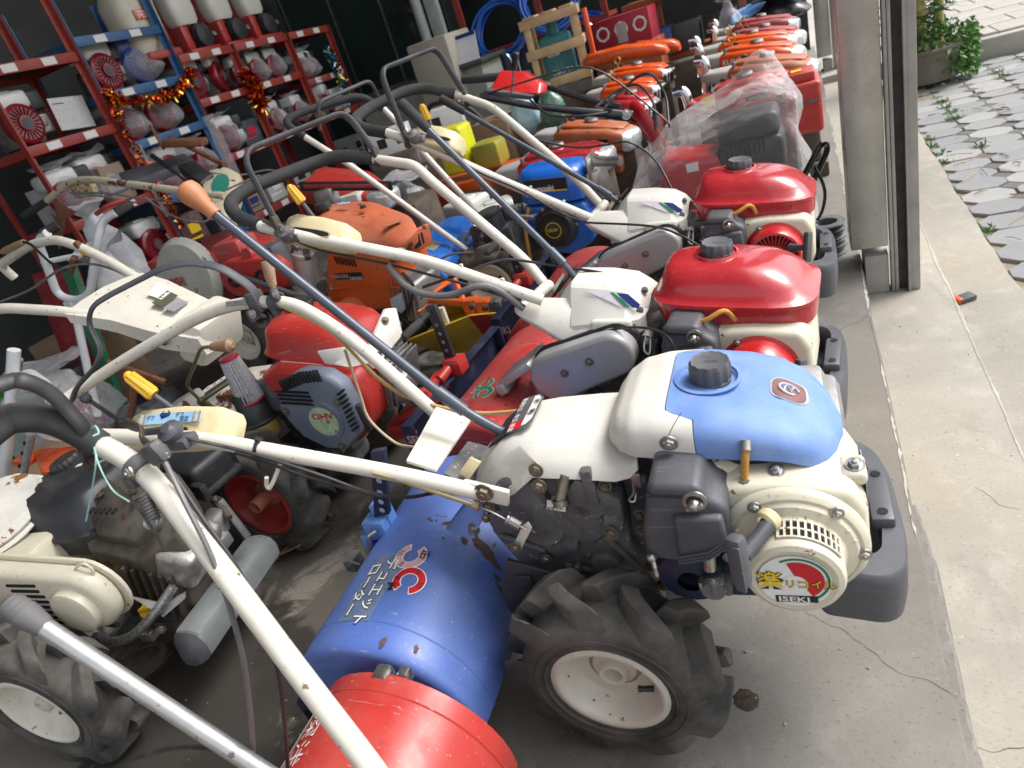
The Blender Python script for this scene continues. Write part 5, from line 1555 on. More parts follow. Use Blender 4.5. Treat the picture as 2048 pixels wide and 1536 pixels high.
# air cleaner and bracket
b = MB(); b.box((.19, .21, .435), (.20, .13, .10), ax=(1, -.25, -.1), bev=.022, seg=3); ac7 = b.part('air_cleaner', M_black, T7)
b = MB(); b.box((.19, .21, .405), (.215, .145, .02), ax=(1, -.25, -.1), bev=.008); b.box((.285, .115, .42), (.045, .02, .05), ax=(1, -.25, -.1), bev=.004); b.part('cleaner_rim', M_black, ac7)
b = MB(); plate(b, [(.265, .14, .375), (.295, .13, .37), (.365, .085, .275), (.35, .09, .27), (.30, .11, .32)], (.006, .02, 0), .002); b.part('carburettor_shield', M_black, T7)
b = MB(); b.box((.29, .1, .33), (.06, .06, .06), bev=.01); b.box((.32, .06, .30), (.04, .04, .035), bev=.006); b.box((.335, .03, .285), (.03, .02, .03), bev=.004); b.part('carburettor', M_alu, T7)
b = MB(); b.tube([(.27, .15, .37), (.34, .10, .34)], .009, 8); b.part('intake_pipe', M_cast2, T7)
# belt case
A_, B_ = Vector((-.16, -.17, .40)), Vector((.17, -.17, .385))
out = []
for c_, r_, a0 in ((B_, .085, -90), (A_, .115, 90)):
    for i in range(13):
        a = R(a0 + 180 * i / 12); out.append(c_ + V(r_ * math.cos(a), 0, r_ * math.sin(a) * 1.))
b = MB(); plate(b, [p + V(0, 0, .0) for p in out], (0, -.05, 0), .02, 4); bc7 = b.part('belt_case', M_cream, T7, 50)
b = MB(); plate(b, [p + (p - (A_ + B_) / 2) * .035 for p in out], (0, .01, 0), .003); b.part('case_flange', M_cream, bc7)
b = MB(); b.lathe([(.062, 0), (.058, .018), (.05, .022), (0, .023)], (.165, -.218, .375), (0, -1, 0), 32); b.part('case_boss', M_cream, bc7)
b = MB()
for k in range(8): b.new().box((.045 + k * .002 * 0, -.2215, .335 + k * .017), (.085 + .004 * (k % 3), .004, .0075), ax=(1, 0, -.06), bev=.001)
b.part('case_slot', M_slot_shade, bc7, 0)
b = MB(); b.tube(curve_path([(.20, -.19, .47), (.225, -.185, .475), (.235, -.185, .455), (.225, -.19, .435)], 5), .0035, 8); b.part('case_latch', M_cream, bc7)
# white body, gearbox
b = MB(); b.box((-.16, .02, .36), (.22, .3, .2), bev=.02); b.box((-.28, .0, .45), (.2, .26, .12), ax=(1, 0, .2), bev=.03, seg=3); b.part('main_body', M_cream, T7)
b = MB(); b.lathe([(.13, 0), (.135, .012), (.125, .03), (.10, .04), (0, .045)], (-.25, -.02, .5), (.1, -.25, 1), 36); b.lathe([(.14, -.008), (.145, -.002), (.135, .004)], (-.25, -.02, .5), (.1, -.25, 1), 36); cv7 = b.part('round_cover', mat('white paint rusting at the rim', (.68, .66, .6), .4, dust=.3, chips=.7, chipcol=(.2, .09, .03), cscale=14), T7)
lettering('QO', plane_fn((-.26, -.163, .462), (1, .1, -.1), (0, -.3, 1)), .06, M_cast2, cv7, .01)
b = MB(); b.box((-.02, .02, .2), (.4, .16, .16), bev=.03); b.box((.24, .0, .17), (.2, .08, .05), bev=.012); b.box((.2, .02, .22), (.14, .16, .10), bev=.03); b.part('gearbox', M_cast, T7)
b = MB(); b.tube([(.175, -.09, .22), (.195, -.115, .245)], .016, 14); b.part('oil_filler', M_cast, T7)
b = MB(); b.lathe([(.022, 0), (.022, .012), (.018, .016), (0, .016)], (.195, -.115, .247), (.3, -.5, .8), 14); b.box(V(.195, -.115, .247) + V(.3, -.5, .8).normalized() * .02, (.04, .009, .012), ax=(1, .3, 0), bev=.003); b.part('oil_cap', M_yell, T7)
b = MB(); b.box((.155, -.13, .18), (.04, .03, .03), bev=.006); b.bolt((.19, -.12, .185), (1, -1, 0), .008, .01); b.part('drain_plug', M_steel, T7)
b = MB(); b.box((.04, -.17, .24), (.08, .06, .07), ax=(1, 0, .3), bev=.012); b.part('side_bracket', M_alu, T7)
# galvanised front weight
w0, w1 = Vector((.315, -.15, .17)), Vector((.305, .16, .17))
b = MB()
def wr(p, k):
    return [p + V(x * k * .8, 0, z * k * .8) for x, z in ((-.055, -.035), (-.058, .03), (-.035, .058), (.01, .06), (.045, .045), (.058, .01), (.05, -.035), (.0, -.05))]
b.loft([wr(w0 + V(0, -.03, -.02), .5), wr(w0 + V(0, -.016, -.008), .85), wr(w0, 1), wr(w1, 1), wr(w1 + V(0, .02, -.004), .88), wr(w1 + V(0, .034, -.012), .55)])
fw = b.part('front_weight', M_galv, T7, 35)
b = MB(); b.loft([wr(w0 + V(0, -.0325, -.02), .52), wr(w0 + V(0, -.018, -.008), .87), wr(w0 + V(0, -.008, 0), .99), wr(w0 + V(0, -.006, 0), .9)]); b.part('weight_end', M_greyp, fw, 35)
lug_tyre(T7, (.045, -.31, .205), (0, -1, 0), .215, .12, .094, M_white, 9, seed=6, flip=-1)
b = MB(); b.tube([(.045, -.3, .205), (.045, .12, .205)], .02, 12); b.part('axle', M_cast, T7)
b = MB(); b.box((-.1, -.31, .42), (.2, .1, .012), ax=(1, 0, .25), bev=.004); b.part('mudguard', M_redh, T7)

# ================================================================ white handled tractor with the red overhead-valve engine
T6 = thing('walking_tractor', 'walking tractor with red overhead valve engine, grey pull starter, cone air filter and white console', 'tractor', (-1.6, 1.45, 0), 0 )
def pr6(a, b_, z, uc=.28, p=4.):
    return [(q.x, q.y, z - .21 * (q.x - .28)) for q in ring((uc, .0, 0), (1, 0, 0), (0, 1, 0), a, b_, 44, p)]
b = MB()
b.grid([pr6(.155, .118, .565), pr6(.17, .132, .568), pr6(.175, .137, .572), pr6(.168, .130, .577), pr6(.16, .122, .60), pr6(.148, .112, .632, .275), pr6(.13, .095, .648, .27, 3.2), pr6(.08, .06, .654, .265, 2.8), pr6(.02, .02, .655, .265, 2.)], wrap=True, cap=(True, True))
tk6 = b.part('fuel_tank', M_redh, T6, 50)
fuel_cap(T6, (.19, .04, .672), .04, .022, (.18, 0, 1), M_black, 16)
b = MB()
for sy in (-1, 1): b.new().tube([(.15, sy * .075, .662), (.28, sy * .082, .640), (.40, sy * .07, .612)], .004, 8)
b.part('tank_ridge', M_redh, tk6)
b = MB(); plate(b, [(.20, -.137, .588), (.34, -.137, .560), (.34, -.137, .553), (.20, -.137, .581)], (0, -.0006, 0)); b.part('white_pinstripe', M_print_w, tk6, 0)
b = MB(); b.tube([(.29 + .018 * math.cos(i * .3), .03 + .012 * math.sin(i * .3), .6535 - .2 * (.018 * math.cos(i * .3))) for i in range(18)], .002, 5); b.part('tank_emblem', M_redm, tk6)
b = MB()
plate(b, [(.12, -.17, .56), (.20, -.17, .585), (.36, -.17, .555), (.445, -.17, .525), (.455, -.17, .45), (.43, -.17, .36), (.36, -.17, .31), (.26, -.17, .32), (.20, -.17, .38), (.16, -.17, .45)], (0, .2, 0), .02, 3)
sh6 = b.part('fan_shroud', M_redh, T6, 50)
# grey starter cover
b = MB()
ov = [(.208, .495), (.225, .525), (.30, .582), (.345, .588), (.415, .572), (.452, .535), (.455, .45), (.43, .375), (.37, .33), (.30, .335), (.235, .38), (.21, .44)]
plate(b, [(x, -.175, z - .0) for x, z in ov], (0, -.055, 0), .016, 3)
rc6 = b.part('starter_cover', mat('blue grey plastic', (.14, .165, .22), .42, var=.1, dust=.3, dustcol=(.26, .28, .33)), T6, 50)
b = MB()
for k in range(13): b.new().box((.262 + k * .0115, -.2315, .556 + min(k, 7) * .0028), (.005, .006, .034), up=(.12, 0, 1))
for k in range(9): b.new().box((.445 - k * .0012, -.2315, .52 - k * .0145), (.032, .006, .0055), ax=(1, 0, .45))
for k in range(4):
    b.new().box((.285, -.2315, .535 - k * .0125), (.11, .006, .006), ax=(1, 0, -.14))
b.part('vent_slot', M_slot_shade, rc6, 0)
b = MB(); b.lathe([(.062, 0), (.06, .004), (0, .004)], (.345, -.23, .435), (0, -1, 0), 40); b.part('cover_face', MATS['blue grey plastic'], rc6)
b = MB(); b.lathe([(.047, .005), (0, .005)], (.345, -.23, .435), (0, -1, 0), 36); lb6 = b.part('round_label', mat('crackled pale green label', (.42, .52, .34), .5, var=.25, vscale=30, chips=.8, chipcol=(.16, .12, .05), cscale=40), rc6, 0)
lettering('OHV', plane_fn((.313, -.2365, .445), (1, 0, -.03), (0, 0, 1)), .026, M_print_r, lb6, .02, sx=1.3)
b = MB()
for q in ((.42, .49), (.228, .475), (.36, .348)): b.bolt((q[0], -.232, q[1]), (0, -1, 0), .008, .006)
b.part('cover_bolt', M_zinc, rc6)
b = MB(); b.tube([(.46, -.21, .43), (.475, -.225, .42)], .008, 8); b.box((.485, -.235, .44), (.02, .02, .085), up=(.5, 0, 1), bev=.006); b.part('pull_handle', M_black, rc6)
# white side guard and cylinder at the front
b = MB(); plate(b, [(.44, -.10, .545), (.46, -.10, .51), (.475, .06, .53), (.46, .10, .60), (.44, .08, .61)], (.012, 0, 0), .003); plate(b, [(0.344, -0.14, 0.6), (0.439, -0.12, 0.593), (0.498, -0.13, 0.545), (0.436, -0.15, 0.548), (0.36, -0.15, 0.567)], (0, .004, .003), .001); b.part('heat_guard', M_white2, T6)
b = MB(); b.box((.43, .0, .43), (.1, .14, .14), ax=(1, 0, -.3), bev=.02); b.box((.48, -.02, .41), (.05, .10, .09), ax=(1, 0, -.3), bev=.02)
for k in range(4): b.box((.445 + k * .014, .0, .44 - k * .005), (.005, .15, .13), ax=(1, 0, -.3))
b.part('cylinder_block', M_alu, T6)
b = MB(); b.bolt((.47, -.06, .53), (0, -1, .4), .008, .007); b.bolt((.462, .04, .59), (.5, -.5, .6), .008, .007); b.part('block_bolt', M_zinc, T6)
b = MB(); b.box((.50, .0, .33), (.16, .1, .02), ax=(1, 0, .35), bev=.004); b.box((.56, .0, .37), (.03, .12, .06), bev=.004); b.box((.55, -.05, .29), (.09, .03, .03), ax=(1, 0, .35), bev=.004); b.box((.47, .0, .25), (.22, .07, .06), bev=.01); b.part('front_hitch', M_redh, T6)
# cone filter on its black canister
f0, f1 = Vector((0.045, -0.16, 0.482)), Vector((0.043, -0.16, 0.634))
u_, v_, w_ = basis(f1 - f0)
Lf = (f1 - f0).length
b = MB()
rows = []
for t in (0.05, .94):
    r_ = .042 - .016 * t
    rows.append([f0 + w_ * Lf * t + (u_ * math.cos(a) + v_ * math.sin(a)) * r_ * (1 + .06 * math.cos(a * 24)) for a in (2 * PI * j / 96 for j in range(96))])
b.grid(rows, wrap=True)
fl = b.part('cone_filter', mat('silver filter mesh', (.45, .45, .48), .4, metal=.6, var=.4, vscale=200, bump=.8, bscale=400), T6, 20)
b = MB(); b.lathe([(.027, Lf * .92), (.0285, Lf * .95), (.027, Lf * .99), (.015, Lf), (0, Lf)], f0, w_, 28); b.new().lathe([(.043, 0), (.045, .004), (.043, .009)], f0, w_, 28); b.part('filter_cap', mat('dark red rubber', (.30, .01, .03), .35), fl)
g0, g1 = Vector((0.039, -0.17, 0.376)), Vector((0.033, -0.16, 0.51))
u_, v_, w_ = basis(g1 - g0)
Lg = (g1 - g0).length
b = MB(); b.lathe([(.0, Lg * .25), (.055, Lg * .25), (.057, Lg * .30), (.052, Lg * .34), (.050, Lg * .65), (.046, Lg * .70), (.044, Lg), (.03, Lg * 1.1), (.02, Lg * 1.12)], g0, w_, 32); cn = b.part('filter_canister', M_black, T6)
b = MB(); b.lathe([(.03, -.02), (.05, -.01), (.053, Lg * .24), (.05, Lg * .26)], g0, w_, 32); b.part('oil_bowl', mat('amber oil bowl', (.42, .28, .07), .4, dust=.3), cn)
b = MB(); b.lathe([(.0508, Lg * .38), (.0508, Lg * .60)], g0, w_, 10, None, 2.4, 3.3); b.part('canister_label', M_print_w, cn, 0)
b = MB(); b.lathe([(.0455, Lg * .74), (.0448, Lg * .95)], g0, w_, 10, None, 2.6, 3.7); b.part('canister_label', mat('grey printed label', (.4, .4, .4), .5, var=.6, vscale=120), cn, 0)
# carburettor area, brass crank with wooden knob
b = MB(); b.box((.10, -.09, .47), (.1, .1, .1), bev=.012); b.box((.14, -.14, .50), (.05, .04, .04), bev=.006); b.tube([(.13, -.15, .52), (.2, -.17, .55)], .003, 6); b.part('carburettor', M_cast, T6)
k1 = Vector((0.043, -0.15, 0.662)); k0 = Vector((-0.051, -0.15, 0.668)); k2 = Vector((-0.202, -0.15, 0.549)); k3 = Vector((-0.192, -0.14, 0.489)); k4 = Vector((-0.082, -0.13, 0.519))
b = MB(); b.tube(arc_path([k1, k0, k2, k3, Vector((-0.221, -0.1, 0.406))], .02), .0055, 10); b.box(k4 + V(-.02, 0, .0), (.10, .05, .012), ax=(1, .6, .3), bev=.003); b.tube([k3, Vector((-0.185, -0.1, 0.374))], .014, 10); cr = b.part('crank_lever', mat('olive zinc rod', (.30, .26, .15), .35, metal=.8, dust=.3), T6)
b = MB(); b.tube([k0 * .55 + k1 * .45, k0 * .4 + k1 * .6, k1, k1 + (k1 - k0).normalized() * .02, k1 + (k1 - k0).normalized() * .03], [.011, .013, .019, .020, .008], 18); b.part('wooden_knob', M_wood, cr)
b = MB(); b.box(k4 + V(-.03, .005, .012), (.085, .032, .002), ax=(1, .6, .3)); sc6 = b.part('scale_plate', M_print_w, cr, 0)
b = MB()
for q in (-.025, 0, .025): b.new().box(k4 + V(-.03, .005, .0135) + V(1, .6, .3).normalized() * q, (.009, .009, .001), ax=(1, .6, .3))
b.part('scale_mark', M_print_r, sc6, 0)
# console: wedge shaped white body joining the two tubes
b = MB()
def sec6(p, q, dz):
    p, q = Vector(p), Vector(q); m_ = (p + q) / 2
    return [p + V(0, 0, -dz), p, p * .8 + q * .2 + V(0, 0, .012), m_ + V(0, 0, .018), p * .2 + q * .8 + V(0, 0, .012), q, q + V(0, 0, -dz)]
b.loft([sec6((-0.512, -0.16, 0.848), (-0.475, 0.13, 0.855), .03), sec6((-0.38, -0.13, 0.794), (-0.383, 0.13, 0.812), .045), sec6((-0.225, -0.13, 0.73), (-0.236, 0.12, 0.72), .06), sec6((-0.096, -0.11, 0.68), (-0.157, 0.1, 0.645), .055), sec6((-0.096, -0.105, 0.657), (-0.164, 0.095, 0.621), .03)])
cs6 = b.part('console', M_white, T6, 30)
b = MB(); b.box((-.16, .0, .66), (.10, .2, .15), ax=(1, 0, -.5), bev=.02); b.part('console_skirt', M_white, cs6)
def on6(s, t):
    p = Vector((-0.3, -0.12, 0.777)) * (1 - s) + Vector((-0.079, -0.1, 0.703)) * s
    q = Vector((-0.359, 0.12, 0.798)) * (1 - s) + Vector((-0.163, 0.1, 0.646)) * s
    return p * (1 - t) + q * t + V(0, 0, .021)
for nm, s0, s1, t0, t1, mt in (('caution_label', -.05, .18, .50, .82, M_print_w), ('name_plate', .12, .30, .35, .75, mat('dark olive plate', (.09, .09, .06), .45)), ('data_plate', .32, .50, .3, .7, M_silver), ('logo_patch', .86, 1.0, .2, .7, mat('worn mauve print', (.42, .38, .42), .6, var=.4, vscale=60))):
    b = MB(); b.grid([[on6(s, t) for t in (t0, (t0 + t1) / 2, t1)] for s in (s0, s1)]); b.part(nm, mt, cs6, 0)
b = MB(); b.bolt((-0.202, -0.135, 0.7), (0, -1, .3), .01, .008); b.part('console_bolt', M_rust, cs6)
b = MB(); b.tube(arc_path([(-0.438, 0.1, 0.813), (-0.602, 0.13, 0.923), (-0.74, 0.15, 0.995), (-0.834, 0.16, 1.03), (-0.996, 0.17, 1.033), (-1.248, 0.18, 0.992), (-1.25, .2, .93)], .06, 5), .0165, 14); hb6 = b.part('handlebar', M_white, T6)
b = MB(); b.tube(arc_path([(-0.449, -0.12, 0.812), (-0.541, -0.15, 0.857), (-0.755, -0.18, 0.915), (-1.3, -.22, .88)], .06, 5), .0165, 14); b.part('handlebar', M_white, T6)
b = MB(); b.lathe([(.018, 0), (.0185, 0), (.0185, .03), (.018, .03)], (-0.7, 0.145, 0.971), Vector((-0.602, 0.13, 0.923)) - Vector((-0.74, 0.15, 0.995)), 14); b.part('yellow_band', M_yelp, hb6)
b = MB(); b.box((-0.706, 0.14, 0.978), (.02, .02, .06), ax=(1, 0, .3), bev=.005); b.tube([(-0.734, 0.12, 0.959), (-0.804, 0.12, 0.914)], .012, 8); b.part('rusty_clamp', M_rust, hb6)
b = MB(); b.tube(arc_path([(-1.007, 0.16, 1.053), (-0.959, 0.15, 1.04), (-0.888, 0.13, 0.962), (-0.797, 0.12, 0.907)], .02), .005, 8); lv6 = b.part('clutch_lever', M_black, hb6)
b = MB(); b.tube([(-1.001, 0.16, 1.049), (-1.053, 0.165, 1.045), (-1.15, 0.17, 1.037), (-1.172, 0.17, 1.035)], [.010, .013, .013, .007], 14); b.part('wooden_grip', M_wood, lv6)
b = MB(); cable(b, [(-1.159, 0.05, 0.883), (-1.004, 0.08, 0.895), (-0.815, 0.1, 0.934), (-0.681, 0.12, 0.926), (-0.551, 0.11, 0.876), (-0.462, 0.09, 0.815)], .0042); b.part('grey_cable', M_gcable, T6)
# rusted white transmission case and linkage below
b = MB(); b.box((-.28, .0, .38), (.36, .26, .10), ax=(1, 0, .12), bev=.02); b.box((-.10, .0, .38), (.2, .2, .2), bev=.03); b.box((-.42, -.06, .42), (.14, .14, .05), ax=(1, 0, .3), bev=.012); b.part('transmission_case', mat('white paint flaking to rust', (.60, .58, .53), .5, var=.1, dust=.4, dustcol=(.3, .24, .18), chips=1.1, chipcol=(.16, .06, .025), cscale=8), T6)
b = MB(); b.tube([(-0.625, -0.15, 0.364), (-0.504, -0.1, 0.549)], .012, 8); b.tube([(-0.72, 0, 0.602), (-0.572, 0.05, 0.472)], .013, 8); b.box((-0.712, 0, 0.58), (.06, .03, .03), ax=(1, 0, .2), bev=.006); b.part('rusty_linkage', M_rust, T6)
b = MB(); b.tube([(-0.612, -0.2, 0.574), (-0.602, -0.16, 0.465)], .008, 8); b.ball((-0.611, -0.2, 0.57), .018, 12, 8); b.part('shift_knob', M_greyp, T6)
b = MB(); b.lathe([(.03, 0), (.032, .01), (.028, .03), (0, .03)], (-0.393, -0.2, 0.478), (-.5, -.3, .8), 20); b.part('oil_plug', M_black, T6)
c_ = copy_tree(kid(T1, 'gearbox'), T6); c_.location = (.08, .05, -.05)
lug_tyre(T6, (.02, -.25, .205), (0, -1, 0), .215, .13, .104, M_redh, 9, hub=True, dish=.035, hubr=.022, huglen=.065, hubmat=mat('faded salmon paint', (.52, .16, .10), .5, dust=.3, chips=.4, chipcol=(.25, .2, .1)), valve=False, seed=9, flip=-1)
lug_tyre(T6, (.02, .25, .205), (0, 1, 0), .215, .13, .104, M_redh, 9, valve=False, seed=10)
b = MB(); b.tube([(.02, -.24, .205), (.02, .24, .205)], .02, 12); b.part('axle', M_cast, T6)

# ================================================================ orange engine tiller
T8 = thing('walking_tractor', 'walking tractor with faded orange engine and peeling tank, white air cleaner and steel bracket', 'tractor', (-2.18, 2.45, 0), -8 )
b = MB()
plate(b, [(0.36, -0.14, 0.679), (0.567, -0.14, 0.598), (0.677, -0.14, 0.575), (0.675, -0.14, 0.455), (0.579, -0.14, 0.314), (0.464, -0.14, 0.261), (0.236, -0.14, 0.261), (0.163, -0.14, 0.33), (0.245, -0.14, 0.497)], (0, .22, 0), .02, 3)
s8 = b.part('fan_shroud', M_orange, T8, 50)
b = MB(); b.box(Vector((0.397, -0.145, 0.503)), (.15, .004, .028), ax=(1, 0, -.06), bev=.001); np8 = b.part('name_plate', M_print_k, s8, 0)
lettering('SHIBAURA', plane_fn((0.295, -0.149, 0.503), (1, 0, -.06), (0, 0, 1)), .023, M_print_p, np8, .02)
lettering('GEF30RE', plane_fn((0.402, -0.149, 0.486), (1, 0, -.06), (0, 0, 1)), .019, M_print_w, np8, .0)
b = MB(); b.lathe([(.085, 0), (.085, .05), (.075, .055)], (0.338, -0.14, 0.323), (0, -1, 0), 32, (0, 0, 1), -2.2, 2.2); b.part('starter_cowl', mat('salmon orange paint', (.55, .17, .08), .45, dust=.3, chips=.3), s8)
b = MB(); b.lathe([(.07, .03), (.072, .045), (.06, .05), (0, .05)], (0.333, -0.14, 0.314), (0, -1, 0), 32); b.part('starter_disc', M_cream, s8)
b = MB()
for k in range(7): b.new().box(Vector((0.363, -0.142, 0.579)) + V(.016 * k, 0, -.004 * k), (.006, .006, .035), up=(.05, 0, 1))
b.part('shroud_slot', M_slot_shade, s8, 0)
b = MB()
for p in ((0.366, -0.142, 0.646), (0.664, -0.142, 0.545), (0.202, -0.142, 0.366), (0.571, -0.142, 0.327)): b.bolt(p, (0, -1, 0), .009, .008)
b.part('shroud_bolt', M_zinc, s8)
b = MB(); b.tube([(0.24, -0.146, 0.452), (0.438, -0.146, 0.453), (0.649, -0.146, 0.427)], .004, 6); b.part('shroud_crease', M_orange, s8)
b = MB(); b.tube(curve_path([(0.696, -0.15, 0.49), (0.731, -0.16, 0.437), (0.678, -0.16, 0.352), (0.589, -0.15, 0.294)], 5), .008, 8); b.part('ignition_lead', M_cable, T8)
b = MB(); plate(b, [(0.571, -0.145, 0.38), (0.641, -0.14, 0.402), (0.627, -0.145, 0.313), (0.54, -0.145, 0.259)], (0, .002, 0)); b.part('printed_label', mat('pale blue printed sheet', (.5, .58, .66), .5, var=.25, vscale=90), s8, 0)
# tank
tkc = [Vector(p) for p in ((0.282, -0.08, 0.744), (0.368, -0.13, 0.667), (0.575, -0.135, 0.595), (0.711, -0.12, 0.594), (0.748, -0.03, 0.612), (0.626, 0.1, 0.644), (0.429, 0.13, 0.726), (0.202, 0.11, 0.759))]
def lay8(k, dz, kk=0.):
    c_ = sum(tkc, Vector()) / 8
    P = arc_path([c_ + (p - c_) * k for p in tkc], .05, 4, True)
    return [p + V(0, 0, dz) for p in P]
b = MB(); b.grid([lay8(.9, -.05), lay8(.97, -.045), lay8(1.0, -.02), lay8(1.01, -.012), lay8(1.01, 0), lay8(.96, .006), lay8(.9, .014), lay8(.78, .019), lay8(.3, .021)], wrap=True, cap=(True, True)); tk8 = b.part('fuel_tank', M_orold, T8, 50)
tc8 = sum(tkc, Vector()) / 8
b = MB(); b.lathe([(.034, 0), (.036, .008), (.033, .028), (0, .03)], (0.269, 0, 0.765), (0, 0, 1), 24); b.part('fuel_cap', M_black, T8)
b = MB(); b.lathe([(.014, 0), (.012, .012), (0, .014)], (0.46, 0.03, 0.73), (0, 0, 1), 14); b.part('tank_knob', M_black, tk8)
b = MB(); b.box(Vector((0.354, 0.04, 0.752)) + V(0, 0, .012), (.05, .02, .003), ax=(1, .4, -.2)); b.part('tank_sticker', M_sky, tk8)
b = MB(); b.box(Vector((0.643, -0.04, 0.656)) + V(.0, 0, .006), (.075, .03, .003), ax=(.5, 1, -.1)); st8 = b.part('model_sticker', mat('dull orange sticker', (.4, .16, .09), .5), tk8)
lettering('SGIRT', plane_fn(Vector((0.624, -0.06, 0.641)) + V(0, 0, .009), (.5, 1, -.1), (-1, .4, .2)), .026, M_print_w, st8, .01)
b = MB(); b.box((0.68, -0.11, 0.562), (.05, .07, .05), ax=(1, -.3, -.2), bev=.012); b.part('headlamp', M_headl, T8)
b = MB(); b.box((0.713, 0, 0.57), (.02, .12, .09), ax=(1, -.3, -.2), bev=.006); lg8 = b.part('lamp_guard', M_orold, T8)
b = MB()
for k in range(4): b.new().box(Vector((0.713, 0, 0.57)) + V(.011, -.04 + k * .024, .0), (.004, .012, .05), ax=(1, -.3, -.2))
b.part('guard_slot', M_slot_shade, lg8)
b = MB(); c8 = Vector((0.057, -0.1, 0.42)); e8 = Vector((0.174, -0.1, 0.68)); b.lathe([(.05, 0), (.054, .01), (.052, (e8 - c8).length * .72), (.056, (e8 - c8).length * .74), (.056, (e8 - c8).length * .8), (.05, (e8 - c8).length * .82), (.046, (e8 - c8).length * .95), (.02, (e8 - c8).length)], c8, e8 - c8, 28); ac8 = b.part('air_cleaner', mat('grimy white can', (.62, .61, .57), .4, dust=.4, chips=.8, chipcol=(.1, .09, .08), cscale=7), T8)
b = MB(); b.box(c8 * .6 + e8 * .4 + V(.0, -.054, 0), (.035, .003, .03), ax=(1, -.1, 0)); b.part('orange_label', M_yelp, ac8)
b = MB(); b.box(Vector((-0.1, -0.05, 0.565)), (.1, .1, .22), bev=.03); b.part('black_housing', M_greyp, T8)
b = MB(); b.box((.62, -.03, .36), (.16, .2, .16), ax=(1, 0, -.2), bev=.02)
for k in range(6): b.box((.58 + k * .02, -.03, .37), (.007, .22, .2), ax=(1, 0, -.2))
b.box((.56, .0, .5), (.12, .16, .12), bev=.02); b.part('cylinder_block', M_alu, T8)
b = MB(); b.tube(curve_path([(0.251, -0.12, 0.263), (0.459, -0.16, 0.332), (0.579, -0.16, 0.317), (0.598, -0.12, 0.242)], 5), .014, 10); b.part('exhaust_pipe', M_black, T8)
c_ = copy_tree(kid(T1, 'gearbox'), T8); c_.location = (.3, .0, -.06)
for v, ax in ((-.24, (0, -1, 0)), (.24, (0, 1, 0))): lug_tyre(T8, (.2, v, .205), ax, .213, .115, .102, M_white, 9, seed=12, valve=False)
b = MB(); b.box((0.658, -0.06, 0.284), (.10, .14, .008), ax=(1, -.2, .6), bev=.002); b.box((0.687, 0.02, 0.337), (.05, .16, .008), ax=(1, -.2, -.1), bev=.002); b.box((0.608, -0.02, 0.311), (.008, .14, .12), ax=(1, -.3, .1), bev=.002); br8 = b.part('front_bracket', M_orange, T8)
b = MB()
for p in ((0.675, -0.09, 0.288), (0.734, -0.09, 0.312), (0.708, -0.09, 0.337), (0.726, -0.09, 0.256)): b.new().lathe([(.009, 0), (0, 0)], Vector(p) + V(0, -.02, .02), (-.5, -.5, .8), 12)
b.part('bracket_hole', M_slot_shade, br8)
# rear end: tube handle with black box seen above the tractor
BH = thing_w('walking_tractor', 'old tractor with rusty beige handlebar, black grip and beige casing with green oval badge', 'tractor', (-3.2, 2.5, 0))
b = MB(); b.tube(arc_path([(-2.391, 2.4, 0.926), (-2.679, 2.42, 1.008), (-3.204, 2.45, 1.164), (-3.344, 2.45, 1.184), (-3.498, 2.43, 1.145), (-3.565, 2.42, 1.127)], .06, 5), .017, 14); hbh = b.part('handlebar', mat('rusty beige paint', (.52, .46, .34), .5, dust=.3, chips=.7, chipcol=(.12, .045, .02), cscale=16), BH)
b = MB(); b.tube([(-3.544, 2.42, 1.131), (-3.749, 2.4, 1.098)], .019, 14); b.part('rubber_grip', M_foam, BH)
b = MB(); plate(b, [(-3.476, 2.4, 1.124), (-3.37, 2.4, 1.042), (-3.457, 2.39, 1.023), (-3.62, 2.38, 0.892), (-3.594, 2.38, 0.971), (-3.498, 2.39, 1.058)], (0, .012, 0), .002); b.part('brake_lever', M_rust, BH)
b = MB(); b.box((-3.309, 2.47, 1.129), (.16, .04, .07), ax=(1, 0, -.05), bev=.015); b.part('rusty_guard', mat('beige paint pitted with rust', (.5, .42, .24), .6, chips=1.2, chipcol=(.12, .05, .02), cscale=60), BH)
b = MB(); plate(b, [(-2.789, 2.9, 1.017), (-2.717, 2.9, 0.961), (-2.567, 2.55, 0.819), (-2.605, 2.5, 0.844), (-2.754, 2.6, 0.942), (-2.869, 2.85, 1.022)], (.0, .0, -.08), .015); ca = b.part('casing', MATS['rusty beige paint'], BH)
b = MB(); b.lathe([(.055, 0), (0, 0)], Vector((-2.536, 2.56, 0.929)) + V(0, -.01, .035), (.1, -.75, .65), 28); ov = b.part('oval_badge', mat('green badge', (.05, .32, .24), .45), ca)
b = MB(); plate(b, [(-3.372, 2.75, 1.147), (-3.224, 3.1, 1.13), (-3.125, 3.05, 1.084), (-3.256, 2.68, 1.088)], (0, 0, -.05), .01); b.part('dark_channel', M_greyp, BH)
b = MB(); plate(b, [(-3.005, 2.8, 1.093), (-3.033, 2.95, 1.09), (-2.795, 2.8, 1.007), (-2.804, 2.7, 0.986)], (0, 0, -.06), .012); b.part('black_cover', M_black, BH)
b = MB(); b.tube([(-3.186, 2.85, 1.168), (-2.991, 2.75, 1.077)], .014, 10); b.tube([(-2.991, 2.75, 1.077), (-2.883, 2.7, 1.003)], .008, 8); b.part('black_lever', M_black, BH)
b = MB()
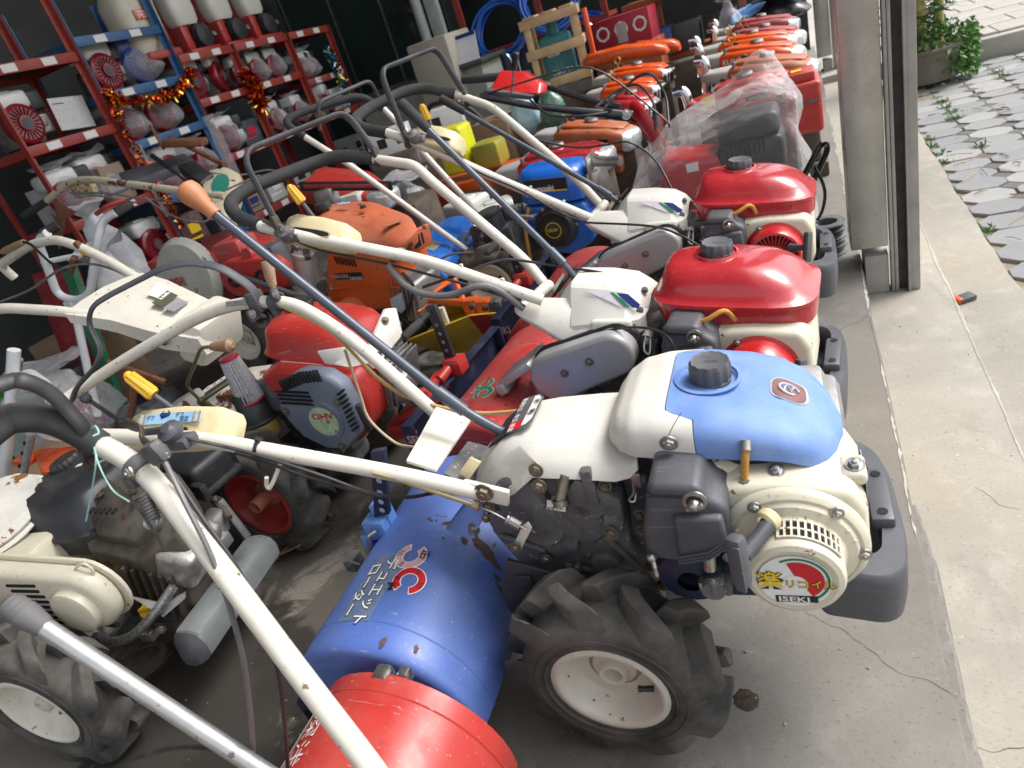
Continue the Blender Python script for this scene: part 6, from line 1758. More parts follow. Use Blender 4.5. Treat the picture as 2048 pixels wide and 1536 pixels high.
for pts in ([(-3.349, 2.42, 1.135), (-3.13, 2.45, 1.073), (-2.925, 2.5, 0.984), (-2.699, 2.55, 0.926), (-2.509, 2.8, 0.932)], [(-3.308, 2.4, 1.108), (-3.203, 2.45, 1.078), (-3.062, 2.5, 0.999), (-2.859, 2.5, 0.975)], [(-2.92, 2.45, 1.012), (-2.766, 2.4, 0.91), (-2.611, 2.4, 0.843), (-2.553, 2.45, 0.851)], [(-2.842, 2.8, 1.017), (-2.724, 2.9, 0.949), (-2.609, 3, 0.922), (-2.474, 3, 0.852)]):
    q = b.new(); q.tube(curve_path(pts, 6), .005, 7)
b.part('control_cable', M_gcable, BH)
b = MB(); b.tube([(-3.256, 3, 1.315), (-3.192, 2.95, 1.181)], .008, 8); b.box((-3.078, 3, 1.178), (.22, .1, .04), ax=(1, .4, -.3), bev=.01); b.tube([(-3.216, 3.05, 1.225), (-2.789, 2.9, 1.017)], .014, 8); b.part('linkage', M_rust, BH)
b = MB(); b.box((-2.75, 2.75, .42), (.6, .3, .5), bev=.05); b.box((-3.1, 2.7, .55), (.3, .2, .3), bev=.04); b.part('engine_block', M_cast2, BH)
for y in (2.5, 2.95): lug_tyre(BH, (-2.8, y, .2), (0, -1 if y < 2.7 else 1, 0), .21, .11, .1, M_white, 9, valve=False, seed=13)
# red gearbox machine
RM = thing_w('walking_tractor', 'dusty red walking tractor with round grey and red belt covers below the tan lever knob', 'tractor', (-2.75, 2.55, 0))
b = MB(); plate(b, [(-3.032, 2.35, 0.732), (-3.09, 2.6, 0.738), (-2.776, 2.75, 0.721), (-2.42, 2.6, 0.67), (-2.232, 2.4, 0.637), (-2.461, 2.25, 0.664)], (0, 0, -.09), .015); b.part('top_casing', M_redm, RM)
b = MB(); b.lathe([(.19, 0), (.20, .02), (.17, .05), (.05, .06), (0, .06)], (-2.635, 2.22, 0.631), (0, -1, .25), 36); gw = b.part('flywheel_cover', mat('grey cream enamel', (.40, .40, .36), .45, dust=.4, chips=.5, cscale=20), RM)
lettering('MITSUBISHI', lambda x, y: Vector((-2.635, 2.22, 0.631)) + V(-.16 + x * .62, -.066, .0 + y), .06, M_redm, gw, .03)
b = MB()
o8 = []
A_, B_ = Vector((-2.312, 2.15, 0.611)), Vector((-2.099, 2.15, 0.6))
for c_, r_, a0 in ((B_, .075, -90), (A_, .085, 90)):
    for i in range(13):
        a = R(a0 + 180 * i / 12); o8.append(c_ + V(r_ * math.cos(a), 0, r_ * math.sin(a)))
plate(b, o8, (0, .06, 0), .012, 3); bc = b.part('belt_cover', M_redh, RM, 50)
for p in ((-2.313, 2.148, 0.607), (-2.156, 2.148, 0.603)):
    b = MB(); b.tube([Vector(p) + V(.028 * math.cos(i * .55), -.003, .024 * math.sin(i * .55)) for i in range(12)], .007, 6); b.part('cover_mark', M_print_k, bc)
b = MB(); b.box((-2.37, 2.3, 0.689), (.16, .14, .14), bev=.02); b.lathe([(.03, 0), (.03, .03), (0, .03)], (-2.207, 2.2, 0.694), (0, -1, .2), 16); b.tube([(-2.35, 2.3, 0.734), (-2.326, 2.3, 0.784)], .018, 12); b.part('gear_housing', M_redm, RM)
b = MB(); b.box((-2.707, 2.25, 0.524), (.3, .2, .1), bev=.02); b.box((-2.931, 2.3, 0.602), (.1, .1, .12), bev=.015); b.tube([(-2.67, 2.2, 0.646), (-2.612, 2.2, 0.711)], .02, 10); b.part('mounting_frame', M_redm, RM)
b = MB(); b.tube([(-2.608, 2.2, 0.698), (-2.585, 2.2, 0.726)], .02, 12); b.part('black_knob', M_black, RM)
b = MB(); b.box((-2.7, 2.7, .2), (.9, .3, .3), bev=.04); b.part('lower_casing', M_cast2, RM)
b = MB(); b.tube(curve_path([(-2.973, 2.45, 0.708), (-2.926, 2.5, 0.742), (-2.836, 2.55, 0.733)], 5), .012, 8); b.part('casing_handle', M_black, RM)
b = MB(); b.tube([(-2.263, 2.14, 0.626), (-1.986, 2.1, 0.512), (-1.824, 2.1, 0.465)], .012, 10); b.part('control_rod', M_greyp, RM)
# red hooded machine farther back
RH = thing_w('walking_tractor', 'red hooded tractor with striped flank and pale headlamp, between the white handlebars', 'tractor', (-2.25, 3.35, 0))
p0, p1, p2, p3 = Vector((-2.712, 3.3, 0.801)), Vector((-2.469, 3.7, 0.678)), Vector((-2.168, 3.4, 0.581)), Vector((-2.163, 3.1, 0.563))
b = MB(); plate(b, [(-2.585, 3.1, 0.791), (-2.594, 3.4, 0.835), (-2.313, 3.45, 0.73), (-2.067, 3.25, 0.635), (-2.082, 3.1, 0.63)], (0, 0, -.10), .02, 3); hdr = b.part('hood', M_redh, RH)
b = MB(); b.box(Vector((-2.229, 3.05, 0.739)), (.55, .012, .05), ax=(1, .05, -.22), bev=.003); b.part('side_stripe', M_black, hdr)
b = MB(); b.box(Vector((-2.226, 3.045, 0.74)), (.5, .01, .02), ax=(1, .05, -.22), bev=.002); b.part('red_flash', M_redm, hdr)
b = MB(); b.box((-2.058, 3.1, 0.625), (.14, .16, .10), ax=(1, 0, -.2), bev=.03, seg=3); b.part('headlamp', M_headl, RH)
b = MB(); b.box((-2.031, 3.2, 0.615), (.08, .1, .12), bev=.03); b.part('black_bumper', M_black, RH)
b = MB(); b.box((-2.307, 3.15, 0.646), (.22, .16, .08), bev=.02); b.part('white_tank', M_white2, RH)
b = MB(); b.box((-2.3, 3.35, .3), (.7, .3, .5), bev=.05); b.part('engine_block', M_cast2, RH)
b = MB(); b.box((-2.366, 3.05, 0.704), (.12, .08, .1), bev=.015); b.part('side_casting', M_alu, RH)
# ================================================================ blue engine tiller
TB = thing('rotary_tiller', 'tiller with bright blue engine and blue tine cover, small wheel with pale rim', 'tiller', (-1.4, 2.95, 0), 0 )
b = MB(); b.grid([[(q.x, q.y, z - .10 * (q.x - .37)) for q in ring((.37, -.05, 0), (1, 0, 0), (0, 1, 0), a, c_, 36, 4.)] for a, c_, z in ((.14, .11, .49), (.155, .125, .495), (.155, .125, .55), (.15, .12, .60), (.13, .10, .63), (.07, .06, .635))], wrap=True, cap=(True, True)); tkb = b.part('fuel_tank', M_bluek, TB, 50)
b = MB(); b.box((.36, -.1765, .575), (.19, .004, .055), ax=(1, 0, -.12), bev=.001); kb = b.part('name_sticker', M_print_k, tkb, 0)
lettering('Kawasaki', plane_fn((.272, -.1795, .563), (1, 0, -.12), (0, 0, 1)), .033, M_print_w, kb, .02)
b = MB(); b.box((.36, -.179, .55), (.18, .001, .005), ax=(1, 0, -.12)); b.part('yellow_rule', M_print_y, kb, 0)
b = MB(); plate(b, [(.22, -.16, .50), (.50, -.16, .47), (.53, -.16, .38), (.50, -.16, .28), (.40, -.16, .24), (.27, -.16, .27), (.22, -.16, .36)], (0, .22, 0), .02, 3); sb_ = b.part('fan_shroud', M_bluek, TB, 50)
rb = recoil(TB, (.355, -.16, .385), .088, M_black, (0, -1, 0), True, .05, .42, M_black, None, 44)
lettering('OHV', plane_fn((.328, -.2175, .38), (1, 0, -.05), (0, 0, 1)), .022, M_print_y, rb, .01)
b = MB(); b.lathe([(.033, .0565), (.036, .0565)], (.355, -.16, .385), (0, -1, 0), 30); b.part('gold_ring', M_print_y, rb, 0)
b = MB(); b.tube([(.30, -.22, .47), (.27, -.25, .475)], .006, 8); b.box((.255, -.255, .48), (.09, .02, .018), ax=(1, 0, -.3), bev=.005); b.part('pull_handle', mat('brown black rubber', (.06, .045, .035), .6, dust=.3), rb)
b = MB(); b.tube(curve_path([(.26, -.19, .50), (.225, -.2, .42), (.21, -.2, .33), (.20, -.19, .27)], 5), .008, 8); b.part('fuel_hose', M_hose, TB)
b = MB(); b.lathe([(.06, 0), (.06, .09), (.066, .095), (.066, .11), (.045, .12), (0, .12)], (.05, -.14, .40), (-.15, 0, 1), 28); ab = b.part('air_cleaner', M_black, TB)
b = MB(); b.lathe([(.03, 0), (.03, .06)], (.07, -.17, .33), (-.1, 0, 1), 16); b.part('filter_bowl', M_print_w, ab)
b = MB(); b.box((.10, -.1, .33), (.16, .16, .2), bev=.02); b.box((.17, -.17, .24), (.05, .05, .06), bev=.008); b.part('carburettor', M_cast, TB)
b = MB(); b.box((.52, .0, .5), (.1, .2, .14), bev=.02); b.tube([(.56, -.05, .60), (.68, -.09, .585)], .022, 14); b.part('muffler', M_steel, TB)
b = MB(); b.box((.545, -.06, .56), (.01, .14, .16), bev=.003); b.part('heat_shield', M_steel, TB)
hb_ = tine_hood(TB, arc_prof(-.38, .2, .22, 180, 0, 24), -.32, .3, M_bluek, .03, .08)
b = MB(); b.grid([[(-.38 + .2225 * math.cos(R(s)), v, .2 + .2225 * math.sin(R(s))) for v in (-.20, -.1)] for s in range(60, 105, 5)]); b.part('foil_label', mat('greyish gold foil', (.34, .31, .22), .4, metal=.4, var=.3, vscale=60), hb_, 60)
c_ = copy_tree(kid(T1, 'gearbox'), TB); c_.location = (.08, .05, -.05)
lug_tyre(TB, (.0, -.22, .195), (0, -1, 0), .20, .12, .10, M_white, 9, valve=False, seed=14)
lug_tyre(TB, (.0, .22, .195), (0, 1, 0), .20, .12, .10, M_white, 9, valve=False, seed=15)
b = MB(); b.tube([(0, -.21, .195), (0, .21, .195)], .018, 10); b.part('axle', M_cast, TB)
b = MB(); b.tube(arc_path([(0.112, -0.05, 0.27), (-0.11, -0.08, 0.268), (-0.566, -0.16, 0.865), (-0.729, -0.19, 1.046)], .05), .0145, 12); hbb = b.part('handlebar', M_white, TB)
b = MB(); b.tube(arc_path([(0.003, 0.1, 0.31), (-0.133, 0.12, 0.435), (-0.347, 0.2, 0.742), (-0.462, 0.23, 0.938), (-0.53, 0.24, 1.04)], .05), .0145, 12); b.part('handlebar', M_white, TB)
b = MB(); b.tube(arc_path([(-0.723, -0.19, 1.04), (-0.803, -0.2, 1.128), (-0.763, -0.1, 1.143), (-0.572, 0.15, 1.128), (-0.532, 0.24, 1.035)], .06), .0185, 12); b.part('foam_grip', M_foam, TB)
b = MB(); b.tube(arc_path([(-0.62, -0.2, 1.05), (-0.575, -0.2, 1.161), (-0.458, 0.1, 1.177), (-0.504, 0.2, 1.077)], .04), .009, 10); b.part('safety_lever', M_greyp, TB)
b = MB(); cable(b, [(-0.383, -0.3, 0.222), (-0.206, -0.28, 0.368), (-0.058, -0.25, 0.367), (0.069, -0.22, 0.315), (0.182, -0.2, 0.205)], .005); b.part('grey_cable', M_gcable, TB)
# ================================================================ yellow plough and its orange linkage
PL = thing_w('plough', 'yellow mouldboard plough with orange linkage bars lying on the shop floor', 'plough', (-1.5, 2.35, 0))
b = MB()
pa = [(-1.608, 2.182, 0.2), (-1.233, 2.117, 0.3), (-1.119, 2.102, 0.3), (-1.216, 2.193, 0.15), (-1.398, 2.242, 0.06), (-1.574, 2.274, 0.1)]
plate(b, pa, (.004, .008, .004), .001); pl = b.part('mouldboard', M_yelp, PL)
b = MB(); plate(b, [(-1.238, 2.118, 0.3), (-1.117, 2.11, 0.3), (-1.21, 2.168, 0.14)], (.0, -.006, .002)); b.part('red_panel', M_redm, pl)
b = MB(); b.tube([(-1.371, 2.321, 0.45), (-1.299, 2.228, 0.28)], .014, 8); b.tube([(-1.481, 2.274, 0.33), (-1.128, 2.182, 0.3)], .016, 8); b.tube([(-1.26, 2.206, 0.33), (-1.257, 2.195, 0.2)], .014, 8); b.box((-1.267, 2.224, 0.3), (.06, .05, .06), bev=.006); b.box((-1.199, 2.195, 0.3), (.05, .05, .06), bev=.006); b.part('linkage_bar', M_orange, PL)
b = MB(); b.bolt((-1.207, 2.115, 0.34), (.2, -.8, .6), .012, .012); b.bolt((-1.137, 2.086, 0.34), (.2, -.8, .6), .012, .012); b.part('linkage_bolt', M_rust, PL)
b = MB(); b.box((-1.674, 2.873, 0.1), (.24, .05, .18), ax=(1, .6, 0), bev=.01); b.box((-1.698, 2.697, 0.02), (.2, .2, .03), bev=.006); b.part('plough_beam', M_yelp, PL)
b = MB(); b.box((-1.463, 2.3, 0.22), (.03, .02, .12), bev=.002); b.part('yellow_stay', M_white, PL)
b = MB(); b.lathe([(.13, -.02), (.14, 0), (.13, .02), (.1, .01), (.1, -.01)], (-1.572, 2.228, 0.05), (.2, -.3, 1), 28); b.part('coulter_ring', M_rubber, PL)
# ================================================================ things on the floor at the left edge
WF = thing_w('hand_cart', 'white tubular hand cart with black grips standing under the red rack', 'cart', (-3.1, 2.0, 0))
b = MB(); b.tube(arc_path([(-3.046, 2, 1.022), (-3.136, 2, 1.005), (-3.24, 2, 0.749), (-3.149, 2, 0.705), (-3.027, 2, 0.717), (-2.844, 2.05, 0.933), (-2.812, 2.1, 1.001), (-2.735, 2.12, 1.013)], .05, 5), .018, 12); cf = b.part('frame', mat('clean white tube', (.72, .74, .76), .35, var=.04, dust=.15), WF)
b = MB(); b.tube([(-3.161, 2, 0.712), (-3.24, 1.9, 0.34), (-3.324, 1.88, 0.153)], .018, 12); b.tube([(-3.198, 2, 0.907), (-2.92, 2.05, 0.887)], .012, 10); b.box((-3.177, 2, 0.683), (.09, .03, .06), bev=.005); b.part('frame_leg', MATS['clean white tube'], WF)
b = MB(); b.tube([(-3.081, 2, 1.023), (-3.029, 2.05, 1.037)], .021, 12); b.part('rubber_grip', M_foam, WF)
b = MB(); b.tube([(-2.742, 2.12, 1.012), (-2.722, 2.2, 1.022)], .021, 12); b.part('rubber_grip', M_foam, WF)
b = MB(); b.tube(arc_path([(-2.681, 2.15, 1.048), (-2.736, 2.1, 1.049), (-2.827, 2.1, 1.031)], .03), .01, 8); b.part('brake_lever', M_redm, WF)
b = MB(); b.lathe([(.16, 0), (.17, .05), (.15, .10), (.1, .12)], (-3.15, 2.02, .03), (0, 0, 1), 28); b.part('base_ring', M_greyp, WF)
WS = thing_w('stand', 'white tubular stand with steel adjusting leg at the left edge', 'stand', (-2.55, 1.25, 0))
b = MB(); b.tube(arc_path([(-2.849, 1.1, 0.22), (-2.569, 1.2, 0.565), (-2.454, 1.28, 0.766)], .04), .02, 12); b.tube(arc_path([(-2.56, 1.26, 0.66), (-2.398, 1.25, 0.69), (-2.26, 1.2, 0.659), (-2.205, 1.15, 0.629)], .03), .015, 10); b.part('frame', MATS['clean white tube'], WS)
b = MB(); b.tube([(-2.5, 1.27, 0.708), (-2.482, 1.28, 0.734)], .024, 12); b.part('collar', M_galv, WS)
b = MB(); b.box((-2.376, 1.2, 0.611), (.1, .03, .06), ax=(1, .5, -.2), bev=.004); b.part('gusset', M_galv, WS)
b = MB(); b.tube([(-2.364, 1.12, 0.529), (-2.49, 1.02, 0.336), (-2.629, 0.98, 0.189)], .014, 12); lg = b.part('adjusting_leg', M_galv, WS)
b = MB()
for p in ((-2.36, 1.1, 0.509), (-2.38, 1.085, 0.481), (-2.412, 1.07, 0.442), (-2.433, 1.05, 0.407)): b.new().lathe([(.007, 0), (0, 0)], Vector(p) + V(.0, -.015, .008), (.2, -.8, .5), 12)
b.part('leg_hole', M_slot_shade, lg)
OR = thing_w('scoop', 'bright orange plastic scoop lying behind the white stand', 'scoop', (-2.3, 1.2, 0))
b = MB(); plate(b, [(-2.55, 1.175, 0.42), (-2.548, 1.204, 0.42), (-2.312, 1.208, 0.42), (-2.221, 1.169, 0.42), (-2.23, 1.059, 0.42), (-2.331, 1.056, 0.42)], (0, 0, -.05), .01); b.part('bowl', M_orang2, OR)
b = MB(); b.box((-2.586, 1.166, 0.4), (.1, .06, .025), bev=.008); b.box((-2.35, 1.25, .17), (.06, .06, .36)); b.part('handle', M_orang2, OR)

# ================================================================ long-hooded diesel tractor heads in two rows
M_grym = mat('grey silencer cover', (.40, .40, .38), .45, var=.1, dust=.4, dustcol=(.36, .32, .26))
M_gold = mat('brass eye bolt', (.55, .38, .15), .3, metal=.9, dust=.2)
M_brown = mat('dusty brick orange', (.38, .10, .035), .45, var=.15, dust=.5, dustcol=(.33, .2, .13), chips=.3)
M_dulr = mat('chalky red paint', (.33, .05, .055), .5, var=.12, dust=.55, dustcol=(.38, .2, .19))
def diesel(label, A, B, material, word=None, hook=True, lamp='white', muff=True, w=.115, group='diesel tractor heads parked in rows', rear=M_grym, wm=None):
    A, B = Vector(A), Vector(B)
    mid = (A + B) / 2
    T = thing_w('diesel_tractor', label, 'tractor', (mid.x, mid.y, 0), group)
    d = (B - A); L = d.length; d.normalize()
    s = Vector((0, 1, 0)); s = (s - d * s.dot(d)).normalized()
    n = s.cross(d) if s.cross(d).z < 0 else -s.cross(d)
    n = -n                                                # up, square to the hood
    def sec(t, hw, top, dep, p=4.):
        return ring(A + d * (L * t) + n * (top - dep / 2), s, n, hw, dep / 2, 24, p)
    b = MB(); b.loft([sec(.26, w * .9, .0, .09), sec(.30, w, .012, .11), sec(.5, w * 1.02, .016, .12), sec(.8, w * 1.02, .012, .13), sec(.93, w * .95, -.004, .12), sec(.985, w * .75, -.03, .08)]); h = b.part('hood', material, T, 50)
    b = MB(); b.loft([sec(.32, w * .55, .03, .03, 3.), sec(.36, w * .68, .034, .034, 3.), sec(.6, w * .7, .032, .034, 3.), sec(.88, w * .62, .018, .03, 3.), sec(.93, w * .4, .006, .02, 3.)]); b.part('tank_top', material, h, 50)
    b = MB(); b.loft([sec(-.02, w * .45, -.03, .03), sec(.04, w * .7, -.008, .06), sec(.2, w * .8, .0, .08), sec(.27, w * .82, .002, .085)]); rc_ = b.part('rear_cover', rear, T, 50)
    b = MB(); b.lathe([(.038, 0), (.04, .006), (.036, .018), (.02, .022), (0, .022)], A + d * L * .58 + n * .034, n, 24); b.part('fuel_cap', M_steel, h)
    if lamp:
        b = MB(); b.loft([sec(.955, w * .98, -.012, .11), sec(1.0, w * .9, -.022, .10), sec(1.03, w * .6, -.036, .07)]); lp = b.part('headlamp', M_headl if lamp == 'white' else lamp, T, 50)
        b = MB(); b.box(A + d * (L * 1.018) + n * (-.07), (.01, w * 1.3, .012), ax=d, up=n, bev=.003); b.part('lamp_rim', M_chrome, lp)
    b = MB(); b.box(A + d * L * .72 - s * (w * 1.035) + n * (-.05), (L * .2, .003, .022), ax=d, up=n); b.part('flank_stripe', M_print_s if word else M_print_k, h)
    b = MB(); b.box(A + d * L * .31 + n * .016, (.012, w * 1.7, .03), ax=d, up=n, bev=.003); b.part('hood_strap', M_cast, h)
    b = MB(); b.lathe([(.018, 0), (.018, .012), (.01, .016), (0, .016)], A + d * L * .36 + s * .03 + n * .034, n, 14); b.part('breather_cap', M_black, h)
    if word:
        lettering(word, lambda x, y: A + d * (L * .30 + x) - s * (w * 1.03 + .002) + n * (-.055 + y), .042, wm or M_print_w, h, .015)
    if hook:
        b = MB(); c0 = A + d * L * .33 + n * .06; b.tube([c0 + d * .022 * math.cos(i * .42) + n * (.02 + .022 * math.sin(i * .42)) for i in range(16)], .005, 8); b.tube([c0 - n * .06, c0], .005, 8); b.part('lifting_eye', M_gold, T)
    if muff:
        c0 = A + d * L * .02 - s * (w * .2) + n * -.02
        b = MB(); b.tube(curve_path([c0 - n * .10, c0 + n * .02, c0 + n * .07 - d * .015, c0 + n * .075 - d * .06], 6), .027, 14); b.part('muffler_pipe', M_chrome, T)
    b = MB(); lo = A + d * L * .55
    b.box((lo.x, lo.y, (lo.z - .10) * .5 + .05), (L * .85, w * 1.7, lo.z - .16), bev=.02)
    b.box((lo.x, lo.y, .04), (L * .95, w * 2.4, .08), bev=.01)
    b.part('engine_block', M_cast2, T)
    b = MB(); c1 = Vector((lo.x - .02, lo.y - w * 1.02, lo.z - .28)); b.lathe([(.11, 0), (.12, .02), (.115, .045), (.09, .04), (.05, .03), (.03, .05), (0, .05)], c1, (0, -1, 0), 28); b.part('flywheel', M_cast, T)
    b = MB(); b.box(A + d * L * .8 - n * .17, (.16, w * 2.06, .11), ax=d, up=n, bev=.012); b.part('front_panel', material, T)
    return T
RD = diesel('long red diesel tractor head with yellow sticker, behind the plastic wrapped machine', (-0.542, 3.75, 0.618), (-0.042, 3.65, 0.646), M_redh, None, False, None, True, .13, rear=M_redh)
b = MB(); b.box((-0.007, 3.55, 0.504), (.15, .26, .22), bev=.018, seg=3); rb_ = b.part('radiator_box', M_redh, RD)
b = MB(); b.box(Vector((-0.007, 3.55, 0.504)) + V(0, 0, .125), (.11, .2, .05), bev=.012); b.part('radiator_cap_box', M_redh, rb_)
b = MB(); b.box(Vector((-0.007, 3.55, 0.504)) + V(-.02, -.02, .1525), (.045, .05, .003)); b.part('yellow_label', M_print_y, rb_)
b = MB(); b.box(Vector((-0.007, 3.55, 0.504)) + V(.0, -.132, .03), (.13, .006, .012)); b.part('box_strap', M_cast, rb_)
b = MB(); b.box(Vector((-0.423, 3.72, 0.647)) + V(0, -.135, -.035), (.06, .004, .05)); b.part('yellow_sticker', M_print_y, RD)
diesel('faded brick orange diesel tractor head with pale square lamp, second in the right row', (-0.494, 4.25, 0.674), (0.069, 4.15, 0.608), M_brown, 'KUBOTA', False, 'white', True)
diesel('orange diesel tractor head with name on its flank, third in the right row', (-0.581, 4.85, 0.689), (0.005, 4.7, 0.622), M_orang2, 'KUBOTA', True, 'white', True)
diesel('orange diesel tractor head under a brass eye bolt, fourth in the right row', (-0.649, 5.35, 0.694), (-0.024, 5.25, 0.635), M_orang2, 'KUBOTA', True, 'white', True)
diesel('chalky red diesel tractor head, fifth in the right row', (-0.579, 5.9, 0.679), (0.024, 5.75, 0.59), M_dulr, 'KUBOTA', True, 'white', True)
diesel('chalky red diesel tractor head farthest back in the right row under a black bag', (-0.617, 6.45, 0.687), (-0.011, 6.3, 0.632), M_dulr, 'KUBOTA', False, 'white', True)
diesel('red diesel tractor head with silver nose behind the blue engine tiller', (-1.502, 3.35, 0.594), (-0.888, 3.35, 0.581), M_red, 'KUBOTA', False, 'white', False, .115)
diesel('brick orange diesel tractor head with large round headlamp in the left row', (-1.437, 3.95, 0.641), (-0.857, 3.85, 0.541), M_brown, None, True, 'white', False, .12)
diesel('red diesel tractor head with chrome lamp behind the red mini tiller', (-1.167, 4.45, 0.642), (-0.811, 4.35, 0.586), M_red, None, False, M_chrome, False, .115)
diesel('orange diesel tractor head with chrome nose, middle of the left row', (-1.369, 4.95, 0.665), (-0.846, 4.85, 0.612), M_orang2, None, True, M_chrome, False, .115)
diesel('bright orange diesel tractor head behind the chrome nosed one', (-1.426, 5.45, 0.693), (-0.852, 5.35, 0.639), M_orang2, 'KUBOTA', True, M_chrome, False, .115)
# orange fenders with an upright post farther back
OF = thing_w('tractor_fender', 'long bright orange fender with upright orange post beside red cartons', 'fender', (-1.45, 5.9, 0))
b = MB(); A, B = Vector((-1.611, 5.9, 0.762)), Vector((-0.927, 5.9, 0.689)); d = (B - A); b.loft([ring(A + d * t + V(0, 0, z), (0, 1, 0), (0, 0, 1), hw, hh, 20, 3.5) for t, hw, hh, z in ((0, .05, .03, 0), (.08, .08, .05, .02), (.5, .085, .055, .035), (.85, .08, .05, .02), (.97, .06, .035, 0), (1., .02, .012, -.01))]); b.part('fender', M_orang2, OF, 50)
b = MB(); P = Vector((-1.514, 5.9, 0.774)); b.box(P + V(.0, 0, .17), (.035, .05, .42), up=(.05, 0, 1), bev=.006); b.part('post', M_orang2, OF)
b = MB(); b.box((-1.4, 5.9, .3), (.5, .2, .55), bev=.03); b.part('stand', M_cast2, OF)
OF2 = thing_w('tractor_fender', 'short orange fender half hidden behind the long orange fender', 'fender', (-.95, 6.3, 0))
b = MB(); A, B = Vector((-1.273, 6.3, 0.732)), Vector((-0.891, 6.3, 0.651)); d = (B - A); b.loft([ring(A + d * t + V(0, 0, z), (0, 1, 0), (0, 0, 1), hw, hh, 20, 3.5) for t, hw, hh, z in ((0, .05, .03, 0), (.1, .08, .05, .01), (.85, .08, .05, .01), (.97, .06, .035, 0), (1., .02, .012, -.01))]); b.part('fender', M_orang2, OF2, 50)
b = MB(); b.box((-.95, 6.3, .3), (.4, .2, .5), bev=.03); b.part('stand', M_cast2, OF2)
# ================================================================ red mini tiller with black handle and its plastic wrapped engine
MT = thing_w('mini_tiller', 'red mini tiller with black handle and red gear console, wrapped in clear plastic', 'tiller', (-.45, 3.1, 0))
b = MB(); b.box((-0.217, 3.05, 0.457), (.26, .24, .16), bev=.03, seg=3); eng = b.part('engine', M_black, MT)
b = MB(); b.box(Vector((-0.217, 3.05, 0.457)) + V(0, 0, .12), (.24, .22, .10), bev=.03, seg=3); b.part('engine_tank', M_black, eng)
b = MB()
for k in range(9): b.new().box(Vector((-0.217, 3.05, 0.457)) + V(-.09 + k * .018, -.121, .05), (.006, .008, .05))
b.part('engine_slot', M_slot_shade, eng)
b = MB(); b.box((-0.449, 3.05, 0.423), (.3, .22, .2), ax=(1, 0, -.15), bev=.04, seg=3); b.box((-.55, 3.08, .12), (.35, .3, .2), bev=.04); gb_ = b.part('gear_body', M_rede, MT)
b = MB(); b.box(Vector((-0.45, 2.94, 0.476)) + V(0, 0, .0), (.05, .004, .035)); b.part('body_label', M_print_w, gb_)
b = MB(); b.bolt(Vector((-0.363, 2.93, 0.439)), (0, -1, 0), .014, .01); b.part('body_bolt', M_steel, gb_)
b = MB(); b.tube(arc_path([(-0.48, 3.15, 0.296), (-0.596, 3.2, 0.516), (-0.686, 3.25, 0.689), (-0.727, 3.28, 0.722)], .04), .035, 12, flat=.45); b.part('handle_post', M_rede, MT)
b = MB(); b.tube(arc_path([(-0.714, 3.22, 0.693), (-0.819, 3.2, 0.732), (-1.141, 3.12, 0.864), (-1.349, 3.08, 0.968)], .04), [.026, .02, .015, .015], 14); b.part('handle_tube', mat('gloss black tube', (.012, .012, .014), .22, var=.1, coat=.4), MT)
b = MB(); b.tube([(-0.809, 3.42, 0.714), (-0.945, 3.42, 0.783), (-1.161, 3.42, 0.905)], [.022, .016, .014], 12); b.part('handle_tube', MATS['gloss black tube'], MT)
b = MB(); b.tube([(-1.209, 3.42, 0.969), (-1.403, 3.42, 1.008), (-1.565, 3.42, 1.039)], .021, 12); b.part('rubber_grip', M_foam, MT)
b = MB(); b.bolt((-0.733, 3.19, 0.711), (0, -1, .2), .016, .012); b.part('pivot_bolt', M_steel, MT)
b = MB(); plate(b, [(-1.338, 3.15, 0.968), (-1.286, 3.25, 1.039), (-1.179, 3.25, 1.006), (-1.089, 3.22, 0.936), (-1.09, 3.15, 0.898)], (0, .09, -.02), .012, 3); b.part('gear_console', mat('glossy scarlet plastic', (.55, .018, .02), .28, coat=.4), MT)
b = MB(); plate(b, [(-1.37, 3.12, 0.971), (-1.134, 3.12, 0.889), (-1.117, 3.12, 0.902), (-1.333, 3.12, 0.984)], (0, .12, 0), .004); b.part('console_base', M_greyp, MT)
b = MB(); b.tube([(-1.225, 3.14, 0.919), (-1.178, 3.14, 1.027)], .006, 8); gs = b.part('gear_stick', M_steel, MT)
b = MB(); b.tube([(-1.178, 3.14, 1.027), (-1.146, 3.14, 1.095)], .013, 12)
for k in range(9): q0 = Vector((-1.176, 3.14, 1.031)); q1 = Vector((-1.147, 3.14, 1.091)); b.lathe([(.012, -.003), (.0165, 0), (.012, .003)], q0 + (q1 - q0) * k / 8, q1 - q0, 14)
b.part('stick_grip', M_black, gs)
b = MB()
for pts, r_ in (([(-1.344, 3.1, 0.968), (-1.12, 3.15, 0.967), (-0.917, 3.2, 0.959), (-0.801, 3.2, 0.907), (-0.67, 3.15, 0.787), (-0.554, 3.1, 0.662), (-0.539, 3.1, 0.627)], .0045), ([(-0.824, 3.2, 0.762), (-0.713, 3.3, 0.825), (-0.618, 3.3, 0.837), (-0.57, 3.3, 0.734), (-0.559, 3.2, 0.62)], .006), ([(-0.869, 3.2, 0.773), (-0.763, 3.3, 0.809), (-0.672, 3.3, 0.799), (-0.617, 3.25, 0.711), (-0.619, 3.2, 0.612)], .006), ([(-1.126, 3.1, 0.891), (-1.035, 3.05, 0.812), (-0.902, 3.05, 0.775), (-0.792, 3.1, 0.753)], .005), ([(-0.968, 2.6, 0.795), (-0.817, 2.6, 0.731), (-0.701, 2.6, 0.713), (-0.606, 2.6, 0.701), (-0.527, 2.6, 0.617), (-0.466, 2.5, 0.519)], .004)):
    q = b.new(); q.tube(curve_path(pts, 7), r_, 7)
b.part('control_cable', M_cable, MT)
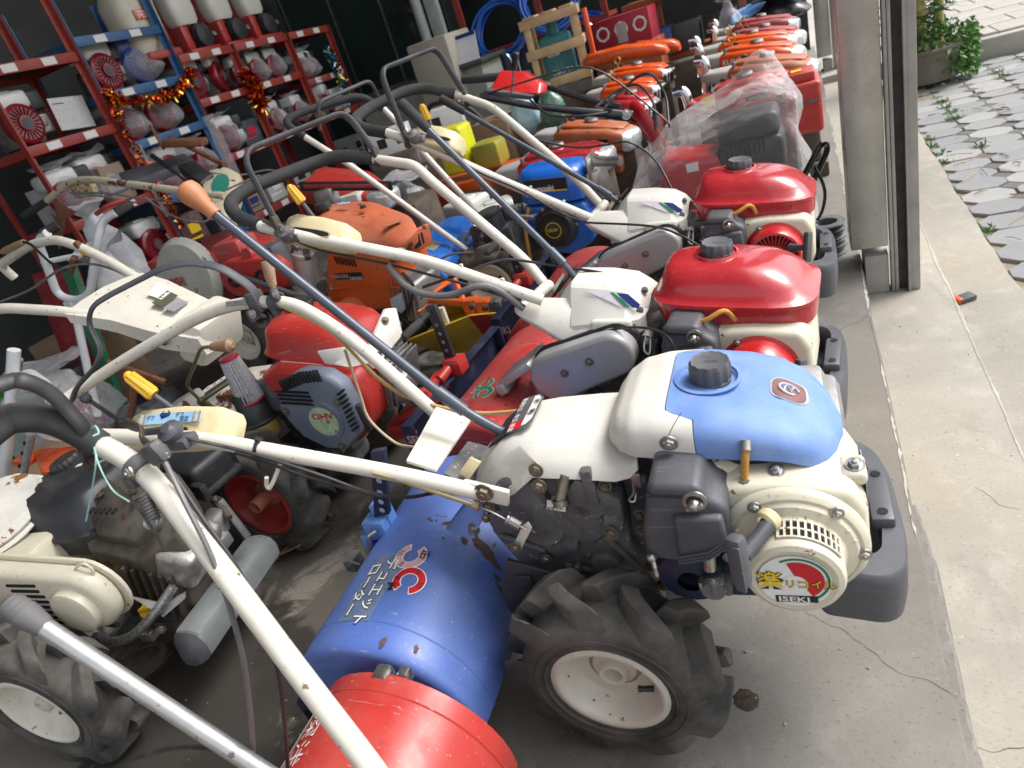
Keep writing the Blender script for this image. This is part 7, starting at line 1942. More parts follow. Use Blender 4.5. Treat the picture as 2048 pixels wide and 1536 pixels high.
b = MB(); b.tube(arc_path([(-0.066, 2.85, 0.316), (-0.004, 2.85, 0.412), (0.037, 2.85, 0.48), (0.058, 2.88, 0.477), (0.062, 2.9, 0.442), (-0, 2.9, 0.328)], .03), .012, 12); b.part('front_guard', MATS['gloss black tube'], MT)
b = MB(); cable(b, [(0.013, 2.85, 0.399), (0.034, 2.8, 0.351), (0.039, 2.8, 0.3), (0.026, 2.8, 0.243), (0.005, 2.8, 0.206)], .006); b.part('black_strap', M_cable, MT)
for x in (-.55,):
    for y in (2.93, 3.25): lug_tyre(MT, (x, y, .15), (0, -1 if y < 3.1 else 1, 0), .155, .08, .07, M_black, 9, valve=False, seed=20)
# the clear sheet over it
b = MB()
base = [Vector(p) for p in ((-.86, 2.78, .0), (-.45, 2.74, .0), (.0, 2.80, .0), (.02, 3.1, .02), (-.02, 3.42, .0), (-.45, 3.46, .0), (-.9, 3.40, .0))]
tops = [Vector(p) for p in ((-.74, 2.84, .40), (-.36, 2.86, .60), (-.05, 2.88, .64), (-.03, 3.08, .68), (-.06, 3.30, .68), (-.36, 3.34, .64), (-.72, 3.32, .52))]
rows = []
nr = 34
P0 = arc_path(base, .15, 14, True); P1 = arc_path(tops, .12, 14, True)
for i in range(nr + 1):
    t = i / nr
    if t < .62:
        k = t / .62; row = [a.lerp(c_, k) for a, c_ in zip(P0, P1)]
    else:
        k = (t - .62) / .38; ce = sum(P1, Vector()) / len(P1) + V(.1, .02, .09); row = [c_.lerp(ce, k * .96) + V(0, 0, .06 * math.sin(k * PI) ) for c_ in P1]
    rows.append([p + V(noise.noise(p * 9) * .03 + abs(noise.noise(p * 16)) * .010, noise.noise(p * 6 + V(5, 1, 2)) * .03 + abs(noise.noise(p * 16 + V(4, 4, 4))) * .010, noise.noise(p * 7 + V(1, 9, 4)) * .02 + .012 * abs(noise.noise(p * 14)) + (.09 * math.exp(-((p.x + .16) ** 2 + (p.y - 3.15) ** 2) / .006) if t > .5 else 0)) for p in row])
b.grid(rows, wrap=True, cap=(False, True))
o = b.part('plastic_sheet', film('machine wrap', (.92, .91, .93), .07, .10), None, 24)
tag(o, 'crumpled clear plastic sheet draped over the red and black mini tiller', 'plastic sheet')
# stack of rubber pulleys by the column
SP = thing_w('pulley_stack', 'stack of black grooved rubber pulleys beside the steel column', 'pulleys', (.035, 2.96, 0))
for k in range(4):
    b = MB(); z = .018 + k * .034; b.lathe([(.042, -.016), (.072, -.016), (.076, -.012), (.058, 0), (.076, .012), (.072, .016), (.042, .016), (.042, -.016)], (.035 + .003 * (k % 2), 2.96, z), (0, 0, 1), 36); b.part('pulley', M_cast, SP)

# ================================================================ slotted-angle racks along the left wall
M_rackr = mat('red rack paint', (.30, .035, .025), .45, var=.15, dust=.35, dustcol=(.26, .1, .08), chips=.25)
M_rackb = mat('blue rack paint', (.03, .11, .26), .45, var=.15, dust=.3, dustcol=(.12, .18, .26), chips=.25)
M_board = mat('dark shelf board', (.10, .075, .06), .7, var=.2, dust=.4)
M_card = mat('white price card', (.72, .72, .70), .5, var=.05)
RX = -4.3
def rack(label, y0, y1, levels, material, top=2.25, depth=.5):
    T = thing('shelf_rack', label, 'rack', (RX, (y0 + y1) / 2, 0), 0, 'painted steel racks along the left wall')
    h = (y1 - y0) / 2
    for x in (0, -depth):
        for y in (-h, h):
            b = MB(); b.box((x, y, top / 2), (.045, .006, top)); b.box((x - .02, y + (.02 if y < 0 else -.02), top / 2), (.006, .042, top)); b.part('post', material, T)
    for z in levels:
        b = MB(); b.box((.004, 0, z), (.006, 2 * h - .02, .06), bev=.002); b.box((-depth, 0, z), (.006, 2 * h - .02, .06), bev=.002); b.box((-depth / 2, -h + .01, z), (depth, .006, .05)); b.box((-depth / 2, h - .01, z), (depth, .006, .05)); b.part('beam', material, T)
        b = MB(); b.box((-depth / 2, 0, z + .022), (depth - .02, 2 * h - .04, .012)); b.part('shelf_board', M_board, T)
        for k in range(2):
            b = MB(); b.box((.0085, -h * .45 + k * h * .8, z), (.002, .10, .045)); b.part('price_card', M_card, T)
    return T
rack('red steel rack of engines at the far left', 2.99, 3.69, (.42, .92, 1.40, 1.86), M_rackr)
rack('blue steel rack with tinsel garland between the red racks', 3.705, 4.49, (.42, .85, 1.25, 1.59, 1.94), M_rackb)
rack('red steel rack under the white backpack sprayers', 4.51, 5.15, (.45, .95, 1.39, 1.72), M_rackr, 1.75)
rack('red steel rack with bagged engines below the second sprayer', 5.165, 5.93, (.45, .95, 1.39, 1.72), M_rackr, 1.75)
rack('red steel rack end bay beside the dark counter', 5.945, 6.64, (.45, .95, 1.30, 1.72), M_rackr, 1.75)
b = MB(); b.box((-4.55, 4.85, .03), (.55, 3.8, .06)); struct(b.part('rack_plinth', M_board))

# small four-stroke engines, one mould with its parts
M_mar = mat('crimson engine paint', (.24, .005, .018), .35, var=.1, coat=.2)
M_tankw = mat('white enamel tank', (.66, .68, .66), .25, var=.04, coat=.3)
def engine_proto(body, tank, name='small_engine'):
    T = thing(name, 'engine', 'engine', (0, 0, 0), 0)
    b = MB(); b.box((0, -.02, .27), (.20, .24, .11), bev=.03, seg=3); b.box((0, -.02, .325), (.1, .1, .02), bev=.006); t = b.part('fuel_tank', tank, T)
    b = MB(); b.box((.0, .14, .25), (.17, .11, .12), bev=.02); b.part('air_cleaner', M_black, T)
    b = MB(); b.lathe([(.125, 0), (.13, .02), (.12, .05), (.10, .06)], (.06, -.03, .13), (1, 0, 0), 28); b.lathe([(.10, .058), (.05, .056), (.045, .07), (0, .072)], (.06, -.03, .13), (1, 0, 0), 28); f = b.part('fan_housing', body, T)
    b = MB()
    for k in range(22):
        a = 2 * PI * k / 22; b.box((.119, -.03 + .076 * math.cos(a), .13 + .076 * math.sin(a)), (.004, .045, .006), ax=(1, 0, 0), up=(0, -math.sin(a), math.cos(a)))
    b.part('air_slot', M_slot_shade, f, 0, 'stuff')
    b = MB(); b.lathe([(.034, .0728), (0, .0728)], (.06, -.03, .13), (1, 0, 0), 20); b.part('round_label', M_greyp, f, 0)
    b = MB(); b.box((.075, .10, .12), (.06, .05, .06), bev=.01); b.part('carburettor', M_alu, T)
    b = MB(); b.box((-.02, -.02, .09), (.18, .22, .18), bev=.03); b.part('crankcase', M_cast, T)
    b = MB(); b.box((-.01, .14, .11), (.14, .10, .12), bev=.02); b.part('muffler', M_alu, T)
    return T
EP = engine_proto(M_mar, M_tankw)
EPB = engine_proto(mat('blue engine paint', (.03, .06, .26), .35), mat('blue tank enamel', (.05, .1, .34), .3))
EPU = set()
def place_engine(y, z, label, rz=0., proto=None, group='engines on the racks', sc=1., x=None):
    proto = proto or EP
    o = copy_tree(proto) if proto.name in EPU else proto
    EPU.add(proto.name)
    o.location = (RX - .22 if x is None else x, y, z)
    o.rotation_euler = (0, 0, R(rz))
    o.scale = (sc, sc, sc)
    o['label'] = label
    o['group'] = group
    return o
def bag(loc, size, label, seed=0, material=None, cat='plastic bag', group=None):
    """loose crumpled bag"""
    b = MB(); rows = []
    for i in range(13):
        t = i / 12; r_ = math.sin(min(1, t * 1.25) * PI * .5) if t < .8 else 1 - (t - .8) / .2 * .75
        r_ = max(r_, .25) if t > .02 else .8
        row = []
        for j in range(28):
            a = 2 * PI * j / 28; p = V(math.cos(a) * size[0] * r_, math.sin(a) * size[1] * r_, size[2] * (1 - t))
            q = p * 9 + V(seed * 3.1, seed, 0); row.append(p * (1 + .13 * noise.noise(q)) + V(noise.noise(q * 2.5) * .014, noise.noise(q * 2.5 + V(9, 2, 1)) * .014, 0))
        rows.append(row)
    b.grid(rows, wrap=True, cap=(True, True))
    o = b.part('plastic_bag', material or M_film, None, 60)
    o.location = loc
    return tag(o, label, cat, group)
place_engine(3.20, 1.435, 'crimson engine with white tank on the upper left red shelf')
place_engine(3.98, 1.625, 'crimson engine with white tank on the blue shelf above the tinsel')
place_engine(4.28, 1.625, 'blue engine in a clear bag on the blue shelf', 0, EPB)
place_engine(3.92, 1.275, 'left of the two bagged red engines under the tinsel garland')
place_engine(4.25, 1.275, 'right of the two bagged red engines under the tinsel garland')
place_engine(3.48, .96, 'crimson engine with white tank on the shelf above the tan lever knob')
place_engine(3.62, .46, 'crimson engine with white tank low on the red rack beside the red tractor')
place_engine(4.72, 1.42, 'crimson engine with white tank, first on the shelf under the sprayers')
place_engine(5.0, 1.42, 'dark crimson engine beside the first one under the sprayers', 20)
for k, (y, nm) in enumerate(((5.3, 'left'), (5.55, 'middle'), (5.8, 'right'))): place_engine(y, 1.42, 'small bagged red engine, %s of three on the second shelf below the sprayers' % nm, sc=.8)
place_engine(6.3, 1.33, 'small bagged dark engine beside the blue tinsel', sc=.8)
place_engine(3.25, .45, 'crimson engine on the bottom shelf of the far left rack')
place_engine(4.1, .88, 'crimson engine low on the blue rack')
for k, (y, z, s_, lb) in enumerate(((4.28, 1.62, (.2, .19, .36), 'clear bag over the blue engine on the blue shelf'), (3.92, 1.27, (.2, .18, .34), 'clear bag over the left engine under the tinsel'), (4.25, 1.27, (.2, .18, .34), 'clear bag over the right engine under the tinsel'), (5.3, 1.41, (.15, .13, .30), 'clear bag over the left small engine below the sprayers'), (5.55, 1.41, (.15, .13, .30), 'clear bag over the middle small engine below the sprayers'), (5.8, 1.41, (.15, .13, .30), 'clear bag over the right small engine below the sprayers'), (6.3, 1.32, (.16, .16, .3), 'clear bag over the dark engine beside the blue tinsel'), (3.12, 1.88, (.15, .14, .34), 'clear bag of red parts at the top left corner'), (3.48, .955, (.2, .2, .36), 'clear bag over the engine above the tan lever knob'))):
    bag((RX - .2, y, z), s_, lb, k, None, 'plastic bag', 'clear bags over engines')
# papers
for y, z, nm in ((3.52, 1.46, 'sheet of printed paper leaning behind the upper left engine'),):
    b = MB(); b.box((RX - .12, y, z + .10), (.004, .26, .2), up=(-.4, .1, 1)); o = b.part('paper_sheet', mat('printed paper', (.62, .62, .62), .6, var=.15, vscale=70)); tag(o, nm, 'paper')
    for k in range(7):
        b = MB(); b.box((RX - .1175 - k * .0082, y - .02 + (.0 if k else -.04) + k * .002, z + .17 - k * .021), (.001, .17 if k else .08, .006), up=(-.4, .1, 1)); b.part('printed_line', M_print_k, o, 0)
# backpack sprayers on top
M_milk = mat('milky white plastic', (.66, .66, .62), .4, var=.04)
for k, (y, lb) in enumerate(((4.98, 'white tank backpack sprayer at the left on the top shelf'), (5.42, 'white tank backpack sprayer in the middle of the top shelf'), (5.85, 'white tank backpack sprayer at the right on the top shelf'))):
    T = thing('backpack_sprayer', lb, 'sprayer', (RX - .2, y, 1.745), 0, 'backpack sprayers on the top shelf')
    b = MB(); b.grid([[tuple(q) for q in ring((0, -.03, z), (1, 0, 0), (0, 1, 0), a, c_, 28, 3.5)] for a, c_, z in ((.07, .11, .22), (.085, .13, .25), (.09, .14, .34), (.09, .135, .46), (.07, .10, .52), (.04, .04, .53))], wrap=True, cap=(True, True)); b.part('tank', M_milk, T, 50)
    b = MB(); b.lathe([(.095, 0), (.10, .02), (.085, .09), (.04, .10), (0, .10)], (.03, .03, .12), (1, 0, 0), 24); b.part('motor', M_black, T)
    b = MB(); b.box((.0, -.02, .02), (.24, .36, .035), bev=.01); b.box((.0, -.11, .13), (.14, .09, .18), bev=.02); b.box((-.08, -.02, .25), (.02, .3, .5), bev=.006); b.part('frame', M_redh, T)
    b = MB(); b.tube([(.05, .14, .10), (.12, .14, .12)], .02, 10); b.part('silencer', M_steel, T)
T = thing('backpack_sprayer', 'large cream sprayer tank with orange label in a clear bag on the blue rack', 'sprayer', (RX - .18, 4.45, 1.76), 0)
b = MB(); b.grid([[tuple(q) for q in ring((0, 0, z), (1, 0, 0), (0, 1, 0), a, c_, 28, 3.)] for a, c_, z in ((.10, .15, .05), (.13, .19, .12), (.14, .2, .4), (.10, .15, .5), (.05, .06, .53))], wrap=True, cap=(True, True)); tb_ = b.part('tank', mat('cream plastic tank', (.55, .52, .43), .4), T, 50)
b = MB(); b.box((.142, -.02, .30), (.004, .15, .07), bev=.002); ol = b.part('orange_label', M_orang2, tb_)
lettering('共立', plane_fn((.1465, -.08, .28), (0, 1, 0), (0, 0, 1)), .06, M_print_w, ol, .02)
b = MB(); b.box((0.05, 0, .02), (.24, .34, .06), bev=.02); b.part('base', M_redm, T)
# tinsel garlands: many short foil strips on a string
def tinsel(pts, name, label, mats, n=420, rad=.05, seed=1):
    rt = random.Random(seed)
    P = curve_path(pts, 10)
    T = thing_w(name, label, 'garland', tuple(P[len(P) // 2]))
    for mi, mt in enumerate(mats):
        b = MB()
        for k in range(n // len(mats)):
            c_ = P[rt.randrange(len(P))] + V(rt.uniform(-.02, .02), rt.uniform(-.02, .02), rt.uniform(-.02, .02))
            d = V(rt.gauss(0, 1), rt.gauss(0, 1), rt.gauss(0, 1)).normalized()
            e = d.cross(V(rt.gauss(0, 1), rt.gauss(0, 1), rt.gauss(0, 1))).normalized() * rt.uniform(.004, .010)
            f = c_ + d * rad * rt.uniform(.5, 1.1)
            b.bm.faces.new([b.bm.verts.new(q) for q in (c_ - e, c_ + e, f + e * .8, f - e * .8)])
        b.part('foil_strip', mt, T, 0, 'stuff')
M_foilg = mat('gold foil', (.80, .52, .08), .16, metal=1., var=.2)
M_foilr = mat('copper red foil', (.62, .10, .04), .18, metal=1., var=.2)
M_foilb = mat('blue foil', (.10, .35, .62), .16, metal=1., var=.2)
M_foils = mat('silver foil', (.6, .65, .68), .15, metal=1., var=.2)
M_foildk = mat('gold green foil', (.55, .50, .08), .18, metal=1.)
XT = RX + .05
tinsel([(XT, 3.72, 1.60), (XT, 3.78, 1.545), (XT, 4.0, 1.50), (XT, 4.25, 1.50), (XT, 4.45, 1.56), (XT, 4.52, 1.62)], 'tinsel_garland', 'red and gold tinsel garland looped across the blue rack', [M_foilr, M_foilg, M_foilr], 900, .045, 1)
tinsel([(XT, 3.72, 1.62), (XT, 3.70, 1.40), (XT, 3.70, 1.1), (XT, 3.72, .9), (XT, 3.74, .66)], 'tinsel_garland', 'red and gold tinsel garland hanging down the post between red and blue racks', [M_foilr, M_foilg, M_foilr], 600, .035, 2)
tinsel([(XT, 5.13, 1.50), (XT, 5.14, 1.42), (XT, 5.13, 1.32), (XT, 5.15, 1.24)], 'tinsel_garland', 'bunched red and gold tinsel ball on the post under the sprayers', [M_foilr, M_foilg, M_foilr], 700, .085, 3)
tinsel([(XT, 6.42, 1.52), (XT, 6.44, 1.4), (XT, 6.45, 1.2), (XT, 6.44, 1.05)], 'tinsel_garland', 'blue and silver tinsel garland hanging at the rack end', [M_foilb, M_foils, M_foildk], 700, .06, 4)
# boxes and clutter on lower shelves
rc2 = random.Random(8)
ck = [('carton', (.30, .22, .15)), ('carton', (.5, .5, .48)), ('carton', (.09, .03, .03)), ('carton', (.05, .07, .1)), ('carton', (.4, .4, .42))]
cl = 0
WHERE = {4.83: 'the bay under the first sprayer', 5.55: 'the bay under the tinsel ball', 6.29: 'the end bay', 4.1: 'the blue rack', 3.34: 'the far left rack'}
for y0, zs in ((4.83, (.48, .98)), (5.55, (.48, .98)), (6.29, (.48, .98)), (4.1, (.45,)), (3.34, (.95,))):
    for zi, z in enumerate(zs):
        for k, sd in enumerate(('left', 'right')):
            c_ = ck[cl % 5]; cl += 1
            hgt = rc2.uniform(.14, .26)
            b = MB(); b.box((0, 0, hgt / 2), (.3, rc2.uniform(.2, .27), hgt), bev=.004); 
            o = b.part('carton', mat('carton board %d' % (cl % 5), c_[1], .7, var=.12, dust=.3)); q = MB(); q.box((.1515, .01, hgt * .55), (.003, .10, hgt * .3)); q.box((.1515, -.02, hgt * .25), (.003, .14, hgt * .07)); q.part('printed_mark', [M_print_k, M_print_b, M_print_w, M_print_y, M_print_r][cl % 5], o, 0); o.location = (RX - .2, y0 - .17 + k * .33, z + .002); o.rotation_euler = (0, 0, rc2.uniform(-.15, .15))
            tag(o, 'carton on the %s shelf of %s, %s side' % ('lower' if zi == 0 else 'middle', WHERE[y0], sd), 'carton', 'cartons on the racks')

# more bagged engines packed on the middle shelves
for k, (y, z, sc_, wh) in enumerate(((4.72, .985, .85, 'the bay under the first sprayer'), (5.35, .985, .85, 'the bay under the tinsel ball'), (5.72, .985, .8, 'the tinsel ball bay beside its post'), (6.2, .985, .85, 'the end bay'), (3.9, .885, .9, 'the blue rack'), (4.3, .885, .85, 'the blue rack beside the red post'), (6.05, 1.335, .75, 'the end bay near the blue tinsel'), (3.15, .955, .95, 'the far left rack'))):
    if k not in (4,): place_engine(y, z, 'bagged engine on the middle shelf of %s' % wh, rc2.uniform(-25, 25), None, 'engines on the racks', sc_, RX - .1)
    bag((RX - .08, y, z - .005), (.19 * sc_, .17 * sc_, .37 * sc_), 'clear bag on the middle shelf of %s' % wh, 50 + k, None, 'plastic bag', 'clear bags over engines')
for k, (y, z, h_, lb) in enumerate(((3.72, 1.25, .5, 'long clear plastic strip hanging from the blue rack post'), (4.5, 1.3, .6, 'torn clear plastic strip hanging beside the blue rack'))):
    b = MB(); b.sheet([[(RX + .03 + .015 * noise.noise((i * .4, j, k)), y + (j - 2) * .03 + .02 * noise.noise((i * .3, k, j * .2)), z - h_ * i / 12) for j in range(5)] for i in range(13)], 0); tag(b.part('plastic_strip', M_film, None, 60), lb, 'plastic strip')

# ================================================================ counter, chairs and goods at the back
M_count = mat('grey green counter', (.27, .28, .25), .5, var=.1, dust=.3)
CT = thing_w('counter', 'pale grey service counter with price sheets, at the back behind the handlebars', 'counter', (-3.3, 6.4, 0))
b = MB(); b.box((-3.25, 6.35, .50), (1.35, .5, 1.0), bev=.01); b.part('body', M_count, CT)
b = MB(); b.box((-3.25, 6.33, 1.02), (1.45, .62, .04), bev=.006); b.part('top', mat('dark counter top', (.05, .06, .055), .4), CT)
b = MB(); b.box((-2.95, 6.2, 1.0), (.4, .55, .62), bev=.02); b.part('side_cabinet', mat('beige cabinet', (.38, .36, .30), .5, var=.08), CT)
for k, (p, lb) in enumerate((((-2.66, 6.1, 1.14), 'right'), ((-2.95, 6.12, 1.08), 'left'))):
    b = MB(); b.box(p, (.20, .006, .26), ax=(1, .1, 0), up=(-.05, .35, 1)); o = b.part('notice', mat('white notice', (.66, .67, .72), .5, var=.06)); tag(o, 'white printed notice standing on the counter, %s one' % lb, 'notice', 'notices on the counter')
    b = MB(); b.box((p[0], p[1] - .005 + .035, p[2] + .11), (.19, .004, .03), ax=(1, .1, 0), up=(-.05, .35, 1)); b.part('blue_header', M_print_b, o)
GC = thing_w('glass_cabinet', 'dark glass fronted cabinet against the back wall', 'cabinet', (-4.4, 7.6, 0))
b = MB(); b.box((-4.4, 7.7, 1.2), (2.0, .4, 2.4), bev=.01); b.part('carcass', mat('black green carcass', (.01, .015, .014), .4), GC)
for k in range(4):
    b = MB(); b.box((-5.35 + k * .62, 7.49, 1.2), (.02, .02, 2.4)); b.part('frame_bar', M_steel, GC)
for k in range(3):
    b = MB(); b.box((-5.04 + k * .62, 7.495, 1.2), (.59, .008, 2.3)); b.part('glass_pane', mat('dark tinted glass', (.02, .04, .035), .06, spec=.8), GC)
ST = thing_w('steel_post', 'thick pale steel post behind the counter', 'post', (-3.55, 7.2, 0))
b = MB(); b.tube([(-3.55, 7.2, 0), (-3.55, 7.2, 3.2)], .055, 20); b.box((-3.40, 7.25, 1.6), (.14, .08, 3.2), bev=.01); b.part('post', mat('pale green steel', (.42, .47, .44), .4, dust=.2), ST)
BF = thing_w('goods_rack', 'dark red frame rack full of blue hose coils at the back', 'rack', (-2.4, 7.6, 0))
for x in (-3.2, -2.35, -1.7, -1.2, -.45):
    b = MB(); b.box((x, 7.4, 1.1), (.06, .05, 2.2)); b.part('upright', M_rackr if x < -1.3 else M_brown, BF)
for z in (.55, 1.02):
    b = MB(); b.box((-2.45, 7.5, z), (1.6, .4, .04)); b.part('shelf', M_rackr, BF)
b = MB(); b.box((-.9, 7.45, .50), (1.2, .5, .05), bev=.004); b.part('orange_shelf', M_brown, BF)
b = MB(); b.box((-.9, 7.45, 1.02), (1.2, .5, .05), bev=.004); b.part('orange_shelf', M_brown, BF)
M_hoseb = mat('blue hose', (.02, .12, .52), .35, var=.2, vscale=8, coat=.2)
def coil(c_, r_, n, wire, label, tilt=(0, -.6, 1), seed=1, mt=None):
    rr_ = random.Random(seed); u, v, w_ = basis(tilt); b = MB(); c_ = Vector(c_)
    for k in range(n):
        off = w_ * rr_.uniform(-.05, .05) + u * rr_.uniform(-.02, .02); q = r_ * rr_.uniform(.86, 1.1)
        b.tube([c_ + off + (u * math.cos(a) + v * math.sin(a)) * q + w_ * .02 * math.sin(a * 2 + k) for a in (2 * PI * j / 28 for j in range(28))], wire, 7, closed=True)
    o = b.part('hose_coil', mt or M_hoseb); return tag(o, label, 'hose', 'coils of blue hose')
coil((-2.75, 7.3, 1.2), .30, 9, .014, 'coil of blue hose on the left of the dark red rack', (0, -.9, .5), 1)
coil((-2.2, 7.3, 1.28), .28, 8, .014, 'coil of blue hose in the middle of the dark red rack', (.2, -.9, .5), 2)
coil((-1.9, 7.3, .9), .22, 6, .012, 'coil of blue hose low on the dark red rack', (0, -.8, .6), 3)
coil((-.3, 7.0, .62), .22, 8, .022, 'pale blue hose coil behind the last red diesel heads', (0, -.3, 1), 4, mat('pale blue hose', (.16, .35, .66), .4))
# folding chairs with navy backs
M_navyv = mat('navy vinyl', (.010, .015, .05), .35, var=.15)
def chair(x, y, label, rz=0):
    T = thing('chair', label, 'chair', (x, y, 0), rz, 'navy chairs in front of the hose rack')
    b = MB(); b.loft([ring((0, .19 + z * .05, .52 + z), (1, 0, 0), (0, 1, 0), hw, .018, 20, 3.) for hw, z in ((.15, 0), (.19, .03), (.195, .2), (.19, .40), (.15, .47))]); b.part('backrest', M_navyv, T)
    b = MB(); b.box((0, -.02, .44), (.40, .38, .06), bev=.025, seg=3); b.part('seat', M_navyv, T)
    for s_ in (-1, 1):
        b = MB(); b.tube(arc_path([(s_ * .21, -.18, 0), (s_ * .21, .18, .45), (s_ * .20, .215, .95), (s_ * .12, .225, 1.02)], .05), .011, 10); b.part('leg', M_chrome, T)
        b = MB(); b.tube([(s_ * .20, .22, 0), (s_ * .20, -.18, .44)], .011, 10); b.part('leg', M_chrome, T)
    return T
chair(-2.72, 6.55, 'navy backed chrome chair nearest the counter notices', 8)
chair(-2.28, 6.55, 'navy backed chrome chair between two other navy chairs', -3)
chair(-1.85, 6.6, 'navy backed chrome chair nearest the wooden crate', 6)
# wooden crate with a teal machine inside
WC = thing('wooden_crate', 'open pale wooden crate holding a teal machine', 'crate', (-1.83, 6.0, .66), 12)
M_pine = mat('rough pine', (.52, .36, .19), .65, var=.2, vscale=8, streak=.4)
for (x, y) in ((-.19, -.17), (.19, -.17), (-.19, .17), (.19, .17)):
    b = MB(); b.box((x, y, .27), (.05, .04, .54), bev=.003); b.part('corner_post', M_pine, WC)
for z in (.04, .28, .51):
    for y in (-.195, .195):
        b = MB(); b.box((0, y, z), (.48, .016, .07), bev=.002); b.part('slat', M_pine, WC)
    for x in (-.225, .225):
        b = MB(); b.box((x, 0, z), (.016, .37, .07), bev=.002); b.part('slat', M_pine, WC)
for k in range(3):
    b = MB(); b.box((-.15 + k * .15, 0, .552), (.1, .42, .014), bev=.002); b.part('slat', M_pine, WC)
b = MB(); b.box((0, 0, -.33), (.46, .4, .65)); b.part('packing_block', M_board, WC)
TM = thing('small_engine', 'teal machine standing inside the wooden crate', 'machine', (-1.83, 6.0, .66), 12)
M_teal = mat('teal paint', (.02, .16, .18), .35, dust=.2)
b = MB(); b.box((0, 0, .20), (.26, .24, .36), bev=.03); b.part('body', M_teal, TM)
b = MB(); b.lathe([(.05, 0), (.05, .1), (.03, .12)], (0, -.02, .37), (0, 0, 1), 20); b.part('filler', M_teal, TM)
b = MB(); b.box((-.03, -.122, .26), (.1, .004, .07)); pn = b.part('label', M_print_w, TM)
lettering('KI', plane_fn((-.065, -.1255, .235), (1, 0, 0), (0, 0, 1)), .06, M_teal, pn, .02)
lettering('KUBOTA', plane_fn((-.11, -.1225, .08), (1, 0, 0), (0, 0, 1)), .055, M_print_w, pn)
for k, (x, y, s_, lb, mt) in enumerate(((-2.0, 5.3, (.12, .12, .4), 'light blue bagged bottle pack beside the crate', film('pale blue film', (.5, .75, .85), .7, .3)), (-1.75, 5.25, (.11, .11, .38), 'dark green bagged pack in front of the crate', film('green film', (.10, .22, .16), .75, .3)))):
    bag((x, y, .42), s_, lb, 20 + k, mt)
    b = MB(); b.box((x, y, .21), (.2, .2, .42), bev=.01); tag(b.part('carton', M_board), 'dark carton under the %s' % lb, 'carton', 'dark cartons under bags')
# red and white patterned cartons
M_rbox = mat('crimson carton', (.36, .02, .04), .5, var=.08)
for k, (x, y, z, sx, lb) in enumerate(((-1.42, 6.85, .74, .52, 'crimson carton with white ring pattern behind the orange fender'), (-.95, 7.2, 1.045, .28, 'crimson carton on the orange shelf end'), (-1.95, 7.15, .52, .3, 'crimson carton under the hose coils'))):
    T = thing('carton', lb, 'carton', (x, y, z), rc2.uniform(-6, 6), 'crimson patterned cartons')
    b = MB(); b.box((0, 0, .13), (sx, .3, .26), bev=.004); bx_ = b.part('box', M_rbox, T)
    for q in range(3):
        b = MB(); b.lathe([(.045, 0), (.065, 0)], (-sx * .33 + q * sx * .33, -.152, .15), (0, -1, 0), 8); b.part('printed_ring', M_print_w, bx_, 0)
    b = MB(); b.box((0, -.152, .12), (.09, .002, .16)); b.part('printed_band', mat('grey print', (.4, .4, .42), .5), bx_, 0)
b = MB(); b.box((-1.42, 6.85, .37), (.6, .36, .74), bev=.01); tag(b.part('storage_box', M_brown), 'brown storage box under the crimson carton', 'box')
bin_ = ((-.95, .36, (.05, .06, .07), 'grey ream stack on the orange shelf beside the blue yellow box'), (-1.2, .36, (.05, .10, .30), 'blue and yellow box on the orange shelf'), (-.62, .34, (.02, .02, .025), 'black parts box at the end of the orange shelf'))
for x, w_, c_, lb in bin_:
    b = MB(); b.box((x, 7.3, .53 + .12), (.25, .3, .24), bev=.01); o = b.part('parts_box', mat('parts box ' + lb[:8], c_, .5, var=.2)); tag(o, lb, 'box', 'boxes on the orange shelf')
b = MB(); b.box((-1.2, 7.148, .62), (.12, .003, .06)); b.part('yellow_label', M_print_y, [q for q in C.objects if q.get('label', '').startswith('blue and yellow')][0])
bag((-.15, 6.85, .55), (.26, .16, .22), 'black plastic bag lying on the farthest diesel head', 31, mat('black bag film', (.012, .013, .016), .28, var=.2))
bag((-.55, 7.0, .55), (.12, .12, .3), 'clear plastic bag at the end of the orange shelf', 32)
# yellow engine, orange bench and red engines in the middle ground
YE = thing('small_engine', 'bright yellow pump engine behind the nearest red tiller handle', 'engine', (-2.05, 4.3, .42), 0)
M_lime = mat('lime yellow plastic', (.62, .62, .02), .35, var=.08)
b = MB(); b.box((-.10, 0, .18), (.2, .22, .30), bev=.03, seg=3); b.part('tank', M_lime, YE)
b = MB(); b.box((.12, 0, .10), (.2, .2, .17), bev=.03); b.part('body', mat('olive yellow', (.28, .26, .03), .45, dust=.3), YE)
b = MB(); b.tube(curve_path([(-.2, -.12, .42), (-.1, -.15, .5), (.1, -.15, .45), (.2, -.1, .3)], 5), .014, 10); b.part('hose', M_black, YE)
OBn = thing_w('bench', 'long orange steel bench carrying the yellow engine', 'bench', (-1.9, 4.3, 0))
b = MB(); b.box((-1.85, 4.3, .38), (1.1, .4, .06), bev=.006); b.part('top', M_orange, OBn)
for x in (-2.35, -1.35):
    b = MB(); b.box((x, 4.3, .18), (.05, .36, .36)); b.part('leg', M_orange, OBn)
for k, (x, y, z, s_, lb) in enumerate(((-1.72, 3.7, .0, 1.05, 'red engine on the floor behind the blue engine tiller'), (-2.0, 3.9, 0., 1.1, 'dusty red engine on the floor under the cream console'), (-2.75, 4.4, .0, 1.2, 'bagged red engine on the floor under the red rack'), (-3.05, 4.0, .0, 1.1, 'red engine on the floor before the blue rack'))):
    place_engine(y, z, lb, 40 * k - 60, None, 'red engines on the shop floor', s_, x)
bag((-2.75, 4.4, 0), (.3, .28, .5), 'clear bag over the red engine on the floor before the racks', 40)
bag((-3.45, 2.45, .35), (.2, .18, .5), 'milky white bag hanging beside the white hand cart', 41, M_filmw)
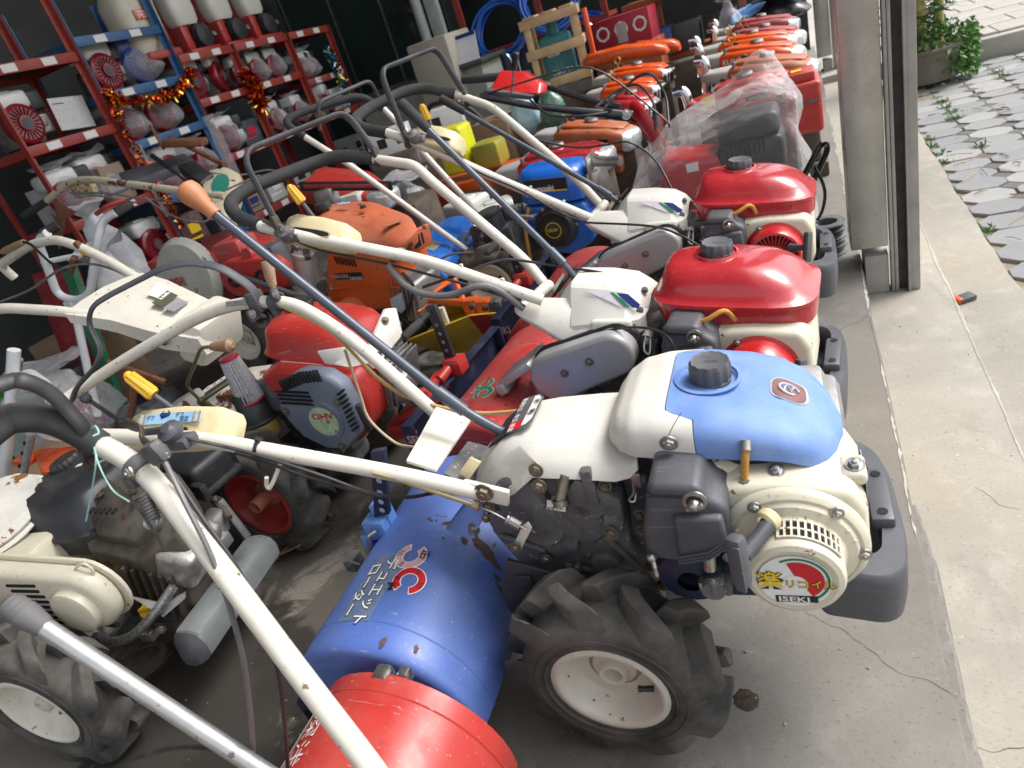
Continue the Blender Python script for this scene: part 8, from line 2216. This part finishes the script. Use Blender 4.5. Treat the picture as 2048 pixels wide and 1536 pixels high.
bag((-3.75, 2.75, .45), (.16, .14, .6), 'pale bag hanging from the left red rack post', 42, M_filmw)
for k, (x, y, z, s_, lb) in enumerate(((-2.55, 5.0, 0, (.42, .34, .5), 'brown carton standing before the counter, left one'), (-2.25, 5.3, 0, (.3, .34, .62), 'tall brown carton standing before the counter'), (-2.0, 4.85, 0, (.34, .3, .3), 'dark brown carton beside the yellow engine'))):
    b = MB(); b.box((x, y, s_[2] / 2), s_, bev=.005); b.box((x, y, s_[2] + .002), (s_[0], .05, .002)); tag(b.part('carton', mat('brown board', (.27, .18, .11), .7, var=.12, dust=.2)), lb, 'carton', 'brown cartons before the counter')
for k, (x, y, lb) in enumerate(((-3.0, 4.9, 'white printed parts box with black logo, left one'), (-2.72, 5.35, 'white printed parts box with black logo, right one'))):
    T = thing('carton', lb, 'carton', (x, y, .62), 20, 'white printed boxes before the racks')
    b = MB(); b.box((0, 0, .09), (.34, .22, .18), bev=.003); wb = b.part('box', M_card, T)
    b = MB(); b.box((-.05, -.1115, .09), (.07, .002, .07)); b.part('logo', M_print_k, wb, 0)
    b = MB(); b.box((.0, 0, -.31), (.4, .3, .62), bev=.01); b.part('pallet_block', M_board, T)
# plastic wrapped red machine and green sack at the left edge
place_engine(1.86, .0, 'bagged red machine on the floor near the left edge', 10, None, 'red engines on the shop floor', 1.2, -3.55)
bag((-3.52, 1.86, 0), (.3, .28, .46), 'crumpled clear bag over the red machine at the left edge', 43)
o = bag((-3.9, 1.75, 0), (.22, .18, .5), 'green printed sack standing at the left edge', 44, mat('green sack', (.02, .22, .03), .5, var=.4, vscale=20)); 

BD = thing_w('display_board', 'red and green painted board leaning in the dark at the left edge', 'board', (-3.55, 2.15, 0))
b = MB(); b.box((-3.55, 2.15, .42), (.34, .03, .84), up=(-.12, .25, 1), bev=.003); bd = b.part('board', mat('dark red board', (.22, .015, .02), .5, var=.15, dust=.3), BD)
b = MB(); b.box((-3.40, 2.13, .42), (.07, .034, .845), up=(-.12, .25, 1)); b.part('green_edge', mat('green board edge', (.01, .14, .06), .5, dust=.3), bd)
b = MB(); b.box((-3.95, 2.4, .22), (.4, .34, .44), bev=.006); tag(b.part('carton', mat('brown board', (.27, .18, .11), .7)), 'brown carton on the floor below the left red rack', 'carton', 'brown cartons on the floor at the left')
b = MB(); b.box((-3.2, 1.5, .09), (.34, .26, .18), bev=.006); tag(b.part('carton', mat('brown board', (.27, .18, .11), .7)), 'low brown carton on the floor behind the white stand', 'carton', 'brown cartons on the floor at the left')

# ================================================================ planter, weeds and litter
M_leaf = [mat('leaf green %d' % k, c_, .5, var=.2) for k, c_ in enumerate(((.06, .16, .03), (.10, .22, .05), (.05, .12, .025)))]
PT = thing('planter', 'round concrete planter with ringed palm stems and leafy weeds, in the yard', 'planter', (.90, 6.75, -.17))
b = MB(); b.lathe([(.2, 0), (.25, .02), (.27, .14), (.28, .235), (.295, .245), (.295, .265), (.275, .27), (.265, .255), (.25, .22), (0, .22)], (0, 0, 0), (0, 0, 1), 40); b.part('bowl', concrete('mossy planter concrete', (.21, .20, .17), .5, .4, .6, .9), PT)
M_stem = mat('ringed yellow green stem', (.34, .30, .10), .5, var=.25, vscale=12)
for k, (x, y, lx, r_) in enumerate(((-.03, -.03, -.03, .045), (.10, .06, .02, .036), (-.12, .08, -.05, .035))):
    b = MB(); pts = [V(x + lx * t, y, .2 + 1.8 * t) for t in [i / 36 for i in range(37)]]
    b.tube(pts, [r_ * (1.35 if i < 2 else 1) * (1.1 if i % 2 else .93) for i in range(37)], 12); b.part('stem', M_stem, PT)
    b = MB()
    for i in range(1, 12): b.lathe([(r_ * 1.02, -.006), (r_ * 1.1, 0), (r_ * 1.02, .006)], pts[i * 3], (lx, 0, 1.8), 12)
    b.part('stem_ring', mat('brown stem ring', (.14, .09, .04), .7), PT, kind='stuff')
def leaf_mass(n, fn, mt, name, parent, size=(.03, .08), wid=.25, seed=1):
    rl = random.Random(seed); b = MB()
    for k in range(n):
        c_, d = fn(rl); L = rl.uniform(*size); d = d.normalized(); s_ = d.cross(V(rl.gauss(0, 1), rl.gauss(0, 1), rl.gauss(0, 1))).normalized() * L * wid; dr = V(0, 0, -L * .25)
        q = [b.bm.verts.new(p) for p in (c_, c_ + d * L * .5 + s_, c_ + d * L + dr, c_ + d * L * .5 - s_)]
        b.bm.faces.new(q)
    return b.part(name, mt, parent, 0, 'stuff')
def pot(rl):
    a = rl.uniform(0, 2 * PI); r_ = .26 * math.sqrt(rl.random()); return V(math.cos(a) * r_, math.sin(a) * r_, .24 + rl.uniform(0, .16)), V(rl.gauss(0, .7), rl.gauss(0, .7), 1)
def spill(rl):
    a = rl.gauss(-.35, .42); r_ = .25 + .10 * rl.random(); return V(math.cos(a) * r_, math.sin(a) * r_, rl.uniform(.02, .36)), V(math.cos(a) + rl.gauss(0, .6), math.sin(a) + rl.gauss(0, .6), rl.gauss(.1, .6))
leaf_mass(420, pot, M_leaf[0], 'leaves', PT, (.03, .09), .22, 2)
leaf_mass(800, spill, M_leaf[1], 'leaves', PT, (.02, .06), .3, 3)
leaf_mass(350, lambda rl: (V(rl.uniform(-.2, .15), rl.uniform(-.15, .15), rl.uniform(.3, .95)), V(rl.gauss(0, 1), rl.gauss(0, 1), .1)), M_leaf[2], 'leaves', PT, (.08, .2), .07, 4)
def tufts(rl):
    for _ in range(40):
        i, j = rl.randrange(8), rl.randrange(24); x, y = .68 + i * PX, 2.3 + j * PY
        if noise.noise((x * 2.1, y * 1.3, 3)) > .12: break
    return V(x + rl.gauss(0, .025), y + rl.gauss(0, .025), -.2), V(rl.gauss(0, .6), rl.gauss(0, .6), 1)
o = leaf_mass(1500, tufts, M_leaf[1], 'weeds', None, (.015, .06), .1, 5); o['label'] = 'tufts of short grass growing in the paver joints'; o['category'] = 'grass'
M_straw = mat('dry straw', (.42, .32, .18), .7, var=.3)
rs = random.Random(12)
b = MB()
for k in range(90):
    x, y = rs.uniform(.62, 1.5), rs.uniform(2.5, 7.0); a = rs.uniform(0, PI); L = rs.uniform(.03, .16)
    b.tube([(x, y, -.183), (x + math.cos(a) * L / 2, y + math.sin(a) * L / 2, -.178), (x + math.cos(a) * L, y + math.sin(a) * L, -.184)], rs.uniform(.001, .0045), 5, flat=.4)
o = b.part('straw_litter', M_straw, None, 40, 'stuff'); o['label'] = 'dry stalks and straw scattered over the pavers'; o['category'] = 'litter'
# grit on floor, step and apron
b = MB()
for k in range(420):
    x = rs.uniform(-1.7, .62); y = rs.uniform(.3, 3.4)
    z = 0 if x < .14 else (-.10 if x < .42 else -.15)
    if .12 < x < .17 or .41 < x < .45: continue
    r_ = rs.uniform(.0008, .0026) * (1.6 if rs.random() < .06 else 1)
    b.ball((x, y, z + r_ * .4), r_, 5, 3, (1, rs.uniform(.6, 1.6), .6))
o = b.part('grit', mat('pale grit', (.30, .28, .25), .9, var=.5, vscale=90), None, 40, 'stuff'); o['label'] = 'scattered grit and crumbs on the concrete'; o['category'] = 'grit'
# dry leaf by the red-rimmed wheel
b = MB(); P = [(-1.62, 1.069, 0.004), (-1.599, 1.127, 0.006), (-1.543, 1.145, 0.02), (-1.496, 1.148, 0.035)]
rows = []
for i, p in enumerate(curve_path(P, 5)):
    t = i / 15; wdt = .045 * math.sin(PI * min(1, .04 + t * .95)) ** .8 + .001; rows.append([Vector(p) + V(.45, .9, 0).normalized() * wdt * q + V(0, 0, .012 * abs(q)) for q in (-1, -.5, 0, .5, 1)])
b.sheet(rows, .0012); tag(b.part('dry_leaf', mat('dry leaf tan', (.45, .27, .17), .6, var=.15, vscale=15), None, 60), 'curled tan dry leaf on the floor beside the red rimmed wheel', 'leaf')
# scrap of orange and grey plastic on the step
b = MB(); b.box((0.475, 2.664, -0.14), (.06, .045, .02), ax=(1, .5, .1), bev=.004); o = b.part('plastic_scrap', M_greyp); tag(o, 'small grey and orange plastic scrap on the pale step', 'scrap')
b = MB(); b.box(Vector((0.449, 2.655, -0.14)), (.02, .046, .022), ax=(1, .5, .1), bev=.004); b.part('orange_end', M_orang2, o)
# heap of soil
b = MB(); b.grid([[Vector((-0.191, 0.818, 0)) + V(math.cos(a) * r_ * (1 + .2 * noise.noise((math.cos(a) * 3, math.sin(a) * 3, 1))), math.sin(a) * r_ * (1 + .2 * noise.noise((math.cos(a) * 3, math.sin(a) * 3, 1))), h_ + .0008 * noise.noise((math.cos(a) * r_ * 300, math.sin(a) * r_ * 300, 2))) for a in (2 * PI * j / 40 for j in range(40))] for r_, h_ in ((.023, .0004), (.02, .0012), (.012, .0018), (.001, .0022))], wrap=True); o = b.part('soil_spot', mat('crumbly brown soil', (.055, .04, .03), .95, var=.5, vscale=120, bump=1., bscale=300)); tag(o, 'small round patch of brown soil on the floor beside the tyre', 'soil')
